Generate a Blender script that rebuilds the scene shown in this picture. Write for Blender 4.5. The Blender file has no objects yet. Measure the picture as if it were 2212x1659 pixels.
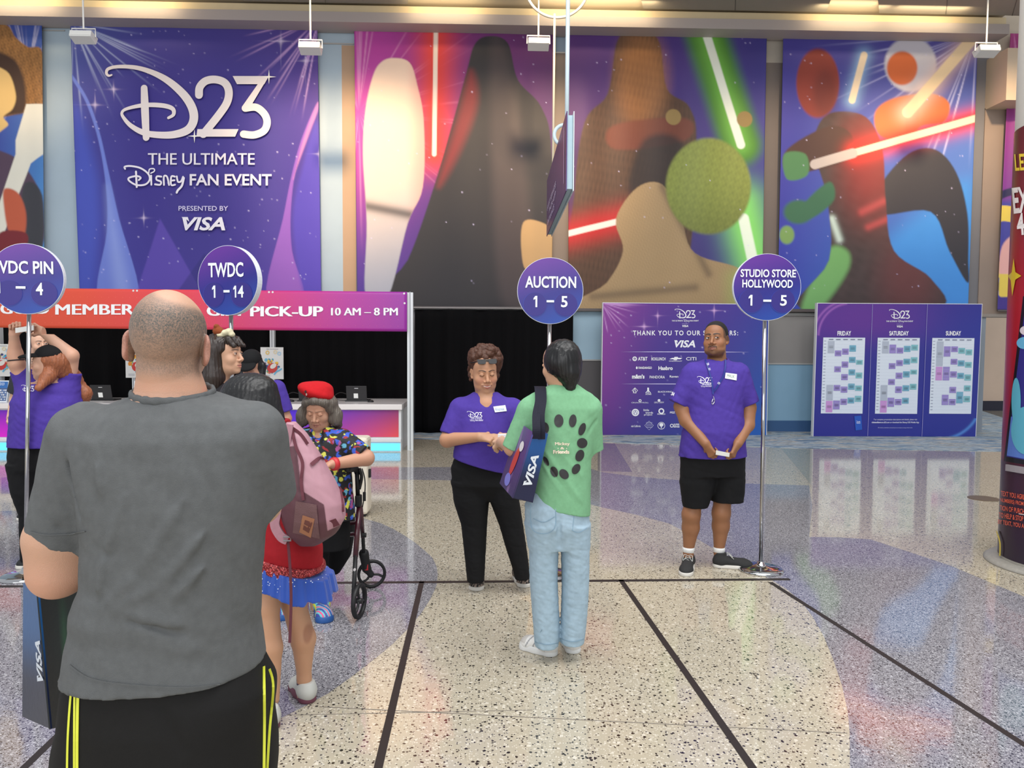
import bpy, math, random
import numpy as np
from mathutils import Vector
from mathutils.bvhtree import BVHTree
SC = bpy.context.scene
COL = SC.collection
# ---------------------------------------------------------------- camera
FPX, CX, CY = 1640.0, 1106.0, 829.5
CAMZ = 1.70
PI_, YA_, RO_ = math.radians(3.06), math.radians(1.73), math.radians(0.316)
fw = np.array([math.sin(YA_)*math.cos(PI_), math.cos(YA_)*math.cos(PI_), -math.sin(PI_)])
rt = np.array([math.cos(YA_), -math.sin(YA_), 0.0])
dn = np.cross(fw, rt)
rt2 = math.cos(RO_)*rt - math.sin(RO_)*dn
dn2 = math.sin(RO_)*rt + math.cos(RO_)*dn
cam_d = bpy.data.cameras.new('camera'); cam = bpy.data.objects.new('camera', cam_d); COL.objects.link(cam)
cam_d.sensor_width = 36.0; cam_d.lens = 36.0*FPX/2212.0; cam_d.clip_start = 0.05; cam_d.clip_end = 200
from mathutils import Matrix
cam.matrix_world = Matrix(((rt2[0], -dn2[0], -fw[0], 0), (rt2[1], -dn2[1], -fw[1], 0), (rt2[2], -dn2[2], -fw[2], CAMZ), (0, 0, 0, 1)))
SC.camera = cam
# ---------------------------------------------------------------- world, lights, exposure
SC.view_settings.view_transform = 'Standard'; SC.view_settings.look = 'None'
SC.view_settings.exposure = 0.16; SC.view_settings.gamma = 1.0
SC.view_settings.use_curve_mapping = False
W = bpy.data.worlds.new('World'); SC.world = W; W.use_nodes = True
W.node_tree.nodes['Background'].inputs['Color'].default_value = (0.9, 0.95, 1.0, 1)
W.node_tree.nodes['Background'].inputs['Strength'].default_value = 0.62
def area_light(name, loc, target, sx, sy, power, color):
    l = bpy.data.lights.new(name, 'AREA'); l.shape = 'RECTANGLE'; l.size = sx; l.size_y = sy; l.energy = power; l.color = color
    o = bpy.data.objects.new(name, l); COL.objects.link(o); o.location = loc
    o.rotation_euler = (Vector(target)-Vector(loc)).to_track_quat('-Z', 'Y').to_euler()
    return o
area_light('skylight_lamp', (1.0, 2.0, 10.5), (0.5, 4.5, 0), 12, 7, 1150, (1.0, 0.99, 0.97))
area_light('entrance_daylight_lamp', (-3.0, -11.0, 6.0), (0.5, 12, 2.6), 16, 6, 900, (0.97, 0.98, 1.0))
# ---------------------------------------------------------------- pixel <-> place
def ray(px, py):
    return rt2*((px-CX)/FPX) + dn2*((py-CY)/FPX) + fw
def G(px, py, z=0.0):
    d = ray(px, py); t = (z-CAMZ)/d[2]
    return np.array([d[0]*t, d[1]*t, z])
def Y(px, py, y):
    d = ray(px, py); t = y/d[1]
    return np.array([d[0]*t, y, CAMZ+d[2]*t])
def PXM(y): return y/FPX
def proj(p):
    q = np.asarray(p, float) - np.array([0, 0, CAMZ]); z = q@fw
    return CX+FPX*(q@rt2)/z, CY+FPX*(q@dn2)/z
def lin(c):
    c = np.asarray(c, float)/255.0
    return np.where(c <= 0.04045, c/12.92, ((c+0.055)/1.055)**2.4)
# ---------------------------------------------------------------- materials
MATS = {}
def mat(name, rgb=None, rough=0.5, metal=0.0, emit=0.0, coat=0.0, bump=0.0, bscale=200.0, var=0.0, vscale=8.0, spec=0.5, sheen=0.0, sss=0.0, stretch=None, alpha=1.0, trans=0.0):
    if name in MATS: return MATS[name]
    m = bpy.data.materials.new(name); m.use_nodes = True; nt = m.node_tree; b = nt.nodes['Principled BSDF']
    N = nt.nodes.new; L = nt.links.new
    if rgb is None:
        a = N('ShaderNodeAttribute'); a.attribute_name = 'Col'; src = a.outputs['Color']
    else:
        r = N('ShaderNodeRGB'); r.outputs[0].default_value = (*lin(rgb), 1); src = r.outputs[0]
    tc = N('ShaderNodeTexCoord'); mp = N('ShaderNodeMapping'); L(tc.outputs['Object'], mp.inputs['Vector'])
    if stretch: mp.inputs['Scale'].default_value = stretch
    if var:
        n = N('ShaderNodeTexNoise'); n.inputs['Scale'].default_value = vscale; n.inputs['Detail'].default_value = 6
        L(mp.outputs[0], n.inputs['Vector'])
        mr = N('ShaderNodeMapRange'); mr.inputs['From Min'].default_value = 0.3; mr.inputs['From Max'].default_value = 0.7
        mr.inputs['To Min'].default_value = 1-var; mr.inputs['To Max'].default_value = 1+var; L(n.outputs['Fac'], mr.inputs['Value'])
        mx = N('ShaderNodeVectorMath'); mx.operation = 'SCALE'; L(src, mx.inputs[0]); L(mr.outputs[0], mx.inputs['Scale']); src = mx.outputs[0]
    L(src, b.inputs['Base Color'])
    b.inputs['Roughness'].default_value = rough; b.inputs['Metallic'].default_value = metal
    b.inputs['Specular IOR Level'].default_value = spec; b.inputs['Coat Weight'].default_value = coat
    b.inputs['Coat Roughness'].default_value = 0.08
    if sheen: b.inputs['Sheen Weight'].default_value = sheen; b.inputs['Sheen Roughness'].default_value = 0.5
    if sss:
        b.inputs['Subsurface Weight'].default_value = sss; b.inputs['Subsurface Radius'].default_value = (1, .35, .2); b.inputs['Subsurface Scale'].default_value = 0.008
    if emit: L(src, b.inputs['Emission Color']); b.inputs['Emission Strength'].default_value = emit
    if trans: b.inputs['Transmission Weight'].default_value = trans
    if alpha < 1: b.inputs['Alpha'].default_value = alpha
    if bump:
        n2 = N('ShaderNodeTexNoise'); n2.inputs['Scale'].default_value = bscale; n2.inputs['Detail'].default_value = 4; L(mp.outputs[0], n2.inputs['Vector'])
        bp = N('ShaderNodeBump'); bp.inputs['Strength'].default_value = bump; bp.inputs['Distance'].default_value = 0.004
        L(n2.outputs['Fac'], bp.inputs['Height']); L(bp.outputs[0], b.inputs['Normal'])
    MATS[name] = m
    return m
def ink(): return mat('printed_ink', None, 0.42, var=0.02, vscale=3)
# ---------------------------------------------------------------- objects
def link(o, parent=None, label=None, cat=None, group=None, kind=None):
    COL.objects.link(o)
    if parent is not None: o.parent = parent
    for k, v in (('label', label), ('category', cat), ('group', group), ('kind', kind)):
        if v: o[k] = v
    return o
def empty(name, loc, label, cat, group=None, kind=None):
    o = bpy.data.objects.new(name, None); o.empty_display_size = 0.1; o.location = loc
    return link(o, None, label, cat, group, kind)
def wloc(o):
    v = Vector((0, 0, 0))
    while o is not None: v = v+o.location; o = o.parent
    return np.array(v)
def obj(name, V, F, m, parent=None, label=None, cat=None, group=None, kind=None, smooth=False, col=None, base=None, bevel=0):
    """one mesh object from world coordinates; a top-level one gets its origin at base (default: bottom centre)"""
    V = np.asarray(V, float).reshape(-1, 3)
    if parent is not None: o0 = wloc(parent)
    else:
        lo, hi = V.min(0), V.max(0)
        o0 = np.array([(lo[0]+hi[0])/2, (lo[1]+hi[1])/2, lo[2]]) if base is None else np.asarray(base, float)
    me = bpy.data.meshes.new(name)
    Q = V-o0
    if isinstance(F, np.ndarray):
        k = F.shape[1]
        me.vertices.add(len(Q)); me.vertices.foreach_set('co', Q.astype(np.float32).ravel())
        me.loops.add(F.size); me.loops.foreach_set('vertex_index', F.astype(np.int32).ravel())
        me.polygons.add(len(F)); me.polygons.foreach_set('loop_start', np.arange(0, F.size, k, dtype=np.int32))
        me.update(calc_edges=True)
    else:
        me.from_pydata(Q.tolist(), [], [list(f) for f in F])
    if col is not None:
        col = np.asarray(col, np.float32)
        dom = 'POINT' if len(col) == len(V) else 'FACE'
        if dom == 'FACE':
            cnt = np.zeros(len(me.polygons), np.int32); me.polygons.foreach_get('loop_total', cnt); col = np.repeat(col, cnt, 0); dom = 'CORNER'
        a = me.attributes.new('Col', 'FLOAT_COLOR', dom)
        a.data.foreach_set('color', np.c_[col, np.ones(len(col), np.float32)].astype(np.float32).ravel())
    if smooth: me.polygons.foreach_set('use_smooth', np.ones(len(me.polygons), bool))
    for q in (m if isinstance(m, (list, tuple)) else [m]): me.materials.append(q)
    me.validate(clean_customdata=False)
    o = bpy.data.objects.new(name, me)
    if parent is None: o.location = o0
    link(o, parent, label, cat, group, kind)
    if bevel:
        b = o.modifiers.new('bevel', 'BEVEL'); b.width = bevel; b.segments = 2; b.limit_method = 'ANGLE'
    return o
def copy_tree(o, parent=None):
    c = o.copy(); COL.objects.link(c)
    if parent is not None: c.parent = parent
    for ch in list(o.children): copy_tree(ch, c)
    return c
class MB:
    def __init__(s): s.v = []; s.f = []; s.c = []; s.cur = (1, 1, 1)
    def col(s, rgb): s.cur = tuple(lin(rgb)); return s
    def add(s, V, F):
        n = len(s.v); s.v += [tuple(map(float, p)) for p in V]; s.f += [tuple(i+n for i in f) for f in F]; s.c += [s.cur]*len(F); return s
    def box(s, lo, hi, R=None, o=(0, 0, 0)):
        V = [(x, y, z) for x in (lo[0], hi[0]) for y in (lo[1], hi[1]) for z in (lo[2], hi[2])]
        if R is not None: V = [np.asarray(R)@np.array(p)+np.array(o) for p in V]
        return s.add(V, [(0, 1, 3, 2), (4, 6, 7, 5), (0, 4, 5, 1), (2, 3, 7, 6), (0, 2, 6, 4), (1, 5, 7, 3)])
    def tube(s, pts, r, n=12, cap=True):
        P = [np.asarray(p, float) for p in pts]; R = r if hasattr(r, '__len__') else [r]*len(P)
        V = []; F = []; up = None
        for i, p in enumerate(P):
            t = (P[min(i+1, len(P)-1)]-P[max(i-1, 0)]); t = t/(np.linalg.norm(t)+1e-12)
            if up is None: up = np.array([0, 0, 1.]) if abs(t[2]) < .9 else np.array([1., 0, 0])
            a = np.cross(t, up); a /= np.linalg.norm(a)+1e-12; b = np.cross(a, t); up = b
            for k in range(n):
                w = 2*math.pi*k/n; V.append(p+R[i]*(math.cos(w)*a+math.sin(w)*b))
        for i in range(len(P)-1):
            for k in range(n): F.append((i*n+k, i*n+(k+1) % n, (i+1)*n+(k+1) % n, (i+1)*n+k))
        if cap: F += [tuple(range(n))[::-1], tuple((len(P)-1)*n+k for k in range(n))]
        return s.add(V, F)
    def lathe(s, prof, c=(0, 0, 0), n=40, axis=2):
        V = []; F = []
        for r, z in prof:
            for k in range(n):
                w = 2*math.pi*k/n; q = [r*math.cos(w), r*math.sin(w), z]
                if axis == 1: q = [q[0], q[2], q[1]]
                if axis == 0: q = [q[2], q[0], q[1]]
                V.append(np.array(q)+np.array(c))
        for i in range(len(prof)-1):
            for k in range(n): F.append((i*n+k, i*n+(k+1) % n, (i+1)*n+(k+1) % n, (i+1)*n+k))
        if prof[0][0] > 1e-6: F.append(tuple(range(n))[::-1])
        if prof[-1][0] > 1e-6: F.append(tuple((len(prof)-1)*n+k for k in range(n)))
        return s.add(V, F)
    def poly(s, P): return s.add(P, [tuple(range(len(P)))])
    def prism(s, P, d):
        P = [np.asarray(p, float) for p in P]; n = len(P); d = np.asarray(d, float)
        return s.add(P+[p+d for p in P], [tuple(range(n))[::-1], tuple(range(n, 2*n))]+[(i, (i+1) % n, n+(i+1) % n, n+i) for i in range(n)])
    def build(s, name, m, parent=None, colors=False, **k):
        return obj(name, s.v, s.f, m, parent, col=(s.c if colors else None), **k)
def struct(name, mb, m, **k): return mb.build(name, m, kind='structure', **k)
# ---------------------------------------------------------------- flat art: text, strokes, logos (2-D, y down, in unit boxes)
_TX = {}
def text2d(t, bold=0.0, shear=0.0, space=1.0):
    key = (t, bold, shear, space)
    if key not in _TX:
        c = bpy.data.curves.new('lettering', 'FONT'); c.body = t; c.offset = bold; c.shear = shear; c.space_character = space; c.resolution_u = 3
        o = bpy.data.objects.new('lettering', c); me = bpy.data.meshes.new_from_object(o)
        V = np.array([v.co[:2] for v in me.vertices]); F = [tuple(p.vertices) for p in me.polygons]
        bpy.data.objects.remove(o); bpy.data.meshes.remove(me); bpy.data.curves.remove(c)
        lo, hi = V.min(0), V.max(0); V = (V-lo)/(hi-lo); V[:, 1] = 1-V[:, 1]
        _TX[key] = (V, F)
    return _TX[key]
def cat(P, per=8, closed=False):
    P = np.asarray(P, float); n = len(P)
    if n < 3: return P
    out = []
    for i in range(n if closed else n-1):
        g = (lambda j: P[j % n]) if closed else (lambda j: P[min(max(j, 0), n-1)])
        p0, p1, p2, p3 = g(i-1), g(i), g(i+1), g(i+2)
        for k in range(per):
            t = k/per
            out.append(.5*((2*p1)+(-p0+p2)*t+(2*p0-5*p1+4*p2-p3)*t*t+(-p0+3*p1-3*p2+p3)*t**3))
    if not closed: out.append(P[-1])
    return np.array(out)
def stroke2d(P, w, smooth=True):
    P = np.asarray(P, float); w = np.asarray(w if hasattr(w, '__len__') else [w]*len(P), float)
    if smooth and len(P) > 2:
        q = cat(np.c_[P, w]); P, w = q[:, :2], q[:, 2]
    t = np.gradient(P, axis=0); t /= np.linalg.norm(t, axis=1)[:, None]+1e-9
    nn = np.c_[-t[:, 1], t[:, 0]]; a = P+nn*w[:, None]/2; b = P-nn*w[:, None]/2; n = len(P)
    V = np.r_[a, b]; F = [(i, i+1, n+i+1, n+i) for i in range(n-1)]
    for e in (0, n-1):                       # round ends
        m = len(V); k = [P[e]+w[e]/2*np.array([math.cos(x), math.sin(x)]) for x in np.linspace(0, 2*math.pi, 14, endpoint=False)]
        V = np.r_[V, k]; F.append(tuple(range(m, m+14)))
    return V, F
def merge2d(parts):
    V = []; F = []; n = 0
    for v, f in parts:
        V.append(np.asarray(v, float)); F += [tuple(i+n for i in q) for q in f]; n += len(v)
    return np.concatenate(V), F
def unit(vf, box):
    v, f = vf; b = np.array(box, float)
    return (v-b[:2])/(b[2:]-b[:2]), f
def pl(P): return np.asarray(P, float), [tuple(range(len(P)))]
def _d23():
    d = stroke2d([(572, 384), (556, 388), (545, 374), (556, 352), (610, 341), (700, 347), (790, 376), (870, 422), (945, 492), (985, 560), (990, 620), (960, 668), (890, 692), (810, 694), (735, 682), (675, 650), (638, 612), (624, 580), (652, 558), (740, 540), (830, 542), (882, 558), (888, 588), (862, 606)],
                 [8, 12, 14, 16, 18, 22, 28, 36, 42, 44, 44, 42, 38, 34, 30, 24, 18, 14, 16, 22, 24, 22, 18, 14])
    s = stroke2d([(738, 452), (742, 560), (748, 708)], [34, 40, 34])
    two = merge2d([stroke2d([(1018, 488), (1022, 448), (1052, 416), (1100, 408), (1148, 424), (1170, 466), (1162, 524), (1120, 590), (1040, 690)], 40), pl([(1010, 664), (1220, 664), (1203, 703), (1005, 703)])])
    three = merge2d([pl([(1190, 390), (1375, 390), (1352, 432), (1212, 432)]), pl([(1375, 390), (1283, 545), (1240, 545), (1330, 415)]), stroke2d([(1255, 556), (1310, 552), (1352, 586), (1366, 630), (1350, 672), (1300, 694), (1246, 690)], 38)])
    return unit(merge2d([d, s, two, three]), (536, 332, 1392, 724))
def _script():
    k = 9
    P = [([(642, 866), (640, 856), (668, 852), (720, 862), (760, 890), (768, 920), (745, 944), (700, 946), (664, 926), (662, 911), (700, 902), (722, 910), (712, 922)], k), ([(698, 880), (702, 956)], 10),
         ([(776, 900), (777, 945)], k), ([(764, 886), (768, 868), (790, 866), (792, 878), (774, 888)], 6), ([(828, 905), (806, 904), (804, 920), (826, 930), (822, 945), (796, 943)], k),
         ([(842, 946), (842, 904), (858, 906), (868, 946)], k), ([(898, 905), (880, 905), (879, 945), (899, 945)], k), ([(880, 925), (896, 923)], k), ([(908, 904), (914, 930), (930, 928), (940, 906)], k), ([(944, 912), (934, 950), (914, 972), (908, 984)], 11)]
    return unit(merge2d([stroke2d(a, b) for a, b in P]), (636, 848, 950, 986))
def _visa():
    v, f = text2d('VISA', 0.03, 0.25)
    v = v.copy()
    return merge2d([(v, f), pl([(-0.02, 0.0), (0.13, 0.0), (0.165, 0.35), (0.10, 0.18)])])
def ell2(cx, cy, rx, ry, n=28, a0=0): return pl([(cx+rx*math.cos(a0+2*math.pi*i/n), cy+ry*math.sin(a0+2*math.pi*i/n)) for i in range(n)])
def disc2(cx, cy, rx, ry, rot=0, n=24, k=5):
    V = [(cx, cy)]; F = []; c, s = math.cos(math.radians(rot)), math.sin(math.radians(rot))
    for j in range(1, k+1):
        for i in range(n): x, y = rx*j/k*math.cos(6.28319*i/n), ry*j/k*math.sin(6.28319*i/n); V.append((cx+x*c-y*s, cy+x*s+y*c))
    for i in range(n): F.append((0, 1+i, 1+(i+1) % n))
    for j in range(k-1):
        for i in range(n): F.append((1+j*n+i, 1+(j+1)*n+i, 1+(j+1)*n+(i+1) % n, 1+j*n+(i+1) % n))
    return np.array(V), F
def ring2(cx, cy, r0, r1, n=28):
    V = []; F = []
    for i in range(n):
        w = 2*math.pi*i/n; V += [(cx+r0*math.cos(w), cy+r0*math.sin(w)), (cx+r1*math.cos(w), cy+r1*math.sin(w))]
        F.append((2*i, 2*i+1, (2*i+3) % (2*n), (2*i+2) % (2*n)))
    return np.array(V), F
def rect2(x0, y0, x1, y1): return pl([(x0, y0), (x1, y0), (x1, y1), (x0, y1)])
def fit(vf, x0, y0, x1, y1, rot=0.0):
    v, f = vf; v = np.array([x0, y0])+np.asarray(v)*np.array([x1-x0, y1-y0])
    if rot:
        c = np.array([(x0+x1)/2, (y0+y1)/2]); a = math.radians(rot); R = np.array([[math.cos(a), -math.sin(a)], [math.sin(a), math.cos(a)]]); v = (v-c)@R.T+c
    return v, f
D23, SCRIPT, VISA = _d23(), _script(), _visa()
class Art:
    """flat printed shapes gathered in photo-sized coordinates, then laid on a surface by a mapping function; each later shape lies a hair above the earlier ones"""
    def __init__(s): s.v = []; s.f = []; s.c = []; s.d = []; s.k = 0
    def add(s, vf, rgb):
        v, f = vf; n = len(s.v); par = list(range(len(v)))
        def find(i):
            while par[i] != i: par[i] = par[par[i]]; i = par[i]
            return i
        for q in f:
            a = find(q[0])
            for j in q[1:]: par[find(j)] = a
        ids = {}
        for i in range(len(v)): s.d.append(s.k+ids.setdefault(find(i), len(ids)))
        s.k += len(ids) if len(ids) < 20 else 6
        s.v += [tuple(p) for p in v]; s.f += [tuple(i+n for i in q) for q in f]; s.c += [tuple(lin(rgb))]*len(f); return s
    def text(s, t, x0, y0, x1, y1, rgb=(250, 250, 252), bold=0.0, shear=0.0, rot=0, space=1.0, fat=0.0):
        if 'M' in t and bold: fat = max(fat, bold*abs(y1-y0)*.9); bold = 0.0   # offset outlines of an M cross themselves
        for dx in ((0,) if not fat else (-fat, 0, fat)):
            s.add(fit(text2d(t, bold, shear, space), x0+dx, y0, x1+dx, y1, rot), rgb)
        return s
    def build(s, name, fn, parent, m=None, smooth=False, label=None, nrm=(0, -1, 0), eps=1.5e-4):
        nf = nrm if callable(nrm) else (lambda p: np.array(nrm, float))
        V = []
        for (a, b), d in zip(s.v, s.d):
            p = np.array(fn(a, b), float); V.append(p+np.asarray(nf(p))*eps*(d % 80))
        return obj(name, V, s.f, m or ink(), parent, col=s.c, label=label)
def planeY(y):
    return lambda a, b: Y(a, b, y)
# ---------------------------------------------------------------- painted-cloth helper: colour per vertex from a function of (x, y)
def mixc(I, rgb, m): return I*(1-m[..., None])+lin(rgb)*m[..., None]
def sstep(a, b, x):
    t = np.clip((x-a)/(b-a), 0, 1); return t*t*(3-2*t)
def polymask(X, Yy, P, soft=3.0, per=6, smooth=True):
    Q = cat(P, per, True) if smooth else np.asarray(P, float)
    d = np.full(X.shape, 1e9); ins = np.zeros(X.shape, bool); n = len(Q)
    for i in range(n):
        a, b = Q[i], Q[(i+1) % n]; e = b-a; w0, w1 = X-a[0], Yy-a[1]
        t = np.clip((w0*e[0]+w1*e[1])/(e@e+1e-9), 0, 1); d = np.minimum(d, (w0-e[0]*t)**2+(w1-e[1]*t)**2)
        c = ((a[1] > Yy) != (b[1] > Yy)) & (X < (b[0]-a[0])*(Yy-a[1])/(b[1]-a[1]+1e-12)+a[0]); ins ^= c
    d = np.sqrt(d)*np.where(ins, 1, -1)
    return sstep(-soft/2, soft/2, d)
def elm(X, Yy, cx, cy, rx, ry, soft=.06): return 1-sstep(1-soft, 1+soft, np.sqrt(((X-cx)/rx)**2+((Yy-cy)/ry)**2))
def segd(X, Yy, a, b):
    a = np.array(a, float); b = np.array(b, float); e = b-a; t = np.clip(((X-a[0])*e[0]+(Yy-a[1])*e[1])/(e@e), 0, 1)
    return np.hypot(X-a[0]-e[0]*t, Yy-a[1]-e[1]*t)
def grad4(X, Yy, x0, y0, x1, y1, tl, tr, bl, br):
    u = np.clip((X-x0)/(x1-x0), 0, 1)[..., None]; v = np.clip((Yy-y0)/(y1-y0), 0, 1)[..., None]
    return (lin(tl)*(1-u)+lin(tr)*u)*(1-v)+(lin(bl)*(1-u)+lin(br)*u)*v
def rays(X, Yy, cx, cy, reach, seed=0, amt=.35):
    a = np.arctan2(Yy-cy, X-cx); r = np.hypot(X-cx, Yy-cy); rs = np.random.RandomState(seed); g = 0
    for k in range(60):
        a0 = rs.uniform(-math.pi, math.pi); w = rs.uniform(.002, .006); r0 = rs.uniform(.1, .5)*reach; r1 = rs.uniform(.6, 1.)*reach
        g = g+np.exp(-((a-a0)*r/(1.1+w*r))**2)*sstep(0, r0, r)*(1-sstep(r0, r1, r))
    return np.clip(g, 0, 1)*amt
def stars(I, X, Yy, box, n, seed, rgb=(225, 215, 255)):
    rs = np.random.RandomState(seed)
    for k in range(n):
        cx, cy = rs.uniform(box[0], box[2]), rs.uniform(box[1], box[3]); s = rs.uniform(.8, 1.5)
        m = (abs(X-cx) < 8) & (abs(Yy-cy) < 8)
        I[m] = mixc(I[m], rgb, np.exp(-((X[m]-cx)**2+(Yy[m]-cy)**2)/(s*s))*rs.uniform(.4, 1))
    return I
def noise2(X, Yy, s, seed=0, n=7):
    rs = np.random.RandomState(seed); g = 0
    for k in range(n):
        a = rs.uniform(0, 6.28); f = rs.uniform(.5, 1.6)/s; g = g+np.sin((X*math.cos(a)+Yy*math.sin(a))*f*6.28+rs.uniform(0, 6.28))
    return g/n
def cloth_grid(name, corners, y, fn, nx, ny, m, parent, wave=0.02, thick=0.004, seed=0, label=None):
    """hanging printed sheet: corners in photo pixels (tl, tr, br, bl) laid at distance y, a grid with soft vertical folds and real thickness"""
    tl, tr, br, bl = [np.array(c, float) for c in corners]
    u = np.linspace(0, 1, nx); v = np.linspace(0, 1, ny); U, Vv = np.meshgrid(u, v)
    P = (tl*(1-U)[..., None]+tr*U[..., None])*(1-Vv)[..., None]+(bl*(1-U)[..., None]+br*U[..., None])*Vv[..., None]
    C = fn(P[..., 0], P[..., 1])
    A = [Y(*c, y) for c in (tl, tr, br, bl)]
    Q = (A[0]*(1-U)[..., None]+A[1]*U[..., None])*(1-Vv)[..., None]+(A[3]*(1-U)[..., None]+A[2]*U[..., None])*Vv[..., None]
    rs = np.random.RandomState(seed); w = 0
    for k in range(6): w = w+np.sin(U*rs.uniform(8, 34)+rs.uniform(0, 6)+Vv*rs.uniform(-3, 3))*rs.uniform(.3, 1)
    Q[..., 1] -= wave*w/3*(0.25+.75*np.sin(Vv*math.pi)**.6)
    n = nx*ny; V = Q.reshape(-1, 3); i = np.arange(n).reshape(ny, nx)
    F = np.stack([i[:-1, :-1], i[1:, :-1], i[1:, 1:], i[:-1, 1:]], -1).reshape(-1, 4)
    B = V+np.array([0, thick, 0])
    rim = np.r_[i[0, :], i[1:, -1], i[-1, -2::-1], i[-2:0:-1, 0]]; rn = np.roll(rim, -1)
    F2 = np.stack([rim, rn, rn+n, rim+n], -1)
    V = np.r_[V, B]; F = np.r_[F, F[:, ::-1]+n, F2]
    C = np.r_[C.reshape(-1, 3), C.reshape(-1, 3)]
    return obj(name, V, F, m, parent, col=np.clip(C, 0, 1), smooth=True, label=label)
# ================================================================ the setting
def terrazzo(name, base, dark, light, scale, fd, fl, rough=0.07, fine=0.0):
    m = bpy.data.materials.new(name); m.use_nodes = True; nt = m.node_tree; b = nt.nodes['Principled BSDF']; N = nt.nodes.new; L = nt.links.new
    tc = N('ShaderNodeTexCoord')
    def chips(sc, frac, size, seed):
        mp = N('ShaderNodeMapping'); mp.inputs['Location'].default_value = (seed*3.1, seed*1.7, seed*.37); L(tc.outputs['Object'], mp.inputs['Vector'])
        nz = N('ShaderNodeTexNoise'); nz.inputs['Scale'].default_value = sc*1.3; L(mp.outputs[0], nz.inputs['Vector'])
        wv = N('ShaderNodeVectorMath'); wv.operation = 'MULTIPLY_ADD'; L(nz.outputs['Color'], wv.inputs[0]); wv.inputs[1].default_value = (.6/sc, .6/sc, 0); L(mp.outputs[0], wv.inputs[2])
        v = N('ShaderNodeTexVoronoi'); v.inputs['Scale'].default_value = sc; L(wv.outputs[0], v.inputs['Vector'])
        sp = N('ShaderNodeSeparateColor'); L(v.outputs['Color'], sp.inputs[0])
        a = N('ShaderNodeMath'); a.operation = 'LESS_THAN'; L(sp.outputs[0], a.inputs[0]); a.inputs[1].default_value = frac
        sz = N('ShaderNodeMath'); sz.operation = 'MULTIPLY'; L(sp.outputs[1], sz.inputs[0]); sz.inputs[1].default_value = size
        c = N('ShaderNodeMath'); c.operation = 'LESS_THAN'; L(v.outputs['Distance'], c.inputs[0]); L(sz.outputs[0], c.inputs[1])
        d = N('ShaderNodeMath'); d.operation = 'MULTIPLY'; L(a.outputs[0], d.inputs[0]); L(c.outputs[0], d.inputs[1])
        return d.outputs[0]
    big = N('ShaderNodeTexNoise'); big.inputs['Scale'].default_value = 0.8; L(tc.outputs['Object'], big.inputs['Vector'])
    src = N('ShaderNodeMixRGB'); src.inputs[1].default_value = (*lin(base), 1); src.inputs[2].default_value = (*(lin(base)*.84), 1); L(big.outputs['Fac'], src.inputs[0]); out = src.outputs[0]
    for sc, frac, size, seed, rgb in ((scale*1.9, fl, .62, 1, light), (scale*1.5, fd*.9, .5, 2, [c*.75+25 for c in dark]), (scale, fd, .5, 3, dark), (scale*.8, fl*.45, .5, 4, light)):
        mx = N('ShaderNodeMixRGB'); L(chips(sc, frac, size, seed), mx.inputs[0]); L(out, mx.inputs[1]); mx.inputs[2].default_value = (*lin(rgb), 1); out = mx.outputs[0]
    L(out, b.inputs['Base Color']); b.inputs['Roughness'].default_value = rough; b.inputs['Specular IOR Level'].default_value = 0.62
    wv = N('ShaderNodeTexNoise'); wv.inputs['Scale'].default_value = 26; wv.inputs['Detail'].default_value = 2; L(tc.outputs['Object'], wv.inputs['Vector'])
    bp = N('ShaderNodeBump'); bp.inputs['Strength'].default_value = .05; bp.inputs['Distance'].default_value = .004; L(wv.outputs['Fac'], bp.inputs['Height']); L(bp.outputs[0], b.inputs['Normal'])
    return m
T_BEIGE = terrazzo('beige_terrazzo', (186, 176, 156), (42, 38, 36), (214, 206, 190), 62, .36, .45)
T_GREY = terrazzo('grey_violet_terrazzo', (144, 141, 147), (58, 56, 62), (190, 188, 192), 95, .75, .7)
T_DARK = terrazzo('dusky_terrazzo', (146, 138, 138), (70, 64, 68), (176, 168, 168), 95, .7, .6)
T_GREEN = terrazzo('green_grey_terrazzo', (158, 156, 142), (76, 74, 70), (190, 188, 176), 95, .6, .6)
struct('floor', MB().box((-16, -12, -.2), (21, 24, 0)), T_BEIGE)
def inlay(name, px, m, z, per=0):
    P = [G(a, b)[:2] for a, b in px]
    if per: P = cat(P, per, True)
    struct(name, MB().prism([(p[0], p[1], -.05) for p in P], (0, 0, .05+z)), m)
rc = lambda L: [(1240+a/2.186, 900+b/2.186) for a, b in L]
lc = lambda L: [(560+a/2.245, 920+b/2.245) for a, b in L]
inlay('floor_violet_band', lc([(-1250, 250), (200, 215), (530, 202), (900, 200), (1300, 195)])+rc([(60, 240), (130, 262), (300, 285), (500, 300), (700, 312), (870, 318), (1110, 325), (1125, 420), (1110, 568), (1250, 570), (1400, 580), (1600, 645), (1780, 705), (2125, 850), (2600, 1080), (3300, 1500), (3300, 2400), (1296, 2400), (1302, 1800), (1303, 1659), (1302, 1500), (1292, 1390), (1265, 1270), (1225, 1150), (1180, 1040), (1130, 950), (1070, 870), (1000, 812), (930, 770), (850, 728), (770, 690), (640, 612), (545, 556), (450, 505), (300, 465), (130, 428), (0, 395)])+lc([(1500, 330), (1300, 292), (920, 264), (530, 258), (200, 290), (-1250, 330)]), T_GREY, .0006)
inlay('floor_violet_circle', lc([(-2500, 430), (-300, 400), (200, 405), (510, 450), (590, 472), (650, 500), (710, 535), (760, 570), (805, 607), (840, 640), (860, 682), (866, 720), (860, 775), (830, 840), (785, 910), (720, 985), (645, 1060), (560, 1130), (450, 1215), (330, 1300), (200, 1370), (60, 1440), (-300, 1600), (-1100, 1900), (-3500, 1900)]), T_GREY, .0008)
inlay('floor_dusky_wedge', rc([(112, 124), (190, 124), (275, 262), (112, 258)]), T_DARK, .001)
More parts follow.
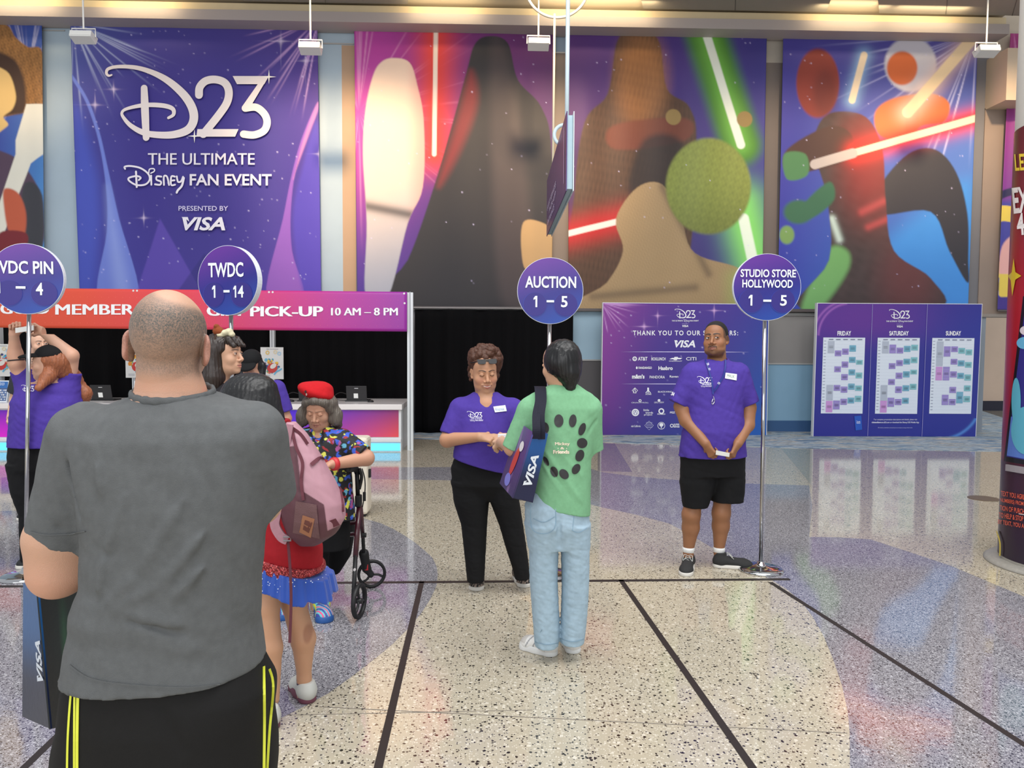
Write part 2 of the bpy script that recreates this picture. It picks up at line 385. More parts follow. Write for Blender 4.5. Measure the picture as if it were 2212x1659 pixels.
inlay('floor_green_wedge', rc([(980, 152), (1130, 155), (1120, 322)]), T_GREEN, .0011)
def strip(name, a, b, w, z=.0022, m=None):
    A, B = G(*a)[:2], G(*b)[:2]; t = (B-A)/np.linalg.norm(B-A); q = np.array([-t[1], t[0]])*w/2
    struct(name, MB().prism([(*(A-q), -.05), (*(B-q), -.05), (*(B+q), -.05), (*(A+q), -.05)], (0, 0, .05+z)), m or mat('black_strip', (40, 33, 31), .5))
strip('trim_1', (-60, 1268), (700, 1259.5), .045)
strip('trim_2', (690, 1259.6), (1706, 1251.5), .045)
strip('trim_3', (911, 1257), (812, 1680), .036)
strip('trim_4', (1341, 1253), (1640, 1680), .036)
strip('trim_5', (1664, 1258), (2300, 1665), .034)
strip('trim_6', (150, 1565), (20, 1690), .034)
JM = mat('joint_line', (120, 112, 104), .5)
strip('trim_7', (690, 1527), (1830, 1584), .004, .0014, JM)
strip('trim_8', (620, 1545), (1150, 1534), .003, .0013, JM)
# carpet along the back wall
m = bpy.data.materials.new('streaked_carpet'); m.use_nodes = True; nt = m.node_tree; b = nt.nodes['Principled BSDF']; N = nt.nodes.new; Lk = nt.links.new
tc = N('ShaderNodeTexCoord'); mp = N('ShaderNodeMapping'); mp.inputs['Scale'].default_value = (1.3, 3.6, 1); Lk(tc.outputs['Object'], mp.inputs[0])
nz = N('ShaderNodeTexNoise'); nz.inputs['Scale'].default_value = 1.5; nz.inputs['Detail'].default_value = 5; nz.inputs['Roughness'].default_value = .62; nz.inputs['Distortion'].default_value = .6; Lk(mp.outputs[0], nz.inputs[0])
cr = N('ShaderNodeValToRGB'); e = cr.color_ramp.elements; e[0].position = .3; e[0].color = (*lin((74, 92, 118)), 1); e[1].position = .72; e[1].color = (*lin((222, 208, 186)), 1)
for p, c in ((.42, (112, 138, 162)), (.5, (176, 186, 192)), (.57, (132, 140, 146)), (.64, (206, 196, 180))): q = e.new(p); q.color = (*lin(c), 1)
cr.color_ramp.interpolation = 'LINEAR'; Lk(nz.outputs['Fac'], cr.inputs[0]); Lk(cr.outputs[0], b.inputs['Base Color']); b.inputs['Roughness'].default_value = .95
CP = [G(*p)[:2] for p in ((560, 942), (880, 948), (1300, 956.5), (1700, 968), (2170, 976), (2400, 980))]
struct('carpet', MB().prism([(p[0], p[1], -.05) for p in CP]+[(CP[-1][0]+4, 22, -.05), (CP[0][0], 22, -.05)], (0, 0, .056)), m)
# back wall, a skin of painted panels on a core
YW = 14.62
WP = mat('wall_paint', None, .62, var=.03, vscale=2)
wb = MB()
def wpan(x0, y0, x1, y1, rgb, yy=YW, d=.35, mb=None):
    a, c = Y(x0, y0, yy), Y(x1, y1, yy); b2, d2 = Y(x1, y0, yy), Y(x0, y1, yy)
    (mb or wb).col(rgb).box(((a[0]+d2[0])/2, yy, (c[2]+d2[2])/2), ((b2[0]+c[0])/2, yy+d, (a[2]+b2[2])/2))
LB, TP = (172, 190, 204), (138, 126, 118)
zb = lambda y: Y(1106, y, YW)[2]
xw = lambda x: Y(x, 742, YW)[0]
ZT = 9.2
for x0, x1, z0, z1, c in ((-700, 742, 0, ZT, LB), (742, 770, 0, zb(104), (184, 152, 124)), (742, 770, zb(104), ZT, LB), (770, 1186, 0, ZT, (120, 118, 122)), (1186, 1238, zb(668), zb(112), (132, 118, 108)), (1186, 1238, zb(112), ZT, (150, 168, 184)),
                          (1238, 1640, zb(668), ZT, (120, 118, 122)), (1640, 1695, zb(668), zb(126), (112, 102, 98)), (1640, 1695, zb(126), ZT, (168, 160, 150)), (1695, 2128, zb(668), ZT, (120, 118, 122)),
                          (1186, 1305, zb(776), zb(668), (158, 186, 204)), (1186, 1305, 0, zb(776), (88, 84, 86)), (1305, 1640, 0, zb(668), (150, 160, 170)), (1640, 1775, zb(783), zb(668), (142, 138, 136)), (1640, 1775, zb(907), zb(783), (134, 172, 198)), (1640, 1775, 0, zb(907), (56, 92, 138)), (1775, 2128, 0, zb(668), (142, 150, 160))):
    wb.col(c).box((xw(x0), YW, z0), (xw(x1), YW+.4, z1))
struct('wall_back', wb, WP, colors=True)
tr = MB()
for x0, x1, yy in ((890, 1300, 668), (1640, 1770, 674)): tr.box((xw(x0), YW-.03, zb(yy+4)), (xw(x1), YW+.02, zb(yy-2)))
for x0, x1, yy in ((1240, 1305, 777), (1650, 1772, 783)): tr.box((xw(x0), YW-.02, zb(yy+1.5)), (xw(x1), YW+.02, zb(yy-1.5)))
tr.box((xw(1193), YW-.02, zb(114)), (xw(1238), YW+.02, zb(111))); tr.box((xw(92), YW-.02, zb(85)), (xw(158), YW+.02, zb(83))); tr.box((xw(690), YW-.02, zb(103)), (xw(768), YW+.02, zb(100)))
struct('trim_9', tr, mat('wall_rail', (172, 170, 168), .45))
# the wall steps back at the right: brown return panel, beige recess
YR = 19.6
wr = MB()
a = Y(2108, 742, YW)[0]; b2 = Y(2182, 742, YW)[0]; xb = Y(2186, 742, YW)[0]
wr.col((150, 132, 120)).box((a, YW-.02, zb(671)), (b2, YW+.3, zb(219)))
wr.col((206, 184, 160)).box((a, YW-.6, zb(222)), (b2+.05, YW+.3, zb(112))); wr.col((190, 176, 158)).box((a, YW+.02, zb(112)), (b2+3, YW+.3, ZT))
wr.col((150, 140, 132)).box((a, YW-.05, zb(678)), (b2+3, YW+.3, zb(671)))
struct('wall_right', wr, WP, colors=True)
z0 = Y(2150, 885, YR)[2]
struct('wall_recess', MB().col((232, 206, 184)).box((Y(2040, 742, YR)[0], YR, 0), (20, YR+.3, 9)), WP, colors=True)
struct('baseboard_recess', MB().box((Y(2040, 742, YR)[0], YR-.03, 0), (20, YR, Y(2150, 866, YR)[2])), mat('dark_base', (44, 44, 62), .5))
# soffit and ceiling
YS = 14.1
zs = lambda y, yy=YS: Y(1106, y, yy)[2]
SM = mat('soffit_paint', (226, 208, 172), .6, var=.02)
x0, x1 = -12.5, 9.6
struct('trim_10', MB().box((x0, YS, zs(54)), (x1, YS+.5, zs(32))), mat('soffit_grey', (176, 166, 164), .6))
struct('trim_11', MB().box((x0, YS+.1, zs(32)+.002), (x1, YS+.5, zs(12.5))), SM)
ZC = zs(12.0)
struct('ceiling', MB().box((x0, 11.0, ZC+.05), (x1, YS+.8, ZC+.25)), mat('ceiling_paint', (196, 186, 170), .7))
cl = mat('ceiling_tile', (150, 144, 136), .85, bump=.3, bscale=300)
def cloud(name, xa, xb, xc, xd):
    yf, yn = YS-.02, 11.6
    P = [(Y(xa, 10, yf)[0], yf, ZC-.02), (Y(xb, 10, yf)[0], yf, ZC-.02), (Y(xd, 0, yn)[0], yn, ZC-.02), (Y(xc, 0, yn)[0], yn, ZC-.02)]
    o = MB().prism(P, (0, 0, .06)).build(name, cl, kind='structure')
    g = MB(); n = max(2, int((P[1][0]-P[0][0])/1.2))
    for i in range(1, n):
        t = i/n; A = np.array(P[0])*(1-t)+np.array(P[1])*t; B = np.array(P[3])*(1-t)+np.array(P[2])*t
        g.box((-.006, 0, 0), (.006, np.linalg.norm(B-A), .004), np.c_[np.array([1, 0, 0]), (B-A)/np.linalg.norm(B-A), np.array([0, 0, -1])], A)
    g.box((P[3][0], 12.7, ZC-.0245), (P[2][0], 12.712, ZC-.0205))
    g.build('tile_joint', mat('tile_joint', (96, 92, 88), .8), o)
cloud('ceiling_panel_1', 525, 880, 480, 905); cloud('ceiling_panel_2', 1390, 1785, 1345, 1840); cloud('ceiling_panel_3', 1900, 2330, 1880, 2400)
# warm cove lamps tucked on the ledge, washing the wall and ceiling
for i, xpx in enumerate((30, 290, 960, 1240, 1340, 1840, 2010)):
    p = Y(xpx, 8, 13.9); area_light('cove_lamp', (p[0], 13.78, ZC-.14), (p[0], 14.6, ZC+.25), 1.3, .14, 6, (1.0, .78, .45))
WASH = [(60, 60, .5), (735, 330, 1.0), (1165, 300, 1.0), (1740, 300, .45), (2010, 260, 1.0)]
for xpx, ypx, s in WASH:
    p = Y(xpx, ypx, YW); l = bpy.data.lights.new('wall_wash_lamp', 'SPOT'); l.energy = 2300*s; l.color = (1, .72, .42); l.spot_size = math.radians(46); l.spot_blend = 1; l.shadow_soft_size = .25
    o = bpy.data.objects.new('wall_wash_lamp', l); COL.objects.link(o); o.location = (p[0], 9.3, 8.6); o.rotation_euler = (Vector(p)-o.location).to_track_quat('-Z', 'Y').to_euler()
# wrapped round column at the right
cc = G(2150, 1203); R0 = .46
k = ray(2150, 1203)[:2]; k = k/np.linalg.norm(k); side = np.array([k[1], -k[0]])
CC = cc[:2]+side*(R0+.015); CC = np.array([CC[0], CC[1], 0])
col_t = empty('wrapped_column', CC, 'round white column wrapped in a red and navy promotional graphic', 'column')
ztop = Y(2195, 268, CC[1])[2]
MB().lathe([(R0, 0), (R0, 9.0)], CC, 64).build('shaft', mat('column_white', (226, 222, 214), .5), col_t, smooth=True)
MB().lathe([(R0+.1, 0), (R0+.1, .012), (R0+.075, .03), (R0+.004, .035)], CC, 64).build('base_ring', mat('column_base', (150, 146, 138), .45, var=.1, vscale=40), col_t, smooth=True)
def colpt(px, py, r=R0+.006):
    d = ray(px, py); a = d[:2]; o = np.array([0, 0])-CC[:2]; A = a@a; B = 2*(a@o); C = o@o-r*r; D = B*B-4*A*C
    t = (-B-math.sqrt(max(D, 0)))/(2*A); p = np.array([d[0]*t, d[1]*t, CAMZ+d[2]*t])
    q = p[:2]-CC[:2]; q = q/np.linalg.norm(q)*r; return np.array([CC[0]+q[0], CC[1]+q[1], p[2]])
th0 = math.atan2(cc[1]-CC[1], cc[0]-CC[0])
nz, na = 90, 120; Vv = []; Cc = []
za, zbm, zm = .055, ztop, Y(2180, 1000, CC[1])[2]
for i in range(nz+1):
    for j in range(na):
        w = 2*math.pi*j/na; z = za+(zbm-za)*i/nz; r = R0+.004
        Vv.append((CC[0]+r*math.cos(w), CC[1]+r*math.sin(w), z))
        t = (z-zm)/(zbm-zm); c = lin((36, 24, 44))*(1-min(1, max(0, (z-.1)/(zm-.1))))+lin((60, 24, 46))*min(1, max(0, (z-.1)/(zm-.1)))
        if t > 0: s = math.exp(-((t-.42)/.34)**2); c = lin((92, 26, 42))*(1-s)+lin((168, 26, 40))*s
        Cc.append(c)
i = np.arange((nz+1)*na).reshape(nz+1, na); F = np.stack([i[:-1], np.roll(i[:-1], -1, 1), np.roll(i[1:], -1, 1), i[1:]], -1).reshape(-1, 4)
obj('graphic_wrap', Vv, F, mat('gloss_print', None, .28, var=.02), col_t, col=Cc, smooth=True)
def colart(name, A, r=R0+.008):
    def clampx(v):
        px, py = v
        return colpt(px, py, r)
    return A.build(name, lambda a, b: clampx((a, b)), col_t, mat('gloss_print', None, .28, var=.02), nrm=lambda p: np.array([p[0]-CC[0], p[1]-CC[1], 0])/R0)
A = Art()
A.add(fit(text2d("LET'S", .02), 2192, 330, 2238, 368, -4), (238, 206, 60)); A.add(fit(text2d('EXTRA', .03, .15), 2186, 400, 2275, 456, -8), (238, 228, 226)); A.add(fit(text2d('40%', .03, .15), 2196, 458, 2250, 506, -8), (238, 228, 226))
A.add(pl([(2190, 558), (2194, 588), (2207, 596), (2194, 604), (2187, 640), (2184, 606), (2178, 596), (2186, 588)]), (214, 182, 40))
colart('slogan', A)
A = Art()
for k, t in enumerate(('TEXT YOU AGREE TO RECEIVE', 'NUMBERS) FROM D23: THE', 'TION OF PURCHASE. WE', 'TO HELP & STOP TO CANCEL', 'BY TEXT, YOU ALSO AGREE')):
    x0 = 2163-k*1; w = 92 if k in (0, 3, 4) else 78
    v, f = text2d(t, .01); v = np.array([x0, 1060+k*15.5])+v*np.array([w, 11.0]); v[:, 1] += (v[:, 0]-x0)*.17; A.add((v, f), (226, 96, 66))
v, f = rect2(0, 0, 1, 1); A.add(pl([(2203, 1109), (2216, 1111), (2216, 1112.4), (2203, 1110.4)]), (226, 220, 220))
A.add(stroke2d([(2156, 1148), (2163, 1172), (2163, 1200)], 3), (222, 196, 50))
colart('small_print', A)
# phone-like panel printed on the wrap: plain blue screen with soft teal shapes
A = Art()
def pan(P, c): A.add(pl(cat(P, 6, True)), c)
def gq(P, n=16, m=16):
    a, q, c, d = [np.array(p, float) for p in P]; V = [(a*(1-i/(n-1))+q*i/(n-1))*(1-j/(m-1))+(d*(1-i/(n-1))+c*i/(n-1))*j/(m-1) for j in range(m) for i in range(n)]
    return np.array(V), [(j*n+i, j*n+i+1, (j+1)*n+i+1, (j+1)*n+i) for j in range(m-1) for i in range(n-1)]
A.add(gq([(2210, 640), (2262, 640), (2250, 1010), (2168, 996)]), (14, 12, 22))
A.add(gq([(2216, 650), (2262, 650), (2250, 1000), (2174, 986)]), (44, 40, 122))
A.add(gq([(2184, 900), (2256, 900), (2250, 998), (2175, 984)]), (84, 116, 190))
colart('screen_panel', A, R0+.011)
A = Art()
A.add(disc2(2216, 930, 32, 52, 0, 30, 8), (86, 164, 186)); A.add(disc2(2195, 868, 10, 52, 0, 24, 8), (86, 164, 186)); A.add(disc2(2213, 741, 17, 13, 0, 24, 6), (98, 170, 206)); A.add(disc2(2216, 714, 13, 10, 0, 24, 6), (214, 200, 206))
colart('screen_shapes', A, R0+.014)
P = [colpt(2172, 1003, R0+.02), colpt(2240, 1014, R0+.02)]
P = [colpt(2172+i*10, 1003+i*1.6, R0+.02) for i in range(9)]
V = []; 
for p in P: V += [p, p+np.array([0, 0, -.05])]
for p in P: q = p[:2]-CC[:2]; q = q/np.linalg.norm(q)*(R0+.002); V += [(CC[0]+q[0], CC[1]+q[1], p[2]), (CC[0]+q[0], CC[1]+q[1], p[2]-.05)]
n = 2*len(P); F = []
for i in range(len(P)-1):
    a = 2*i; F += [(a, a+1, a+3, a+2), (n+a, n+a+2, n+a+3, n+a+1), (a, a+2, n+a+2, n+a), (a+1, n+a+1, n+a+3, a+3)]
F += [(0, n, n+1, 1), (n-2, n-1, 2*n-1, 2*n-2)]
obj('ledge', V, F, mat('ledge_grey', (150, 142, 146), .4), col_t)
# floor cover plate
p = G(2125, 1077); struct('floor_cover_plate', MB().lathe([(.16, 0), (.16, .004), (.15, .006), (0, .006)], p, 32), mat('brass_plate', (128, 112, 92), .4, metal=.6))
# ================================================================ wall banners (printed scenes kept to plain abstract shapes)
BM = mat('banner_cloth', None, .6, var=.02, vscale=2)
YB = 14.5
def base_of(corners, y):
    p = Y((corners[2][0]+corners[3][0])/2, (corners[2][1]+corners[3][1])/2, y); return p
def banner(label, corners, fn, nx, ny, seed, wave=.02, bar=True):
    t = empty('wall_banner', base_of(corners, YB), label, 'banner')
    cloth_grid('printed_sheet', corners, YB, fn, nx, ny, BM, t, wave, seed=seed)
    if bar:
        a, b = Y(*corners[3], YB), Y(*corners[2], YB)
        MB().box((a[0], YB-.012, a[2]-.03), (b[0], YB+.02, b[2]+.01)).build('bottom_rail', mat('banner_rail', (92, 84, 84), .4), t)
    return t
def art0(X, Z):
    I = grad4(X, Z, 0, 40, 90, 540, (60, 72, 150), (50, 74, 160), (60, 90, 180), (80, 150, 215))
    I = mixc(I, (210, 205, 230), rays(X, Z, 60, 160, 190, 3, .5))
    n = noise2(X, Z, 9, 4)
    straw = lin((150, 104, 56))*(1+.5*n[..., None])
    mk = polymask(X, Z, [(-60, 60), (10, 52), (34, 80), (60, 100), (92, 112), (96, 230), (60, 240), (-60, 240)], 5)
    I = I*(1-mk[..., None])+straw*mk[..., None]
    I = mixc(I, (66, 42, 30), polymask(X, Z, [(-60, 110), (20, 120), (50, 165), (54, 230), (30, 245), (-60, 240)], 10))
    I = mixc(I, (228, 190, 122), polymask(X, Z, [(-40, 150), (14, 152), (34, 200), (28, 232), (8, 250), (16, 270), (-40, 290)], 5))
    I = mixc(I, (84, 62, 84), polymask(X, Z, [(-40, 340), (20, 330), (70, 380), (92, 440), (84, 540), (-40, 540)], 6))
    I = mixc(I, (58, 58, 66), polymask(X, Z, [(50, 400), (92, 420), (88, 560), (50, 560)], 6))
    I = mixc(I, (232, 228, 214), polymask(X, Z, [(56, 222), (94, 222), (94, 330), (66, 350), (2, 520), (-30, 520), (34, 330), (34, 300)], 3, smooth=False))
    I = mixc(I, (196, 92, 62), polymask(X, Z, [(10, 405), (40, 415), (56, 460), (50, 510), (20, 500), (8, 440)], 6))
    I = mixc(I, (122, 32, 42), polymask(X, Z, [(0, 500), (54, 500), (54, 530), (0, 545)], 5))
    return I
def art1(X, Z):
    I = grad4(X, Z, 155, 45, 690, 625, (76, 92, 168), (88, 56, 138), (52, 62, 168), (96, 66, 178))
    I = mixc(I, (56, 44, 138), elm(X, Z, 420, 330, 250, 330, .7))
    I = mixc(I, (196, 206, 240), rays(X, Z, 158, 50, 260, 1, .6)); I = mixc(I, (226, 180, 235), rays(X, Z, 690, 40, 240, 2, .6))
    I = mixc(I, (70, 84, 190), polymask(X, Z, [(160, 240), (200, 330), (216, 430), (212, 540), (200, 640), (165, 640)], 40))
    I = mixc(I, (112, 130, 216), polymask(X, Z, [(157, 160), (190, 212), (214, 280), (232, 360), (256, 470), (298, 640), (212, 640), (230, 500), (228, 400), (212, 300), (186, 220), (158, 172)], 3))
    I = mixc(I, (150, 168, 232), polymask(X, Z, [(230, 400), (246, 470), (280, 640), (250, 640), (236, 520)], 30)*.6)
    I = mixc(I, (110, 84, 196), polymask(X, Z, [(345, 470), (440, 640), (290, 640)], 5, smooth=False)*.5); I = mixc(I, (40, 36, 118), polymask(X, Z, [(440, 545), (500, 640), (375, 640)], 5, smooth=False)*.55)
    I = mixc(I, (146, 92, 190), polymask(X, Z, [(684, 222), (650, 300), (628, 380), (610, 470), (575, 640), (655, 640), (630, 540), (628, 440), (644, 340), (686, 240)], 3)); I = mixc(I, (196, 128, 190), polymask(X, Z, [(684, 224), (655, 300), (634, 380), (640, 360), (686, 238)], 6))
    I = mixc(I, (84, 70, 190), polymask(X, Z, [(688, 270), (650, 370), (632, 460), (640, 560), (660, 640), (694, 640)], 14)*.7)
    for cx, cy, s in ((244, 190, 8), (205, 224, 9), (606, 88, 12), (660, 130, 10), (309, 468, 7), (690, 330, 8)):
        d = abs(X-cx)*abs(Z-cy)/s+(abs(X-cx)+abs(Z-cy))/s*.5; I = mixc(I, (240, 220, 250), np.exp(-d)*.8)
    return stars(I, X, Z, (160, 60, 690, 620), 150, 5)
def art2(X, Z):
    I = grad4(X, Z, 765, 50, 1195, 660, (150, 44, 140), (88, 34, 92), (72, 50, 150), (60, 40, 110))
    I = mixc(I, (190, 60, 160), elm(X, Z, 775, 200, 110, 200, .9)); I = mixc(I, (226, 150, 200), rays(X, Z, 775, 240, 330, 6, .6))
    d = segd(X, Z, (941, 40), (937, 330))
    I = mixc(I, (228, 60, 50), np.exp(-(d/44)**2)*1.0)
    I = mixc(I, (60, 50, 52), 0*d)
    # plain dark peak and pale pillar
    pk = polymask(X, Z, [(1052, 78), (1096, 92), (1118, 170), (1170, 230), (1192, 330), (1196, 662), (820, 662), (880, 560), (930, 420), (975, 270), (1008, 150), (1024, 96)], 4)
    I = mixc(I, (44, 40, 44), pk)
    I = mixc(I, (74, 62, 64), pk*polymask(X, Z, [(1060, 84), (1090, 100), (1130, 300), (1150, 640), (1080, 640), (1060, 300)], 30)*.7)
    I = mixc(I, (140, 40, 44), pk*polymask(X, Z, [(1015, 150), (985, 260), (945, 400), (990, 330), (1030, 220)], 26)*.8)
    pc = polymask(X, Z, [(850, 124), (884, 134), (900, 180), (914, 260), (912, 400), (880, 480), (838, 640), (790, 640), (792, 480), (784, 330), (790, 230), (806, 160), (824, 132)], 4)
    W_ = lin((246, 214, 190))*(1-sstep(250, 640, Z))[..., None]+lin((170, 172, 186))*sstep(250, 640, Z)[..., None]
    I = I*(1-pc[..., None])+W_*pc[..., None]
    I = mixc(I, (236, 150, 140), pc*sstep(870, 915, X)*.6); I = mixc(I, (58, 54, 58), pc*np.exp(-((Z-452-.2*(X-840))/12)**2)*.8)
    I = mixc(I, (186, 150, 104), polymask(X, Z, [(1130, 478), (1165, 476), (1195, 500), (1195, 560), (1140, 584), (1126, 540)], 4))
    I = mixc(I, (255, 232, 214), 1-sstep(3.5, 6, d))
    return stars(I, X, Z, (770, 60, 1190, 640), 40, 7)
def art3(X, Z):
    I = grad4(X, Z, 1228, 56, 1650, 668, (84, 40, 116), (58, 50, 132), (70, 40, 60), (60, 60, 140))
    d = segd(X, Z, (1514, 40), (1600, 310)); I = mixc(I, (66, 122, 40), sstep(62, 26, d)); I = mixc(I, (120, 190, 70), np.exp(-(d/24)**2)*.8); I = mixc(I, (236, 240, 226), 1-sstep(7, 11, d))
    n = noise2(X*3, Z*.7, 14, 3)
    hill = polymask(X, Z, [(1388, 60), (1424, 92), (1440, 190), (1490, 230), (1502, 330), (1460, 640), (1232, 668), (1240, 420), (1262, 262), (1312, 200), (1330, 96), (1352, 68)], 6)
    H = lin((84, 58, 42))*(1+.35*n[..., None]); I = I*(1-hill[..., None])+H*hill[..., None]
    I = mixc(I, (176, 116, 64), elm(X, Z, 1385, 170, 54, 96, .5)*.85*(.8+.2*n)); I = mixc(I, (120, 60, 44), polymask(X, Z, [(1324, 268), (1480, 252), (1480, 300), (1330, 320)], 10)*.8)
    I = mixc(I, (40, 34, 36), polymask(X, Z, [(1390, 300), (1470, 300), (1470, 400), (1360, 420)], 20)*.8)
    I = mixc(I, (196, 32, 36), np.exp(-(segd(X, Z, (1220, 505), (1345, 472))/34)**2)); I = mixc(I, (250, 232, 226), 1-sstep(5, 8, segd(X, Z, (1220, 504), (1345, 473))))
    I = mixc(I, (140, 226, 110), np.exp(-(segd(X, Z, (1600, 440), (1650, 640))/48)**2)); I = mixc(I, (240, 252, 232), 1-sstep(9, 14, segd(X, Z, (1606, 470), (1634, 600))))
    rb = polymask(X, Z, [(1330, 470), (1376, 402), (1430, 396), (1470, 470), (1500, 545), (1600, 580), (1648, 640), (1645, 668), (1250, 668), (1310, 610), (1345, 540)], 4)
    R_ = lin((168, 140, 102))*(1+.14*noise2(X, Z, 5, 8)[..., None]); I = I*(1-rb[..., None])+R_*rb[..., None]
    I = mixc(I, (112, 92, 70), rb*(np.exp(-(segd(X, Z, (1430, 400), (1530, 590))/9)**2)+np.exp(-(segd(X, Z, (1280, 640), (1500, 620))/10)**2))*.7)
    I = mixc(I, (150, 196, 96), rb*sstep(1540, 1640, X)*sstep(560, 600, Z)*.8)
    ov = elm(X, Z, 1530, 400, 92, 104, .05); O_ = lin((132, 142, 66))*(1+.2*noise2(X, Z, 10, 12)[..., None])*(1.05-.3*sstep(380, 520, Z))[..., None]
    I = I*(1-ov[..., None])+O_*ov[..., None]
    for cx, cy in ((1454, 250), (1608, 255)): I = mixc(I, (150, 124, 74), elm(X, Z, cx, cy, 17, 17, .1))
    return stars(I, X, Z, (1235, 70, 1640, 640), 30, 9)
def art4(X, Z):
    I = grad4(X, Z, 1690, 66, 2100, 668, (66, 56, 146), (86, 76, 160), (48, 60, 170), (74, 150, 226))
    I = mixc(I, (70, 146, 226), polymask(X, Z, [(2000, 450), (2100, 400), (2100, 670), (1900, 670), (1880, 560)], 60)); I = mixc(I, (206, 206, 250), rays(X, Z, 2110, 70, 420, 11, .7))
    n = noise2(X, Z, 24, 21)
    # right-hand plain dark form
    I = mixc(I, (54, 52, 60), polymask(X, Z, [(1960, 330), (2020, 320), (2066, 370), (2090, 460), (2092, 560), (2090, 610), (2050, 540), (2010, 455), (1900, 460), (1900, 400)], 5))
    I = mixc(I, (206, 112, 62), polymask(X, Z, [(1890, 240), (1930, 210), (2010, 200), (2050, 220), (2040, 260), (1990, 270), (1960, 300), (1900, 290)], 6))
    I = mixc(I, (206, 202, 214), elm(X, Z, 1966, 138, 56, 58, .08)); I = mixc(I, (214, 106, 56), elm(X, Z, 1948, 146, 33, 36, .1))
    # left-hand plain form
    bd = polymask(X, Z, [(1800, 240), (1870, 250), (1905, 320), (1912, 430), (1930, 540), (2010, 600), (2024, 668), (1730, 668), (1790, 560), (1786, 430), (1760, 330), (1766, 270)], 5)
    B_ = lin((72, 58, 58))*(1+.2*n[..., None]); I = I*(1-bd[..., None])+B_*bd[..., None]
    I = mixc(I, (140, 40, 42), bd*elm(X, Z, 1880, 350, 60, 110, .9)*.8); I = mixc(I, (116, 60, 62), bd*elm(X, Z, 1960, 600, 60, 90, .8)*.7); I = mixc(I, (126, 190, 112), bd*polymask(X, Z, [(1785, 540), (1830, 540), (1830, 585), (1770, 668), (1730, 668)], 16)*.8)
    I = mixc(I, (168, 70, 72), bd*np.exp(-(segd(X, Z, (1862, 455), (1908, 432))/9)**2)); I = mixc(I, (168, 70, 72), bd*np.exp(-(segd(X, Z, (1876, 488), (1922, 468))/8)**2)); I = mixc(I, (196, 214, 206), bd*np.exp(-(segd(X, Z, (1796, 470), (1812, 515))/8)**2))
    I = mixc(I, (76, 50, 46), polymask(X, Z, [(1700, 320), (1790, 270), (1840, 290), (1830, 340), (1760, 365), (1700, 370)], 6)); I = mixc(I, (78, 128, 84), polymask(X, Z, [(1694, 330), (1740, 330), (1744, 375), (1700, 384)], 6)); I = mixc(I, (56, 104, 78), elm(X, Z, 1725, 455, 32, 26, .2)); I = mixc(I, (56, 104, 78), polymask(X, Z, [(1735, 440), (1790, 390), (1800, 430), (1750, 470)], 8)); I = mixc(I, (120, 156, 90), elm(X, Z, 1700, 505, 16, 20, .2))
    I = mixc(I, (142, 56, 46), elm(X, Z, 1766, 178, 46, 74, .07)); I = mixc(I, (84, 34, 34), elm(X, Z, 1782, 200, 26, 50, .5)*.5)
    d = segd(X, Z, (1866, 118), (1840, 214)); I = mixc(I, (150, 190, 232), np.exp(-(d/18)**2)*.8); I = mixc(I, (250, 226, 196), 1-sstep(6, 9, d))
    d = segd(X, Z, (2116, 66), (1960, 240)); I = mixc(I, (250, 206, 186), np.exp(-(d/26)**2)*.7); I = mixc(I, (252, 222, 180), 1-sstep(10, 14, d))
    d = segd(X, Z, (1848, 326), (2112, 252)); I = mixc(I, (232, 52, 42), np.exp(-(d/24)**2)); I = mixc(I, (253, 214, 190), 1-sstep(6, 9, d)); I = mixc(I, (190, 178, 176), 1-sstep(9, 12, segd(X, Z, (1760, 352), (1842, 328))))
    return stars(I, X, Z, (1695, 80, 2090, 640), 60, 13)
def art5(X, Z):
    I = grad4(X, Z, 2160, 70, 2220, 660, (170, 52, 120), (160, 50, 120), (80, 60, 160), (80, 60, 160)); I = mixc(I, (226, 150, 200), rays(X, Z, 2190, 60, 340, 14, .5))
    I = mixc(I, (70, 70, 160), sstep(420, 440, Z)); I = mixc(I, (40, 36, 80), 1-sstep(6, 9, abs(np.hypot(X-2205, (Z-520)*.9)-100)))
    r = np.hypot((X-2170)*1.2, Z-520); I = mixc(I, (236, 206, 90), sstep(80, 78, r)*sstep(44, 46, r)); I = mixc(I, (236, 176, 170), polymask(X, Z, [(2166, 530), (2200, 505), (2210, 590), (2162, 600)], 4)); I = mixc(I, (236, 206, 90), polymask(X, Z, [(2160, 590), (2200, 592), (2200, 660), (2176, 660), (2158, 636)], 3, smooth=False))
    return mixc(I, (70, 52, 140), sstep(640, 642, Z+.0*X))
banner('tall banner at the left frame edge with straw brown shapes and a white diagonal bar', [(-120, 36), (90, 39), (97, 652), (-110, 650)], art0, 110, 300, 1)
b1 = banner('wide indigo banner reading THE ULTIMATE FAN EVENT', [(152, 43), (686, 49), (694, 658), (173, 655)], art1, 270, 305, 2)
banner('purple banner with a pale pillar, red light beam and large dark peak', [(765, 51), (1200, 55), (1191, 664), (772, 660)], art2, 218, 305, 3)
banner('purple banner with a green beam, brown hill and olive disc above tan cloth', [(1228, 57), (1657, 63), (1645, 670), (1228, 668)], art3, 216, 305, 4)
banner('blue banner with crossing red and cream light beams over dark shapes', [(1692, 65), (2113, 71), (2091, 671), (1680, 670)], art4, 212, 303, 5, .03)
banner('narrow magenta banner with a yellow ring half hidden behind the column', [(2183, 72), (2330, 74), (2302, 671), (2155, 669)], art5, 76, 300, 6)
A = Art(); WH = (240, 228, 226)
A.add(fit(D23, 226, 140, 588, 304), WH)
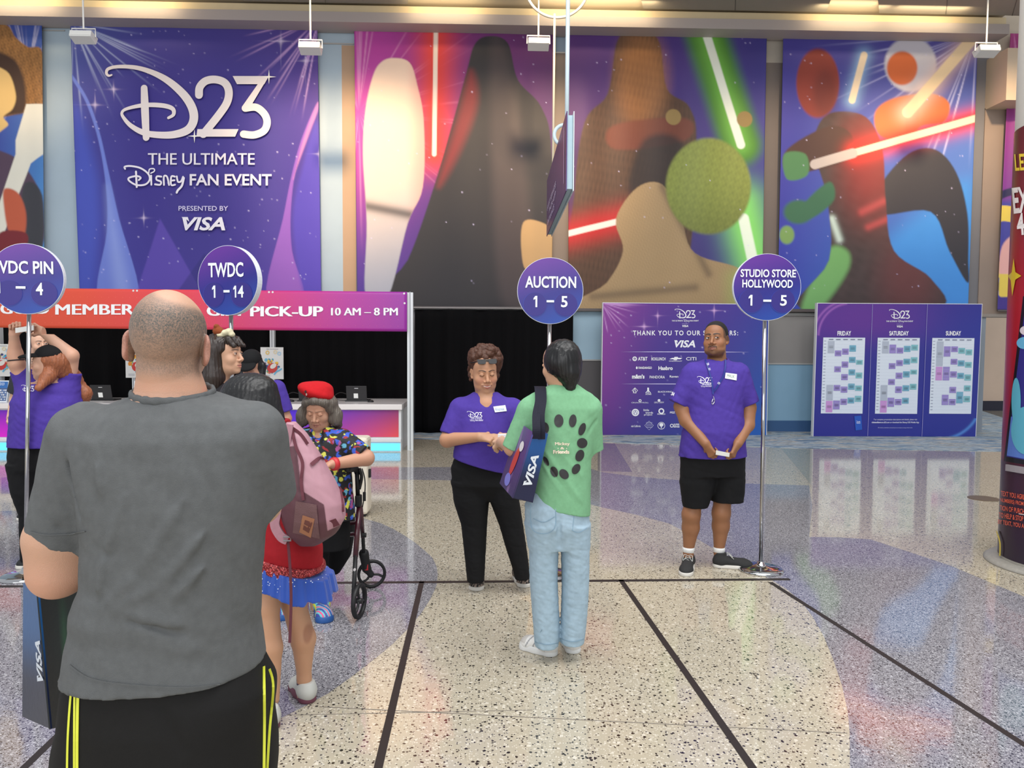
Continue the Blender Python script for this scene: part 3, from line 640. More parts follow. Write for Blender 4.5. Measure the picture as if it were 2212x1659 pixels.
for cx, cy, s in ((581, 166, 16), (420, 294, 15)): A.add(pl([(cx, cy-s), (cx+1.6, cy-1.6), (cx+s, cy), (cx+1.6, cy+1.6), (cx, cy+s), (cx-1.6, cy+1.6), (cx-s, cy), (cx-1.6, cy-1.6)]), (255, 250, 240))
A.build('logo', planeY(YB-.05), b1)
A = Art(); A.text('THE ULTIMATE', 320, 331, 550, 356, (236, 230, 240), .022); A.text('FAN EVENT', 410, 376, 587, 401, (236, 230, 240), .022); A.add(fit(SCRIPT, 268, 357, 400, 417), (240, 234, 244))
A.text('PRESENTED BY', 386, 445, 493, 455.5, (214, 208, 240), .008); A.add(fit(VISA, 394, 469, 487, 498), (240, 236, 246)); A.build('lettering', planeY(YB-.05), b1)
# ================================================================ pick-up booth
YBo = G(885, 972)[1]
bo = lambda x, y, yy=YBo: Y(x, y, yy)
WHM = mat('white_laminate', (226, 228, 230), .35)
PM = mat('white_post', (222, 226, 228), .3, coat=.3)
YH = YBo-.12
hb = empty('pickup_booth', bo(420, 972)*[1, 1, 0], 'pick-up booth of white posts carrying a long orange to magenta header sign', 'booth')
nx, ny = 120, 14; x = np.linspace(-60, 879, nx); t = (x+60)/939; Vv = []; Cc = []
for j in range(ny):
    v = j/(ny-1)
    for i in range(nx):
        yt, yb = 621.6+.0101*x[i], 707.6+.0098*x[i]; Vv.append(Y(x[i], yt*(1-v)+yb*v, YH))
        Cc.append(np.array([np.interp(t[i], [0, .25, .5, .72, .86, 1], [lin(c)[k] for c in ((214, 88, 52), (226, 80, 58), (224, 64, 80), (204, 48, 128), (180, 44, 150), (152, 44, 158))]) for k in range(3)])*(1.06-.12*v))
i = np.arange(nx*ny).reshape(ny, nx); F = np.stack([i[:-1, :-1], i[1:, :-1], i[1:, 1:], i[:-1, 1:]], -1).reshape(-1, 4); n = nx*ny
rim = np.r_[i[0, :], i[1:, -1], i[-1, -2::-1], i[-2:0:-1, 0]]; rn = np.roll(rim, -1)
Vv = np.array(Vv); Vv = np.r_[Vv, Vv+[0, .04, 0]]; F = np.r_[F, F[:, ::-1]+n, np.stack([rim, rn, rn+n, rim+n], -1)]
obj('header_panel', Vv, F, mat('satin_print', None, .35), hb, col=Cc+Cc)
A = Art(); hp = planeY(YH-.004)
for s, x0, x1 in (('GOLD', 1, 106), ('MEMBER', 120, 290), ('GIFT', 447, 530), ('PICK-UP', 541, 698)):
    yo = .0098*(x0+x1)/2; A.text(s, x0+1, 655.5+yo, x1-1, 677.5+yo, bold=.006, fat=1.5)
A.text('10 AM – 8 PM', 716, 665, 859, 681.5, bold=.006, fat=.8); A.build('lettering', hp, hb)
A = Art()
for xx, yy in ((288, 628), (296, 628), (581, 631), (589, 631), (873, 634), (874, 655)): A.add(ell2(xx, yy, 2.2, 2.2, 12), (230, 226, 226))
rs = np.random.RandomState(3)
for k in range(300):
    xx, yy = -40+915*(k % 60)/60, 640+14*(k//60)+.0098*(-40+915*(k % 60)/60); A.add(ell2(xx, yy, .8, .8, 6), tuple(np.clip(np.array((236, 110, 92))-np.array((40, 30, -70))*max(0, xx-350)/520, 0, 255)))
A.build('dots_and_screws', hp, hb, eps=8e-6)
fr = hb; YP = 13.12
def post(x, yt=632, yb=972, w=13, yp=None):
    yp = yp or YBo; a, c = Y(x-w/2, yt, yp), Y(x+w/2, yb, yp); o = MB().box((a[0], yp-.04, 0), (c[0], yp+.055, bo(886, 632)[2])).build('post', PM, fr)
    g = MB(); xm = (a[0]+c[0])/2; g.box((xm-.008, yp-.0415, .01), (xm+.008, yp-.0395, 2.5)); g.build('groove', mat('groove_grey', (150, 154, 158), .4), o)
for xx in (4, 290, 589.5): post(xx, yp=YP)
post(886.5)
for xx in (4, 290, 589.5, 886.5): q = Y(xx, 640, YP); MB().box((q[0]-.03, YBo, 2.42), (q[0]+.03, YP, 2.48)).build('cross_rail', PM, fr)
a, c = bo(-60, 640), bo(890, 660); MB().box((a[0], YBo-.03, a[2]-.06), (c[0], YBo+.03, a[2])).build('rail', PM, fr)
# counter
ct = empty('pickup_counter', bo(420, 975), 'long white pick-up counter with glowing coloured front panels', 'counter')
YK = G(420, 976)[1]; YKb = 13.05; ztop = Y(420, 872, YK)[2]
xl, xr = Y(-120, 900, YK)[0], Y(866, 900, YK)[0]
MB().box((xl, YK-.03, ztop-.085), (xr+.02, YKb-.02, ztop)).build('worktop', mat('worktop_white', (236, 230, 228), .25, coat=.3), ct, bevel=.006)
MB().box((xl, YK+.02, 0), (xr, YKb-.05, ztop-.085)).build('body', WHM, ct)
MB().box((xl, YK-.012, .16), (xr, YK+.02, .2)).build('ledge', WHM, ct)
GL = mat('lit_panel', None, .3, emit=.32)
def fpanel(x0, x1, tl, tr, bl, br):
    u = np.linspace(0, 1, 20); V = []; C = []
    for v in u:
        for q in u: V.append(Y(x0+(x1-x0)*q, 886+(944-886)*v, YK+.012)); C.append((lin(tl)*(1-q)+lin(tr)*q)*(1-v)+(lin(bl)*(1-q)+lin(br)*q)*v)
    i = np.arange(400).reshape(20, 20); F = np.stack([i[:-1, :-1], i[1:, :-1], i[1:, 1:], i[:-1, 1:]], -1).reshape(-1, 4)
    obj('front_panel', V, F, GL, ct, col=C)
fpanel(-80, 62, (70, 30, 170), (110, 36, 160), (210, 30, 190), (190, 30, 180)); fpanel(74, 282, (150, 36, 130), (196, 44, 96), (160, 30, 120), (200, 50, 80)); fpanel(300, 580, (120, 40, 150), (90, 30, 170), (150, 40, 120), (110, 30, 170)); fpanel(598, 861, (60, 34, 200), (120, 46, 96), (70, 36, 180), (206, 70, 74))
a, c = Y(-120, 954, YK), Y(864, 974, YK)
MB().col((72, 196, 240)).box((a[0], YK+.004, .02), (c[0], YK+.021, .135)).build('light_strip', mat('cyan_strip', (96, 204, 244), .4, emit=.75), ct)
# drapes
def drape(name, label, xa, xb, z0, z1, y, seed, parent=None, n=260, amp=.05):
    rs = np.random.RandomState(seed); xs = np.linspace(xa, xb, n); zz = np.linspace(z0, z1, 14); ph = np.cumsum(rs.uniform(.35, 1.1, n))*((xb-xa)/n/.022)*.5
    V = []; 
    for z in zz:
        k = .6+.4*(z1-z)/(z1-z0); V += [(x, y+amp*k*math.sin(p+.2*math.sin(z*2+x))+.02*math.sin(p*.37), z) for x, p in zip(xs, ph)]
    i = np.arange(len(V)).reshape(len(zz), n); F = np.stack([i[:-1, :-1], i[:-1, 1:], i[1:, 1:], i[1:, :-1]], -1).reshape(-1, 4); m_ = len(V)
    V = np.array(V); V = np.r_[V, V+[0, .012, 0]]; rim = np.r_[i[0, :], i[1:, -1], i[-1, -2::-1], i[-2:0:-1, 0]]; rn = np.roll(rim, -1); F = np.r_[F, F[:, ::-1]+m_, np.stack([rim, rim+m_, rn+m_, rn], -1)]
    return obj(name, V, F, mat('black_velour', (9, 8, 10), .9, spec=.15), None, label, 'curtain', smooth=True)
YD = 13.25; xs_ = [Y(v, 742, YD)[0] for v in (-60, 288, 590, 885)]
for k, lb in enumerate(('black pleated drape behind the magenta end of the counter', 'black pleated drape behind the middle bay of the counter', 'black pleated drape behind the red beret bay of the counter')):
    drape('booth_drape', lb, xs_[k]+.02, xs_[k+1]-.02, .006, Y(400, 690, YD)[2], YD, 10+k)
yq = 14.28; a = Y(896, 668, yq); c = Y(1240, 932, yq)
drape('black_curtain', 'tall black curtain hanging on the wall between the booth and the sponsor board', a[0], Y(1238, 742, yq)[0], .012, a[2], yq, 20, amp=.045)
MB().tube([(a[0]-.03, yq, a[2]+.026), (Y(1236, 742, yq)[0]+.02, yq, a[2]+.026)], .022, 10).build('curtain_rod', mat('rod_grey', (120, 116, 116), .4, metal=.6), None, label='grey rod carrying the tall black curtain', cat='curtain rod')
# posters on the booth posts
def poster(x0, y0, x1, y1, label, flyer_label, fx0, fy0, fx1, fy1, seed):
    yp = YP-.045; t = empty('poster_board', Y((x0+x1)/2, y1, yp), label, 'poster', 'illustrated poster boards on the booth posts')
    a, c = Y(x0, y0, yp), Y(x1, y1, yp); MB().box((a[0], yp-.012, c[2]), (c[0], yp, a[2])).build('board', mat('paper_white', (238, 238, 234), .5), t)
    A = Art(); rs = np.random.RandomState(seed); cx, w, h = (x0+x1)/2, x1-x0, y1-y0
    A.text('D23', cx-w*.24, y0+h*.045, cx-w*.13, y0+h*.08, (60, 60, 70)); A.add(rect2(cx-w*.1, y0+h*.055, cx+w*.26, y0+h*.07), (150, 150, 156))
    pal = [(60, 160, 200), (240, 150, 40), (206, 60, 60), (250, 206, 70), (120, 190, 220), (230, 120, 110), (120, 190, 90), (60, 70, 130)]
    for k in range(44):
        a_ = rs.uniform(0, 6.28); r = math.sqrt(rs.uniform(0, 1)); px, py = cx+math.cos(a_)*r*w*.36, y0+h*.57+math.sin(a_)*r*h*.26; s = rs.uniform(.03, .075)*w
        A.add(ell2(px, py, s, s*rs.uniform(.5, 1.5), 9, rs.uniform(0, 3)), pal[rs.randint(8)])
    A.add(fit(ell2(.5, .5, .5, .5, 16), cx-w*.22, y0+h*.5, cx+w*.24, y0+h*.8, -35), (214, 64, 58)); A.add(fit(ell2(.5, .5, .5, .5, 16), cx-w*.1, y0+h*.52, cx+w*.2, y0+h*.66, -35), (244, 238, 230))
    for dx, dy, c in ((-.2, .17, (240, 200, 90)), (.14, .15, (236, 220, 180)), (.31, .2, (170, 210, 236))): A.add(ring2(cx+w*dx, y0+h*dy, w*.05, w*.085, 14), c)
    A.add(stroke2d([(cx+w*.1, y0+h*.85), (cx+w*.2, y0+h*.76), (cx+w*.3, y0+h*.73), (cx+w*.4, y0+h*.68)], w*.06), (110, 190, 226))
    A.add(rect2(x0+w*.14, y0+h*.87, x0+w*.4, y0+h*.94), (206, 206, 208)); A.build('print', planeY(yp-.0135), t)
    yf = YK+.22; q = empty('flyer_stand', Y((fx0+fx1)/2, 866, yf)*[1, 1, 0]+[0, 0, ztop], flyer_label, 'flyer stand', 'blue flyers standing on the counter')
    zt = ztop+.33; a, c = Y(fx0, fy0, yf), Y(fx1, fy1, yf); xs0, xs1 = a[0], c[0]
    B = MB(); B.add([(xs0, yf, ztop), (xs1, yf, ztop), (xs1, yf+.08, zt), (xs0, yf+.08, zt), (xs0, yf+.012, ztop), (xs1, yf+.012, ztop), (xs1, yf+.092, zt), (xs0, yf+.092, zt)], [(0, 1, 2, 3), (5, 4, 7, 6), (1, 5, 6, 2), (4, 0, 3, 7), (3, 2, 6, 7), (4, 5, 1, 0)])
    B.add([(xs0+.03, yf+.08, zt-.05), (xs1-.03, yf+.08, zt-.05), (xs1-.03, yf+.16, ztop), (xs0+.03, yf+.16, ztop), (xs0+.03, yf+.086, zt-.05), (xs1-.03, yf+.086, zt-.05), (xs1-.03, yf+.166, ztop), (xs0+.03, yf+.166, ztop)], [(0, 1, 2, 3), (5, 4, 7, 6), (1, 5, 6, 2), (4, 0, 3, 7), (3, 2, 6, 7), (4, 5, 1, 0)])
    B.build('holder', mat('flyer_white', (224, 230, 236), .35), q)
    A = Art(); A.add(rect2(.07, .05, .93, .95), (52, 108, 178)); A.add(rect2(.07, .35, .93, .95), (74, 96, 140)); A.text('D23', .2, .1, .6, .22)
    for r in range(5):
        for cc_ in range(5): A.add(rect2(.14+cc_*.155, .42+r*.105, .25+cc_*.155, .49+r*.105), ((200, 208, 222), (120, 146, 190), (226, 226, 232))[(r+cc_*2) % 3])
    A.build('print', lambda u, v: np.array([xs0+(xs1-xs0)*u, yf+.08*(1-v)-.002, ztop+(zt-ztop)*(1-v)]), q)
poster(563, 750, 613, 819, 'white illustrated poster on the booth post beside the person in a black cap', 'blue flyer standing below the poster beside the black cap', 578, 822, 603, 862, 1)
poster(271, 746, 321, 816, 'white illustrated poster half hidden behind the shaved head', 'blue flyer behind the shaved man, on the counter', 285, 822, 310, 862, 2)
poster(-23, 743, 27, 813, 'white illustrated poster beside the raised arm, cut by the left frame edge', 'blue flyer at the left end of the counter', -11, 821, 14, 861, 3)
# laptops, mouse, cables on the counter
BLK = mat('black_plastic', (24, 24, 26), .4)
def laptop(px, label):
    y = YK+.55; p = Y(px, 850, y); t = empty('laptop', (p[0], y, ztop), label, 'laptop', 'black laptops on the counter')
    B = MB().box((p[0]-.19, y-.02, ztop), (p[0]+.19, y+.24, ztop+.022)); B.build('keyboard_base', BLK, t, bevel=.006)
    a = math.radians(14); R = np.array([[1, 0, 0], [0, math.cos(a), -math.sin(a)], [0, math.sin(a), math.cos(a)]])
    s = MB().box((-.165, -.012, 0), (.165, 0, .24), R, (p[0], y, ztop+.024)).build('screen', mat('laptop_lid', (38, 38, 40), .35), t, bevel=.005)
    MB().box((-.035, -.0135, .06), (.035, -.012, .14), R, (p[0]-.01, y, ztop+.0)).build('sticker', mat('paper_white', (238, 238, 234), .5), s)
    MB().box((-.03, -.0135, .2), (.03, -.012, .212), R, (p[0], y, ztop+.02)).build('badge', mat('badge_grey', (190, 190, 192), .35), s)
    MB().tube(cat([(p[0]-.17, y+.02, ztop+.012), (p[0]-.3, y-.02, ztop+.03), (p[0]-.36, y+.02, ztop+.09), (p[0]-.28, y+.06, ztop+.14), (p[0]-.17, y+.1, ztop+.11)], 6), .006, 6).build('cable', BLK, t)
laptop(221, 'black laptop behind the woman with raised arms'); laptop(668, 'black laptop half hidden behind the red beret'); laptop(771, 'black laptop nearest the end post of the counter')
for px, lb in ((800, 'small black mouse near the end post of the counter'), (628, 'small black card reader left of the red beret')):
    p = Y(px, 850, YK+.4); MB().lathe([(.05, 0), (.05, .02), (.03, .035), (0, .038)], (p[0], YK+.42, ztop), 16).build('computer_mouse' if px == 800 else 'card_reader', BLK, None, label=lb, cat='mouse' if px == 800 else 'card reader', smooth=True)
# ================================================================ standing boards
YS_ = G(1480, 940.5)[1]
def slab(t, c, y, thick, fn, nx=70, ny=56):
    tl, tr, br, bl = [np.array(q, float) for q in c]; u = np.linspace(0, 1, nx); v = np.linspace(0, 1, ny); U, V_ = np.meshgrid(u, v)
    P = (tl*(1-U)[..., None]+tr*U[..., None])*(1-V_)[..., None]+(bl*(1-U)[..., None]+br*U[..., None])*V_[..., None]; C = fn(P[..., 0], P[..., 1])
    A = [Y(*q, y) for q in c]; A[2][2] = A[3][2] = .008
    Q = (A[0]*(1-U)[..., None]+A[1]*U[..., None])*(1-V_)[..., None]+(A[3]*(1-U)[..., None]+A[2]*U[..., None])*V_[..., None]
    i = np.arange(nx*ny).reshape(ny, nx); F = np.stack([i[:-1, :-1], i[1:, :-1], i[1:, 1:], i[:-1, 1:]], -1).reshape(-1, 4)
    obj('printed_face', Q.reshape(-1, 3)-[0, .002, 0], F, mat('satin_print', None, .35), t, col=np.clip(C.reshape(-1, 3), 0, 1))
    B = MB().prism([A[0]+[-.012, 0, .012], A[3]+[-.012, 0, 0], A[2]+[.012, 0, 0], A[1]+[.012, 0, .012]], (0, thick, 0)); B.build('frame', mat('board_edge', (224, 224, 228), .4), t)
def lockup(A, cx, y0, s, c=(248, 246, 252)):
    A.add(fit(D23, cx-22.5*s, y0, cx+22.5*s, y0+21*s), c); A.text('THE ULTIMATE', cx-29*s, y0+24.5*s, cx-5*s, y0+27.5*s, c, .02); A.add(fit(SCRIPT, cx-4*s, y0+22.5*s, cx+9*s, y0+29.5*s), c); A.text('FAN EVENT', cx+10*s, y0+24.5*s, cx+29*s, y0+27.5*s, c, .02)
    A.text('PRESENTED BY', cx-7*s, y0+31.5*s, cx+7*s, y0+33*s, (190, 180, 230)); A.add(fit(VISA, cx-6.5*s, y0+35*s, cx+6.5*s, y0+39.5*s), c)
sb = empty('sponsor_board', G(1480, 940.5), 'freestanding purple board thanking sponsors, behind the man in shorts', 'board')
def fsp(X, Z):
    I = grad4(X, Z, 1300, 655, 1660, 943, (126, 44, 142), (52, 58, 154), (70, 44, 124), (30, 96, 180)); I = mixc(I, (150, 56, 156), elm(X, Z, 1305, 730, 70, 140, .95)*.6); I = mixc(I, (58, 48, 140), elm(X, Z, 1470, 800, 120, 160, .8)*.7)
    I = mixc(I, (220, 170, 230), rays(X, Z, 1300, 655, 110, 31, .6))
    for cx, cy, s in ((1391, 705, 7), (1420, 682, 5), (1542, 671, 6)): I = mixc(I, (236, 190, 240), np.exp(-(abs(X-cx)*abs(Z-cy)/s+(abs(X-cx)+abs(Z-cy))/s*.6))*.9)
    return stars(I, X, Z, (1305, 660, 1655, 940), 60, 32)
slab(sb, [(1303, 654.5), (1660, 658), (1655, 945), (1299, 938)], YS_, .09, fsp, 180, 144)
A = Art(); WT = (246, 246, 252); lockup(A, 1480, 667, 1.0)
A.text('THANK YOU TO OUR SPONSORS:', 1367, 714, 1594, 724.5, WT, .02, space=1.25); A.add(fit(VISA, 1457, 735, 1502, 750.5), WT)
for yy in (760, 829.3): A.add(pl([(1340, yy), (1420, yy-.7), (1560, yy-.3), (1620, yy+.6), (1560, yy+1.2), (1420, yy+.7)]), (214, 206, 246))
A.add(ring2(1371, 775, 3, 5, 16), WT); A.add(rect2(1366.5, 773, 1375.5, 774), WT); A.add(rect2(1366.5, 776, 1375.5, 777), WT)
for s, x0, y0, x1, y1, bo_ in (('AT&T', 1378, 771, 1398.5, 779, .03), ('BOXLUNCH', 1407, 772, 1437.5, 778.5, .02), ('CHEVROLET', 1445, 779, 1473.5, 781, .02), ('CITI', 1482, 771.5, 1504, 778.5, .01), ('FANDANGO', 1379, 792, 1408, 797, .03), ('Hasbro', 1422, 791, 1453, 799.5, .035), ('m&m\u2019s', 1365, 808.5, 1392, 818, .05), ('PANDORA', 1403, 811.5, 1436, 817.5, .012), ('Ravensburger', 1446.5, 811, 1490, 817, .02), ('ATARI', 1394, 849.5, 1406.5, 853, .02), ('BLACKWING', 1421.5, 844.5, 1451, 848, .01), ('CRUNCHYROLL', 1364, 868.5, 1401, 871, 0), ('GIRLS CREW', 1413, 867.5, 1434, 871, 0), ('little', 1390, 883.5, 1402, 888, .01), ('words', 1394, 889, 1410.5, 893.5, .01), ('project', 1391, 894, 1409, 898.5, .01), ('FUNKO', 1420, 893, 1437, 896, .02), ('PEZ', 1447, 889, 1458, 893, .02), ('visit California', 1363, 918, 1383.5, 922.5, .01), ('SUPER', 1455, 915, 1467.5, 918.5, .03), ('SERIES', 1455, 919.5, 1467.5, 923.5, .03)):
    A.text(s, x0, y0, x1, y1, WT, bo_)
A.add(pl([(1446, 776), (1452, 773), (1456, 773), (1457, 771), (1464, 771), (1465, 773), (1474, 773), (1470, 776), (1463, 776), (1462, 778), (1455, 778), (1455, 776)]), WT); A.add(ell2(1375.5, 794.5, 2, 3, 10), WT)
A.add(ring2(1371.5, 843.5, 5.4, 6.6, 4), WT); A.add(stroke2d([(1368, 849), (1371, 839), (1374, 849)], 1.2), WT)
for dx in (-3.5, 0, 3.5): A.add(stroke2d([(1400+dx*.3, 838), (1400+dx*.4, 844), (1400+dx*1.4, 848.5)], 1.6), WT)
A.add(ring2(1382.5, 865.5, 1.6, 3.2, 14), WT); A.add(ell2(1423.5, 865, 3, 3, 12), WT)
A.add(ell2(1372.5, 891, 8, 8, 22), WT); A.add(ring2(1372.5, 891, 4.6, 5.4, 18), (84, 64, 150)); A.add(stroke2d([(1370, 894), (1372.5, 887.5), (1375, 894)], 1), (84, 64, 150)); A.add(ring2(1428.5, 888, 3.6, 6.4, 16), WT); A.add(ring2(1428.5, 919.5, 7, 8, 22), WT); A.add(ell2(1428.5, 917.5, 4.6, 4, 14), WT); A.add(rect2(1427.6, 918, 1429.4, 925), WT)
for r in range(4): A.add(rect2(1395.5, 912.5+r*3.4, 1409, 913.4+r*3.4), (190, 190, 226))
A.add(ring2(1402, 919, 9.2, 10, 4, ), (206, 206, 236)); A.add(ring2(1451, 919.5, 2.4, 4, 12), WT)
A.build('lettering', planeY(YS_-.006), sb)
kb = empty('schedule_board', G(1920, 943.5), 'freestanding blue board with three white day schedule sheets', 'board')
YK2 = G(1920, 943.5)[1]
def fsc(X, Z):
    I = grad4(X, Z, 1766, 656, 2120, 942, (86, 46, 146), (46, 46, 146), (40, 44, 140), (32, 74, 172)); I = mixc(I, (110, 50, 150), elm(X, Z, 1870, 690, 110, 60, .95)*.6); I = mixc(I, (44, 46, 142), sstep(700, 780, Z)*.8)
    for r, cx, cy in ((70, 1838, 725), (82, 1838, 730)): I = mixc(I, (190, 120, 210), np.exp(-((np.hypot(X-cx, Z-cy)-r)/2)**2)*(X < 1830)*(Z < 725)*.6)
    I = mixc(I, (90, 150, 226), np.exp(-((np.hypot(X-2030, Z-860)-90)/3)**2)*(X > 2050)*(Z > 905)*.8); return I
slab(kb, [(1766.5, 655.5), (2121, 657.5), (2107, 945), (1757, 941.5)], YK2, .09, fsc, 150, 120)
A = Art(); lockup(A, 1943, 668, 1.0); kp = planeY(YK2-.006)
for s, x0, x1 in (('FRIDAY', 1809, 1838), ('SATURDAY', 1921, 1963), ('SUNDAY', 2043, 2076)): A.text(s, x0, 715, x1, 725, WT, .03)
A.text('For complete presentation descriptions and details, please visit', 1888, 904.5, 1981, 908.5, (230, 230, 246)); A.text('ultimatefanevent.d23.com or download the Disney D23 Mobile App', 1883, 910.5, 1985, 915, (230, 230, 246), .01); A.text('All schedules, presentations, and special guests are subject to change without notice.', 1896, 922.5, 1971, 925.5, (190, 190, 230))
for p in ((1884.5, 657, 1874, 942), (2003, 657.5, 1991, 944)): A.add(pl([(p[0]-.5, p[1]), (p[0]+.5, p[1]), (p[2]+.5, p[3]), (p[2]-.5, p[3])]), (150, 146, 200))
A.add(pl([(1845, 899), (1860, 897.5), (1862, 928), (1848, 930)]), (40, 90, 190)); A.add(fit(D23, 1848.5, 909, 1858, 915), WT)
A.build('lettering', kp, kb)
SHEETS = [((1778.5, 729), (1869, 729.5), (1863, 893.5), (1773, 893)), ((1896, 729.5), (1987, 730), (1981, 894), (1890, 893.5)), ((2014, 730), (2105, 730.5), (2097.5, 894), (2007, 893.5))]
CELLS = [[(0, .045, .205, 'g'), (1, .17, .245, 'p'), (2, .145, .225, 'p'), (3, .1, .185, 't'), (3, .255, .33, 't'), (4, .295, .355, 'c'), (2, .315, .395, 'p'), (1, .38, .455, 'p'), (3, .42, .495, 't'), (4, .46, .535, 'c'), (2, .48, .56, 'p'), (0, .625, .825, 'g'), (0, .835, .985, 'm'), (1, .625, .7, 'p'), (2, .645, .725, 'p'), (3, .605, .685, 't'), (4, .63, .7, 'c'), (1, .83, .945, 'p'), (2, .805, .885, 'p'), (3, .79, .865, 't'), (4, .765, .845, 'c')],
         [(0, .045, .205, 'g'), (1, .09, .205, 'p'), (2, .13, .205, 'p'), (3, .105, .185, 't'), (4, .09, .165, 'c'), (1, .335, .41, 'p'), (2, .295, .37, 'p'), (3, .275, .35, 't'), (4, .255, .33, 'c'), (2, .46, .54, 'p'), (3, .44, .52, 't'), (4, .42, .48, 'c'), (1, .545, .62, 'p'), (0, .625, .825, 'g'), (0, .83, .985, 'm'), (1, .79, .91, 'p'), (2, .64, .725, 'p'), (3, .625, .7, 't'), (4, .605, .68, 'c'), (2, .805, .885, 'p'), (3, .79, .865, 't')],
         [(0, .045, .37, 'g'), (0, .38, .56, 'm'), (1, .11, .245, 'p'), (2, .11, .185, 'p'), (3, .13, .205, 'c'), (4, .15, .225, 'c'), (1, .38, .56, 'p'), (2, .275, .35, 'p'), (3, .295, .37, 't'), (4, .315, .39, 'c'), (2, .44, .52, 'p'), (3, .46, .535, 't'), (4, .48, .56, 'c'), (1, .75, .885, 'p'), (2, .645, .725, 'p'), (3, .71, .86, 't'), (4, .625, .7, 'c'), (2, .805, .885, 'p'), (4, .765, .845, 'c')]]
PC = dict(g=(182, 190, 206), p=(156, 140, 206), t=(118, 176, 202), c=(134, 194, 204), m=(204, 150, 214))
for q, cells in zip(SHEETS, CELLS):
    A_ = [np.array(c, float) for c in q]
    bl = lambda u, v: (A_[0]*(1-u)+A_[1]*u)*(1-v)+(A_[3]*(1-u)+A_[2]*u)*v
    A = Art(); R_ = lambda u0, v0, u1, v1, c: A.add(pl([bl(u0, v0), bl(u1, v0), bl(u1, v1), bl(u0, v1)]), c)
    R_(0, 0, 1, 1, (224, 232, 244)); A.build('schedule_sheet', planeY(YK2-.006), kb, mat('schedule_paper', None, .5))  # plain sheet paper, one even bluish white without emission
    A = Art()
    for r in range(23): R_(.1, .045+r*.041, .97, .0462+r*.041, (206, 212, 228)); R_(.02, .042+r*.041, .075, .049+r*.041, (150, 156, 176))
    for c in range(5): R_(.13+c*.172, .018, .24+c*.172, .03, (130, 134, 160))
    A.build('ruled_lines', planeY(YK2-.0075), kb)
    A = Art()
    for c, v0, v1, k in cells:
        u0 = .115+c*.172; R_(u0, v0, u0+.158, v1, PC[k])
    A.build('session_blocks', planeY(YK2-.009), kb)
    A = Art()
    for c, v0, v1, k in cells:
        u0 = .115+c*.172; vm = (v0+v1)/2
        for j in (-1, 0, 1): R_(u0+.03, vm+j*.012-.002, u0+.128, vm+j*.012+.003, tuple(np.array(PC[k])*.72))
    A.build('session_text', planeY(YK2-.0105), kb)
# ================================================================ round queue signs on chrome poles
CH = mat('chrome', (188, 188, 190), .08, metal=1.0)
def qsign(label, base, cx, cy, r, lines, nums, rot=0.0, thick=.03, squash=1.0, cut=None):
    g = G(*base); y = g[1]; t = empty('queue_sign', g, label, 'sign', 'round queue signs on chrome poles')
    c = Y(cx, cy, y); R = r*y/FPX
    MB().lathe([(.165, 0), (.165, .012), (.155, .022), (.12, .03), (.05, .038), (.03, .05), (.024, .07), (0, .07)], g, 48).build('base', CH, t, smooth=True)
    MB().tube([g+[0, 0, .05], [g[0]*.5+c[0]*.5, y, 1.0], [c[0], y, c[2]-R*.6]], .0145, 16).build('pole', CH, t, smooth=True)
    a = math.radians(rot); ux = np.array([math.cos(a), math.sin(a), 0]); nn = np.array([math.sin(a), -math.cos(a), 0])   # face axis and outward normal
    yo = c+nn*.035
    V = []; C = []; n = 64; rr = np.linspace(0, 1, 14)
    for q in rr:
        for k in range(n):
            w = 2*math.pi*k/n; u, v = q*math.cos(w), q*math.sin(w); V.append(yo+ux*u*R*squash+np.array([0, 0, v*R]))
            tt = np.clip((v-.3*u+.1)/1.1, 0, 1); bb = np.clip((-v+.4*u-.2)/1.2, 0, 1); C.append(lin((40, 38, 132))*(1-tt)*(1-bb)+lin((98, 46, 148))*tt+lin((24, 78, 168))*bb*(1-tt))
    i = np.arange(14*n).reshape(14, n); F = np.stack([i[:-1], np.roll(i[:-1], -1, 1), np.roll(i[1:], -1, 1), i[1:]], -1).reshape(-1, 4)
    obj('face', V, F, mat('satin_print', None, .35), t, col=C)
    B = MB(); V = []
    for rr_, dd in ((1.012, -.001), (1.012, -thick)):
        for k in range(n): w = 2*math.pi*k/n; V.append(yo+nn*dd*1.0+ux*math.cos(w)*R*squash*rr_+np.array([0, 0, math.sin(w)*R*rr_]))
    V.append(yo-nn*.0015); 
    F = [(k, (k+1) % n, n+(k+1) % n, n+k) for k in range(n)]+[tuple(range(n, 2*n))]+[(k, (k+1) % n, 2*n) for k in range(n)]
    obj('disc', V, F, mat('sign_edge', (226, 230, 238), .35), t)
    fn = lambda off: (lambda px, py: yo+nn*off+ux*((px-cx)/r)*R*squash+np.array([0, 0, -((py-cy)/r)*R]))
    A = Art()
    for dx in (-.47, .47): A.add(ell2(cx+dx*r, cy+.42*r, .37*r, .37*r, 36), (50, 58, 160)); 
    A.build('number_rims', fn(.002), t)
    A = Art()
    for dx in (-.47, .47): A.add(ell2(cx+dx*r+.005*r, cy+.41*r, .355*r, .355*r, 36), (46, 36, 126))
    A.build('number_discs', fn(.0035), t)
    A = Art()
    for s, x0, y0, x1, y1 in lines: A.text(s, x0, y0, x1, y1, (238, 246, 250), .022)
    one = pl([(0, .2), (.5, 0), (1, 0), (1, 1), (.52, 1), (.52, .26), (0, .36)])
    for s, x0, y0, x1, y1 in nums:
        if s[0] == '1': A.add(fit(one, x0+(1 if s == '1' else -2), y0, x0+(9 if s == '1' else 5), y1), (238, 246, 250))
        if s != '1': A.text(s[-1], x1-14 if s != '–' else x0, y0, x1, y1, (238, 246, 250), .02)
    A.build('lettering', fn(.005), t)
    return t
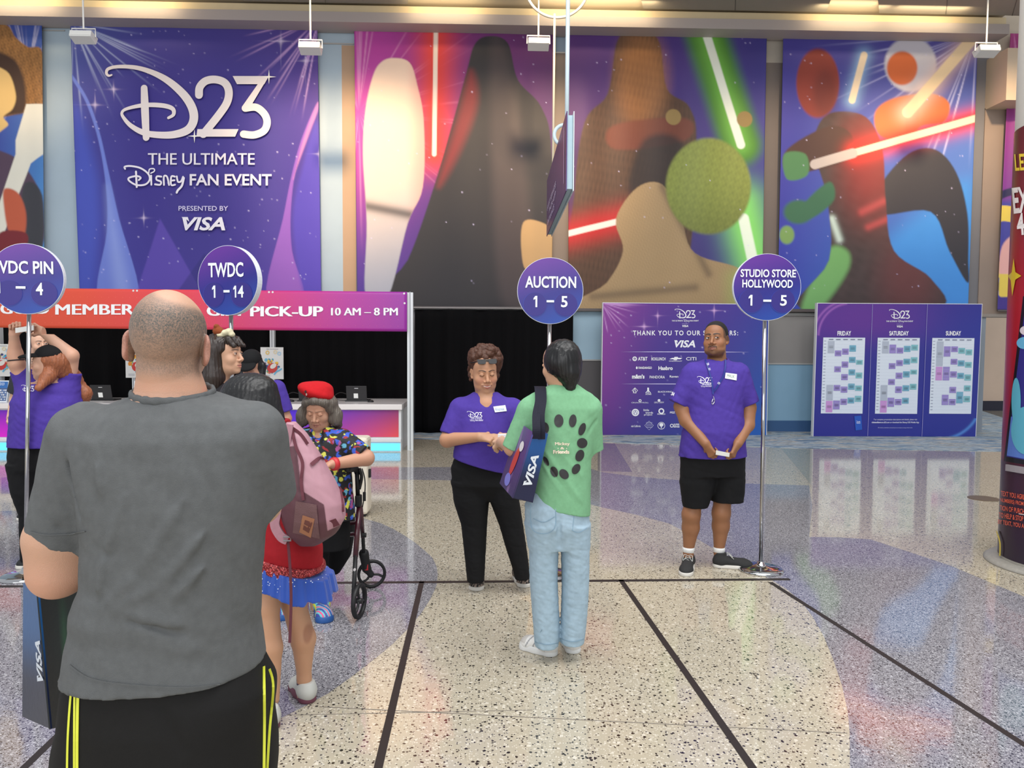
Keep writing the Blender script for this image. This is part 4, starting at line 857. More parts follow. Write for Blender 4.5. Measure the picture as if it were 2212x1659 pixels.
qsign('round blue queue sign standing beside the man in black shorts', (1643, 1232), 1653.5, 621, 71, [('STUDIO STORE', 1596, 583, 1713, 600), ('HOLLYWOOD', 1600, 605, 1707, 622.5)], [('1', 1613, 638, 1622, 661), ('5', 1680, 638, 1695, 661), ('–', 1645, 648, 1662, 652.5)], squash=1.03)
qsign('round blue queue sign reading AUCTION, above the person in green', (1180, 1242), 1188, 629, 70, [('AUCTION', 1134, 598, 1243, 623)], [('1', 1151, 640, 1160, 664), ('5', 1211, 640, 1225, 664), ('–', 1180, 649, 1196, 653.5)])
qsign('round blue queue sign with a thick white rim, above the dark haired woman', (508, 1258), 498, 606.5, 72.5, [('TWDC', 452, 569, 538, 600)], [('1', 460, 617, 467, 643), ('14', 515, 618, 538, 643), ('–', 489, 627, 504, 632)], rot=-16, thick=.055, squash=.985)
qsign('round blue queue sign cut by the left frame edge', (56, 1247), 62, 603, 73, [('TWDC PIN', -18, 566, 116, 593)], [('1', 3, 609, 12, 634), ('4', 78, 611, 95, 637), ('–', 42, 619, 61, 624)], rot=6, thick=.04)
# ================================================================ things hung from the ceiling
FM = mat('fixture_white', (222, 222, 220), .35)
y = 12.6; c = Y(671, 104, y)
lt = empty('pendant_wall_washer', (c[0], y, c[2]), 'white box wall washer hanging at the right edge of the THE ULTIMATE banner', 'lamp', 'white wall washers on rods')
w = .17; B = MB().prism([(c[0]-w, y-.1, c[2]+.07), (c[0]-w, y-.13, c[2]-.03), (c[0]-w, y+.05, c[2]-.1), (c[0]-w, y+.12, c[2]+.02)], (2*w, 0, 0)); B.build('housing', FM, lt, bevel=.01)
MB().tube([(c[0]-w-.015, y, c[2]), (c[0]-w-.015, y, c[2]+.13), (c[0]+w+.015, y, c[2]+.13), (c[0]+w+.015, y, c[2])], .011, 8).build('bracket', FM, lt)
MB().tube([(c[0], y, c[2]+.13), (c[0], y, ZC+.06)], .014, 10).build('rod', FM, lt)
MB().box((c[0]-w+.01, y-.132, c[2]-.012), (c[0]+w-.01, y-.112, c[2]+.0)).build('lip', FM, lt)
for px, py, lb in ((181, 80, 'white box wall washer hanging at the left edge of the THE ULTIMATE banner'), (1163, 95, 'white box wall washer hanging over the dark peak banner'), (2130, 110, 'white box wall washer hanging nearest the wrapped column')):
    q = copy_tree(lt); e_ = Y(px, py, y); q.location = e_; q['label'] = lb
    for ch in q.children:
        if ch.name.startswith('rod'): ch.scale = (1, 1, (ZC+.06-e_[2]-.0)/(ZC+.06-c[2]))
# blade sign seen edge on
n0, f0 = 8.6, 12.25
hs = empty('hanging_blade_sign', Y(1233, 416, n0), 'purple hanging sign seen almost edge on, on a white pole', 'hanging sign')
def bl3(x, yt, yb, d): return Y(x, yt, d), Y(x, yb, d)
a, b_ = bl3(1224, 247, 416, n0); c_, d_ = bl3(1241, 247, 416, n0); e1, g1 = bl3(1181.5, 386, 508, f0); h1, k1 = bl3(1193, 386, 508, f0)
zt, zbm = (a[2]+e1[2])/2, (b_[2]+g1[2])/2
L0, L1, R0_, R1 = a[:2], e1[:2], c_[:2], h1[:2]
P3 = lambda q, z: np.array([q[0], q[1], z])
def wall2(A_, B_, th, z0, z1):
    A_, B_ = np.array(A_), np.array(B_); d = (B_-A_)/np.linalg.norm(B_-A_); nn = np.array([-d[1], d[0]])*th
    return MB().prism([(*A_, z0), (*B_, z0), (*(B_+nn), z0), (*(A_+nn), z0)], (0, 0, z1-z0))
wall2(L0, L1, -.01, zbm, zt).build('left_face', mat('blade_violet', (72, 40, 112), .3), hs); wall2(R0_, R1, .01, zbm, zt).build('right_face', mat('blade_white', (214, 230, 236), .4), hs)
MB().prism([P3(L0+np.array([.012, .05]), zbm+.03), P3(L1+np.array([.012, 0]), zbm+.03), P3(R1-np.array([.012, 0]), zbm+.03), P3(R0_-np.array([.012, -.05]), zbm+.03)], (0, 0, zt-zbm-.06)).build('core', mat('blade_core', (184, 210, 220), .5), hs)
def onleft(u, v):
    q = np.array(L0)*(1-u)+np.array(L1)*u; d = np.array(L1)-np.array(L0); d /= np.linalg.norm(d); nn = np.array([-d[1], d[0]]); nn = nn if nn[0] < 0 else -nn
    q = q+nn*.006; return np.array([q[0], q[1], zt+(zbm-zt)*v])
A = Art()
for k, (s, u0, u1) in enumerate((('GUEST SERVICES', .42, .95), ('PICK-UP', .42, .8), ('ENTRANCE', .5, .9))):
    v, f = text2d(s, .02); v = np.c_[1-(1-v[:, 0])*(u1-u0)-(1-u1), .5+.14*k+v[:, 1]*.09]; v[:, 0] = u1-(v[:, 0]-u0); A.add((v, f), (206, 196, 226))
A.add(rect2(.06, .12, .08, .85), (200, 170, 210)); A.build('lettering', onleft, hs)
yp = 9.6; t0, t1 = Y(1224.5, -90, yp), Y(1224.5, 262, yp); MB().tube([(t1[0], yp, zt-.3), (t1[0], yp, t0[2])], .026, 14).build('pole', mat('pole_white', (206, 224, 232), .35), hs, smooth=True)
ring = [Y(1216, 291, 10.2)+np.array([-.02+.0*k, 0, 0]) for k in range(1)]; rc_ = Y(1219, 291, 10.0); MB().tube([rc_+np.array([-.13*math.sin(w), .02, .13*math.cos(w)]) for w in np.linspace(-.3, math.pi+.3, 20)], .024, 10).build('hook', mat('pole_white', (206, 224, 232), .35), hs, smooth=True)
yp = 12.0; rr = Y(1203, -32, yp); ch = empty('ceiling_hoop', Y(1197, 480, yp), 'pale round hoop hanging high up with a thin cream pole below', 'hanging frame')
MB().tube([rr+np.array([.49*math.sin(w), 0, -.49*math.cos(w)]) for w in np.linspace(0, 2*math.pi, 49)], .022, 10, cap=False).build('hoop', mat('hoop_grey', (186, 180, 172), .4), ch, smooth=True)
p0, p1 = Y(1198, 30, yp), Y(1193, 500, yp); MB().tube([p0, p1], .018, 10).build('pole', mat('pole_cream', (222, 206, 176), .4), ch, smooth=True)
# ================================================================ smooth solids: blended tapered limbs, lofts and ellipsoids meshed as one surface
def nrmz(v): v = np.asarray(v, float); return v/(np.linalg.norm(v)+1e-12)
def frame(fwd, up=(0, 0, 1), roll=0.0):
    y = nrmz(fwd); x = nrmz(np.cross(y, up)); z = np.cross(x, y)
    if roll: a = math.radians(roll); x, z = x*math.cos(a)+z*math.sin(a), -x*math.sin(a)+z*math.cos(a)
    return np.c_[x, y, z]
class Sdf:
    def __init__(s): s.ops = []; s.disp = None; s.clips = []
    def _op(s, fn, lo, hi, k, mode='add'): s.ops.append((fn, np.array(lo, float), np.array(hi, float), k, mode)); return s
    def cap(s, p0, p1, r0, r1=None, k=.02, mode='add', flat=False, flat0=False, sq=1.0, sqdir=None):
        """tapered limb; sq < 1 flattens it along sqdir"""
        p0 = np.asarray(p0, float); p1 = np.asarray(p1, float); r1 = r0 if r1 is None else r1; ax = p1-p0; L = np.linalg.norm(ax)+1e-9; ax = ax/L; m = max(r0, r1)/min(sq, 1.0)
        def fn(X, Y_, Z):
            qx, qy, qz = X-p0[0], Y_-p0[1], Z-p0[2]; t = qx*ax[0]+qy*ax[1]+qz*ax[2]; h = np.clip(t/L, 0, 1)
            cx, cy, cz = qx-ax[0]*h*L, qy-ax[1]*h*L, qz-ax[2]*h*L
            if sqdir is not None:
                e = cx*sqdir[0]+cy*sqdir[1]+cz*sqdir[2]; f = 1/sq-1; cx, cy, cz = cx+e*f*sqdir[0], cy+e*f*sqdir[1], cz+e*f*sqdir[2]
            d = np.sqrt(cx*cx+cy*cy+cz*cz)-(r0+(r1-r0)*h)
            if sqdir is not None: d = d*(.5+.5*sq)
            if flat: d = np.maximum(d, t-L)
            if flat0: d = np.maximum(d, -t)
            return d
        return s._op(fn, np.minimum(p0, p1)-m, np.maximum(p0, p1)+m, k, mode)
    def ell(s, c, r, R=None, k=.02, mode='add'):
        c = np.asarray(c, float); r = np.asarray(r, float) if hasattr(r, '__len__') else np.array([r]*3, float); m = r.max()
        def fn(X, Y_, Z):
            x, y, z = X-c[0], Y_-c[1], Z-c[2]
            if R is not None: x, y, z = x*R[0, 0]+y*R[1, 0]+z*R[2, 0], x*R[0, 1]+y*R[1, 1]+z*R[2, 1], x*R[0, 2]+y*R[1, 2]+z*R[2, 2]
            k0 = np.sqrt((x/r[0])**2+(y/r[1])**2+(z/r[2])**2); k1 = np.sqrt((x/r[0]**2)**2+(y/r[1]**2)**2+(z/r[2]**2)**2)
            return k0*(k0-1)/(k1+1e-9)
        return s._op(fn, c-m, c+m, k, mode)
    def loft(s, lv, k=.02, n=2.2, mode='add', top=True, bot=True):
        """stack of ellipses up z: rows (z, cx, cy, a, b)"""
        lv = np.array(sorted([list(map(float, q)) for q in lv])); z0, z1 = lv[0, 0], lv[-1, 0]
        zz = np.linspace(z0, z1, 160); T = np.array([np.interp(zz, lv[:, 0], lv[:, i]) for i in range(1, 5)])
        w = max(3, int(.022/((z1-z0)/160))|1); w = min(w, 41); ker = np.hanning(w+2)[1:-1]; ker /= ker.sum()
        T = np.array([np.convolve(np.pad(q, w//2, 'reflect', reflect_type='odd'), ker, 'valid') for q in T])
        lo = [min((lv[:, 1]-lv[:, 3])), min(lv[:, 2]-lv[:, 4]), z0]; hi = [max(lv[:, 1]+lv[:, 3]), max(lv[:, 2]+lv[:, 4]), z1]
        def fn(X, Y_, Z):
            cx, cy, a, b = [np.interp(Z, zz, q) for q in T]
            u, v = np.abs((X-cx)/a), np.abs((Y_-cy)/b); q = (u**n+v**n)**(1/n)
            d = (q-1)*np.minimum(a, b)*np.where(q > 1, 1, 1)
            if top: d = np.maximum(d, Z-z1)
            if bot: d = np.maximum(d, z0-Z)
            return d
        return s._op(fn, lo, hi, k, mode)
    def box(s, c, h, R=None, r=.005, k=.005, mode='add'):
        c = np.asarray(c, float); h = np.asarray(h, float)-r; R = np.eye(3) if R is None else R; m = np.linalg.norm(h)+r
        def fn(X, Y_, Z):
            x, y, z = X-c[0], Y_-c[1], Z-c[2]; x, y, z = x*R[0, 0]+y*R[1, 0]+z*R[2, 0], x*R[0, 1]+y*R[1, 1]+z*R[2, 1], x*R[0, 2]+y*R[1, 2]+z*R[2, 2]
            a, b, e = np.abs(x)-h[0], np.abs(y)-h[1], np.abs(z)-h[2]
            return np.sqrt(np.maximum(a, 0)**2+np.maximum(b, 0)**2+np.maximum(e, 0)**2)+np.minimum(np.maximum(a, np.maximum(b, e)), 0)-r
        return s._op(fn, c-m, c+m, k, mode)
    def clip(s, p, n): s.clips.append((np.asarray(p, float), nrmz(n))); return s
    def bounds(s):
        a = [o for o in s.ops if o[4] == 'add']; return np.min([o[1] for o in a], 0), np.max([o[2] for o in a], 0)
    def mesh(s, res, lo=None, hi=None, smooth=1):
        b0, b1 = s.bounds(); lo = b0-.015 if lo is None else np.maximum(lo, b0-.015); hi = b1+.015 if hi is None else np.minimum(hi, b1+.015)
        ax = [np.arange(lo[i]-2*res, hi[i]+3*res, res) for i in range(3)]; sh = tuple(len(a) for a in ax)
        F = np.full(sh, .12, np.float32)
        for fn, l, h, k, mode in s.ops:
            mg = k*1.05+3*res+.012; ix = [(max(0, np.searchsorted(ax[i], l[i]-mg)), min(sh[i], np.searchsorted(ax[i], h[i]+mg))) for i in range(3)]
            if any(a >= b for a, b in ix): continue
            sl = tuple(slice(a, b) for a, b in ix); g = [ax[i][sl[i]] for i in range(3)]
            d = fn(g[0][:, None, None], g[1][None, :, None], g[2][None, None, :]); A = F[sl]
            if mode == 'add': h_ = np.maximum(k-np.abs(A-d), 0)/k; F[sl] = np.minimum(A, d)-h_*h_*k*.25
            elif mode == 'sub': h_ = np.maximum(k-np.abs(A+d), 0)/k; F[sl] = np.maximum(A, -d)+h_*h_*k*.25
            else: F[sl] = np.maximum(A, d)
        if s.disp is not None:
            m = np.nonzero(np.abs(F) < .035); P = [ax[i][m[i]] for i in range(3)]; F[m] += s.disp(*P).astype(np.float32)
        for p, n in s.clips:
            F = np.maximum(F, ((ax[0]-p[0])*n[0])[:, None, None]+((ax[1]-p[1])*n[1])[None, :, None]+((ax[2]-p[2])*n[2])[None, None, :]).astype(np.float32)
        for i in range(3):          # close against the sampling box
            a = [slice(None)]*3; a[i] = 0; F[tuple(a)] = np.maximum(F[tuple(a)], res); a[i] = -1; F[tuple(a)] = np.maximum(F[tuple(a)], res)
        I = F < 0; c = np.zeros(tuple(n-1 for n in sh), np.int8)
        for dx in (0, 1):
            for dy in (0, 1):
                for dz in (0, 1): c += I[dx:sh[0]-1+dx, dy:sh[1]-1+dy, dz:sh[2]-1+dz]
        act = np.argwhere((c > 0) & (c < 8))
        if len(act) == 0: return np.zeros((0, 3)), np.zeros((0, 4), int)
        idx = np.full(c.shape, -1, np.int32); idx[tuple(act.T)] = np.arange(len(act))
        off = np.array([[0, 0, 0], [1, 0, 0], [0, 1, 0], [1, 1, 0], [0, 0, 1], [1, 0, 1], [0, 1, 1], [1, 1, 1]])
        vals = np.stack([F[tuple((act+o).T)] for o in off], 1); acc = np.zeros((len(act), 3)); cnt = np.zeros(len(act))
        for a, b in ((0, 1), (2, 3), (4, 5), (6, 7), (0, 2), (1, 3), (4, 6), (5, 7), (0, 4), (1, 5), (2, 6), (3, 7)):
            m = (vals[:, a] < 0) != (vals[:, b] < 0); t = vals[m, a]/(vals[m, a]-vals[m, b])
            acc[m] += off[a]+(off[b]-off[a])*t[:, None]; cnt[m] += 1
        V = (act+acc/cnt[:, None])*res+np.array([a[0] for a in ax]); Fs = []
        for d in range(3):
            u, v = [(1, 2), (2, 0), (0, 1)][d]; a = [slice(None)]*3; b = [slice(None)]*3; a[d] = slice(0, -1); b[d] = slice(1, None)
            s0, s1 = I[tuple(a)], I[tuple(b)]; e = np.argwhere(s0 != s1)
            e = e[(e[:, u] > 0) & (e[:, v] > 0) & (e[:, u] < sh[u]-1) & (e[:, v] < sh[v]-1)]
            if not len(e): continue
            q = []
            for du, dv in ((-1, -1), (0, -1), (0, 0), (-1, 0)):
                w = e.copy(); w[:, u] += du; w[:, v] += dv; q.append(idx[tuple(w.T)])
            q = np.stack(q, 1); fl = s0[tuple(e.T)]; q[~fl] = q[~fl][:, ::-1]; Fs.append(q)
        Fq = np.concatenate(Fs)
        for _ in range(smooth):
            n = len(V); e0 = Fq.ravel(); e1 = np.roll(Fq, -1, 1).ravel(); S_ = np.stack([np.bincount(e0, V[e1, i], n)+np.bincount(e1, V[e0, i], n) for i in range(3)], 1)
            k = np.bincount(e0, minlength=n)+np.bincount(e1, minlength=n); V = V*.5+.5*S_/np.maximum(k, 1)[:, None]
        return V, Fq
    def multi(s, boxes, smooth=1):
        V = []; F = []; n = 0
        for res, lo, hi in boxes:
            v, f = s.mesh(res, lo, hi, smooth); V.append(v); F.append(f+n); n += len(v)
        return np.concatenate(V), np.concatenate(F)
def wrinkle(seed, amp, scale, dirs=None, n=5):
    rs = np.random.RandomState(seed); K = []
    for i in range(n):
        d = rs.normal(size=3) if dirs is None else np.array(dirs[i % len(dirs)], float)+rs.normal(size=3)*.18
        K.append((nrmz(d)*6.283/scale*rs.uniform(.6, 1.5), rs.uniform(0, 6.28), nrmz(rs.normal(size=3))*6.283/(scale*2.6), rs.uniform(0, 6.28), rs.uniform(.5, 1)))
    def f(X, Y_, Z):
        g = 0
        for k, p, k2, p2, w in K:
            s2 = np.sin(X*k2[0]+Y_*k2[1]+Z*k2[2]+p2); t = np.sin(X*k[0]+Y_*k[1]+Z*k[2]+p+1.6*s2); g = g+w*(1-2*np.abs(t))*(.5+.5*np.sin(s2*3+p))
        return amp*g/n
    return f
def creases(segs):
    """soft ridges (d < 0) and grooves (d > 0) along line segments: (p0, p1, width, depth)"""
    def f(X, Y_, Z):
        g = np.zeros_like(X)
        for a, b, w, d in segs:
            a, b = np.asarray(a), np.asarray(b); e = b-a; L2 = e@e; t = np.clip(((X-a[0])*e[0]+(Y_-a[1])*e[1]+(Z-a[2])*e[2])/L2, 0, 1)
            q = (X-a[0]-e[0]*t)**2+(Y_-a[1]-e[1]*t)**2+(Z-a[2]-e[2]*t)**2; g += d*np.exp(-q/(w*w))*(1-np.abs(2*t-1)**4)
        return g
    return f
def addf(*fs): return lambda X, Y_, Z: sum(f(X, Y_, Z) for f in fs)
# ---------------------------------------------------------------- heads, hands, limbs
class Head:
    def __init__(s, c, fwd, sc=1.0, roll=0.0, up=(0, 0, 1)): s.c = np.asarray(c, float); s.R = frame(fwd, up, roll); s.s = sc; s.paint = []
    def L(s, p): return s.c+s.R@(np.array(p, float)*s.s)
    def loc(s, V): return (V-s.c)@s.R/s.s
    def build(s, S, fat=0.0, jaw=1.0, nose=1.0, lids=.0, ears=1.0, smile=0.0, chin=1.0, gaze=(0, 1, 0), lip=1.0, earout=0):
        k = s.s; L = s.L; R = s.R; E = lambda c, r, kk=.02, mode='add', RR=None: S.ell(L(c), np.array(r)*k, R if RR is None else RR, kk*k, mode)
        C = lambda a, b, r0, r1=None, kk=.01, mode='add': S.cap(L(a), L(b), r0*k, (r1 or r0)*k, kk*k, mode)
        s.gaze = nrmz(gaze); s.lids = lids; f = fat
        E((0, -.018, .03), (.074, .094, .088)); E((0, .028, .03), (.062, .056, .062), .03); E((0, .02, -.045), (.059+f, .066, .08), .03)
        E((0, .034, -.086), (.045*jaw+f, .044, .032), .025); E((0, .074, -.103), (.019*chin, .016, .015), .02)
        for g in (-1, 1):
            E((g*.037, .056, -.036), (.024+f*.6, .024, .026), .02)
            C((g*.012, .082, .019), (g*.042, .066, .02), .008, .007, .014)
            E((g*.031, .1, .001), (.0175, .0155, .0105), .012, 'sub')
        C((0, .08, .01), (0, .1+.006*nose, -.034), .0078, .0108, .012)
        for g in (-1, 1): E((g*.0125*nose, .0945, -.041), (.0088*nose, .011, .0085), .007); E((g*.007, .101, -.0475), (.0036, .005, .0032), .003, 'sub')
        E((0, .078, -.07), (.028, .018, .022), .014)
        w, up = .021+.010*smile, .006*smile
        for a, b in (((-w, .0835, -.0705+up), (0, .0955, -.0665)), ((0, .0955, -.0665), (w, .0835, -.0705+up))): C(a, b, .0032*lip, .005*lip, .004)
        for a, b in (((-w*.85, .083, -.075+up), (0, .0945, -.0795)), ((0, .0945, -.0795), (w*.85, .083, -.075+up))): C(a, b, .0035*lip, .0058*lip, .005)
        for a, b in (((-w-.002, .0885, -.0715+up*1.2), (0, .1, -.0728)), ((0, .1, -.0728), (w+.002, .0885, -.0715+up*1.2))): C(a, b, .0016, .0022, .003, 'sub')
        for g in (-1, 1):
            x = g*.031; E((x, .0775, .0), (.0132,)*3, .0015)
            zl = .0074-lids*.0137
            C((x-.0145, .0805, .0005-lids*.003), (x, .0892-.001*lids, zl), .0034, .0036, .003); C((x, .0892-.001*lids, zl), (x+.0145, .0805, .0005-lids*.003), .0036, .0034, .003)
            if lids > .3: E((x, .0768, .002), (.0134, .0134, .0128), .003)
            C((x-.013, .081, -.003), (x, .0875, -.0072), .003, .0032, .003); C((x, .0875, -.0072), (x+.013, .081, -.003), .0032, .003, .003)
            if ears:
                q = R@frame((g*(-.35-.5*earout), 1, -.12)); E((g*(.079+.004*earout), -.012, -.008), np.array((.0075, .0185, .031))*ears, .006, 'add', q); E((g*(.088+.012*earout), -.03-.004*earout, -.012), (.009, .008, .022), .006, 'sub') if earout else None; E((g*(.0865+.003*earout), -.008+.01*earout, -.004), np.array((.007, .0105, .019))*ears, .005, 'sub', q); E((g*.077, -.004, -.036), (.006, .009, .009), .006)
        return s
    def spot(s, c, r, rgb, a=1.0, soft=.25): s.paint.append((np.array(c, float), np.array(r, float) if hasattr(r, '__len__') else np.array([r]*3, float), lin(rgb), a, soft)); return s
    def both(s, c, r, rgb, a=1.0, soft=.25):
        for g in (-1, 1): s.spot((g*c[0], c[1], c[2]), r, rgb, a, soft)
        return s
    def color(s, V, skin, iris=(60, 40, 28), fn=None):
        P = s.loc(V); C = np.tile(lin(skin), (len(V), 1))
        if fn is not None: C = fn(P, C)
        for c, r, rgb, a, soft in s.paint:
            q = np.sqrt((((P-c)/r)**2).sum(1)); m = a*(1-sstep(1-soft, 1+soft, q)); C = C*(1-m[:, None])+rgb*m[:, None]
        if s.lids < .6:
            for g in (-1, 1):
                d = P-np.array([g*.031, .0775, 0]); r = np.linalg.norm(d, axis=1); m = (r < .0142) & (P[:, 1] > .08) & (P[:, 2] > -.0062) & (P[:, 2] < .0064-s.lids*.012)
                ang = np.degrees(np.arccos(np.clip((d/(r[:, None]+1e-9))@s.gaze, -1, 1))); C[m] = lin((226, 220, 214)); C[m & (ang < 30)] = lin(iris); C[m & (ang < 11)] = lin((14, 12, 12))
                l = (P[:, 1] > .08) & (np.abs(P[:, 0]-g*.031) < .014) & (np.abs(P[:, 2]-(.007-s.lids*.0132)+((P[:, 0]-g*.031)/.014)**2*.005) < .0016) & (r < .0165); C[l] = lin((40, 26, 22))
        return C
def ear_free(*a): pass
def brows(H, rgb, z=.022, arch=.004, w=.0045, a=.9, x0=.013, x1=.047):
    for g in (-1, 1):
        for t in np.linspace(0, 1, 7):
            x = x0+(x1-x0)*t; H.spot((g*x, .088-.012*t*t, z+arch*math.sin(t*2.4)-.003*t), (.0065, .02, w*(1-.4*t)), rgb, a, .4)
def lipstick(H, rgb, smile=0.0, a=.8):
    H.spot((0, .095, -.067), (.012, .012, .0055), rgb, a, .4); H.spot((0, .095, -.079), (.014, .012, .006), rgb, a, .4)
    for g in (-1, 1): H.spot((g*.013, .09, -.072+.002*smile), (.011, .012, .0065), rgb, a, .4)
def mouthline(H, rgb=(70, 34, 30), w=.02, smile=0.0, h=.0012):
    for x in np.linspace(-w, w, 15): H.spot((x, .092, -.0722+.005*smile*(x/w)**2), (.0028, .02, h), rgb, .9, .5)
def hand(S, wr, fwd, palm, side=1, curl=(.5, .6, .65, .7), s=1.0, thumb=(.55, .25), spread=.06, base=None):
    """wr wrist, fwd towards the fingertips, palm the way the palm faces, side +1 puts the thumb on cross(fwd, palm)"""
    wr = np.asarray(wr, float); f = nrmz(fwd); p = nrmz(np.asarray(palm, float)-f*(np.asarray(palm, float)@f)); t = np.cross(f, p)*side; s = s*1.0
    K = .006
    S.cap(wr, wr+f*.03*s, .024*s, .026*s, .02, sq=.72, sqdir=p)
    tips = []
    for i, (o, l0, l1, l2, r, ln) in enumerate(((.030, .042, .026, .02, .0092, .088), (.011, .046, .029, .021, .0094, .091), (-.008, .043, .027, .021, .0090, .086), (-.026, .033, .021, .018, .0080, .077))):
        a = wr+f*.012*s+t*o*.6*s; b = wr+f*ln*s+t*o*s; S.cap(a, b, .0125*s, .0115*s, .012)
        c = curl[i]*1.0; ang = c*1.15; d = nrmz(f*math.cos(ang)+p*math.sin(ang)+t*spread*(1.2-i*.8)); q = b+d*l0*s; S.cap(b, q, r*1.05*s, r*.97*s, K)
        ang += c*1.5; d = nrmz(f*math.cos(ang)+p*math.sin(ang)); q2 = q+d*l1*s; S.cap(q, q2, r*.97*s, r*.9*s, K)
        ang += c*.9; d = nrmz(f*math.cos(ang)+p*math.sin(ang)); q3 = q2+d*l2*s; S.cap(q2, q3, r*.9*s, r*.78*s, K); tips.append(q3)
    a = wr+f*.022*s+t*.02*s; b = a+nrmz(f*.55+t*.75+p*.35)*.042*s; S.cap(a, b, .0155*s, .0125*s, .014)
    d = nrmz(f*(.9-thumb[0]*.5)+t*(.45-thumb[0]*.9)+p*(.25+thumb[0]*.8)); c = b+d*.034*s; S.cap(b, c, .0115*s, .0105*s, K); d = nrmz(d+p*thumb[1]-t*thumb[1]); e = c+d*.026*s; S.cap(c, e, .0105*s, .0085*s, K)
    return tips
def body_obj(S, boxes, root, colfn, m, name='body'):
    V, F = S.multi(boxes); return obj(name, V, F, m, root, col=colfn(V), smooth=True)
def solid(S, res, name, m, root, smooth=1, col=None, label=None, lo=None, hi=None):
    V, F = S.mesh(res, lo, hi, smooth)
    if callable(col): col = col(V)
    return obj(name, V, F, m, root, smooth=True, col=col, label=label)
SKIN = mat('skin', None, .5, sss=.12, bump=.12, bscale=420)
def cloth(name, rgb, rough=.8, bump=.25, bscale=900, var=.05, sheen=.0): return mat(name, rgb, rough, bump=bump, bscale=bscale, var=var, vscale=60, sheen=sheen, spec=.25)
def hairmat(name, rgb, rough=.42, stretch=(1, 1, .08), bscale=520, var=.35): return mat(name, rgb, rough, bump=.22, bscale=bscale, var=var, vscale=260, stretch=stretch, spec=.5)
def shoe(root, heel, toe, upper, sole, w=.047, h=.085, z0=0.0, name='shoe', solemat=None, top=None, chunk=.028, detail=None):
    heel = np.array([heel[0], heel[1], 0.]); toe = np.array([toe[0], toe[1], 0.]); f = nrmz(toe-heel); L = np.linalg.norm(toe-heel); z = np.array([0, 0, 1.]); R = frame(f)
    S = Sdf(); q = lambda t, zz, x=0: heel+f*L*t+z*(zz+z0)+R[:, 0]*x
    S.ell(q(.16, .045), (w*.82, .05, .05), R, .02); S.cap(q(.15, .05), q(.2, h+.012), w*.8, w*.72, .03, sq=1); S.cap(q(.25, .052), q(.72, .036), w*.86, w*.9, .03, sq=.8, sqdir=z); S.ell(q(.8, .03), (w*.95, L*.2, .034), R, .03)
    S.clip(q(.5, .012), -z); S.clip(q(.2, h+.008), z)
    V, F = S.mesh(.004 if w > .03 else .003)
    o = obj(name, V, F, upper, root, smooth=True, col=(detail(V, heel, f, R, L) if detail else None))
    B = Sdf(); B.cap(q(.14, .012), q(.5, .012), w*.92, w*.92, .03); B.cap(q(.5, .012), q(.78, .012), w*.92, w*1.02, .03); B.ell(q(.84, .012), (w*.98, L*.18, .05), R, .02); B.clip(q(.5, chunk), z); B.clip(q(.5, .0), -z)
    V, F = B.mesh(.004); obj('sole', V, F, sole, o, smooth=False)
    return o
def laces(o, heel, toe, rgb, h=.085, n=5, w=.02, z0=0.0):
    heel = np.array([heel[0], heel[1], 0.]); toe = np.array([toe[0], toe[1], 0.]); f = nrmz(toe-heel); L = np.linalg.norm(toe-heel); R = frame(f); B = MB(); x = R[:, 0]
    for i in range(n):
        t = .36+.3*i/n; zz = h-.002-(t-.33)*.062/.4+z0; a = heel+f*L*t; s = 1 if i % 2 else -1
        B.tube(cat([a-x*w-f*.008*s+[0, 0, zz-.004], a+[0, 0, zz+.005], a+x*w+f*.008*s+[0, 0, zz-.004]], 4), .0025, 6)
    a = heel+f*L*.34
    for s in (-1, 1): B.tube(cat([a+[0, 0, h+z0], a+x*s*.03+f*.01+[0, 0, h+.004+z0], a+x*s*.035+f*.045+[0, 0, h-.03+z0], a+x*s*.012+f*.02+[0, 0, h-.006+z0]], 5), .0022, 6)
    B.build('laces', mat('lace_%d_%d_%d' % rgb, rgb, .8), o)
def on_mesh(o, fallback=None):
    """a function laying photo-sized art on the surface of a mesh object, a hair above the cloth"""
    me = o.data; off = np.array(wloc(o)); V = [Vector(np.array(v.co)+off) for v in me.vertices]; T = BVHTree.FromPolygons(V, [tuple(p.vertices) for p in me.polygons])
    cam_o = Vector((0, 0, CAMZ))
    def f(px, py, lift=.003):
        d = Vector(ray(px, py)).normalized(); h, n, i, t = T.ray_cast(cam_o, d)
        if h is None:
            h, n, i, t = T.find_nearest(cam_o+d*((V[0]-cam_o).length))
        n = n if n.dot(d) < 0 else -n
        return np.array(h+n*lift)
    return f
def gridquad(P, nx=8, ny=5):
    a, b, c, d = [np.array(p, float) for p in P]; V = []
    for j in range(ny):
        v = j/(ny-1)
        for i in range(nx): u = i/(nx-1); V.append((a*(1-u)+b*u)*(1-v)+(d*(1-u)+c*u)*v)
    return np.array(V), [(j*nx+i, j*nx+i+1, (j+1)*nx+i+1, (j+1)*nx+i) for j in range(ny-1) for i in range(nx-1)]
def torsolv(rows, y0):
    """rows (py, x left, x right, half depth, y shift) in photo pixels at distance y0 -> loft rows"""
    out = []
    for py, xl, xr, hd, dy in rows:
        a, b = Y(xl, py, y0), Y(xr, py, y0); out.append(((a[2]+b[2])/2, (a[0]+b[0])/2, y0+dy, (b[0]-a[0])/2, hd))
    return out
# ================================================================ people
def pp(y0): return lambda px, py, dy=0.0: Y(px, py, y0)+np.array([0, dy, 0]) if dy == 0 else Y(px, py, y0+dy)
PURPLE = cloth('tee_purple', (76, 56, 150)); BLACKC = cloth('black_cotton', (22, 22, 24), .85)
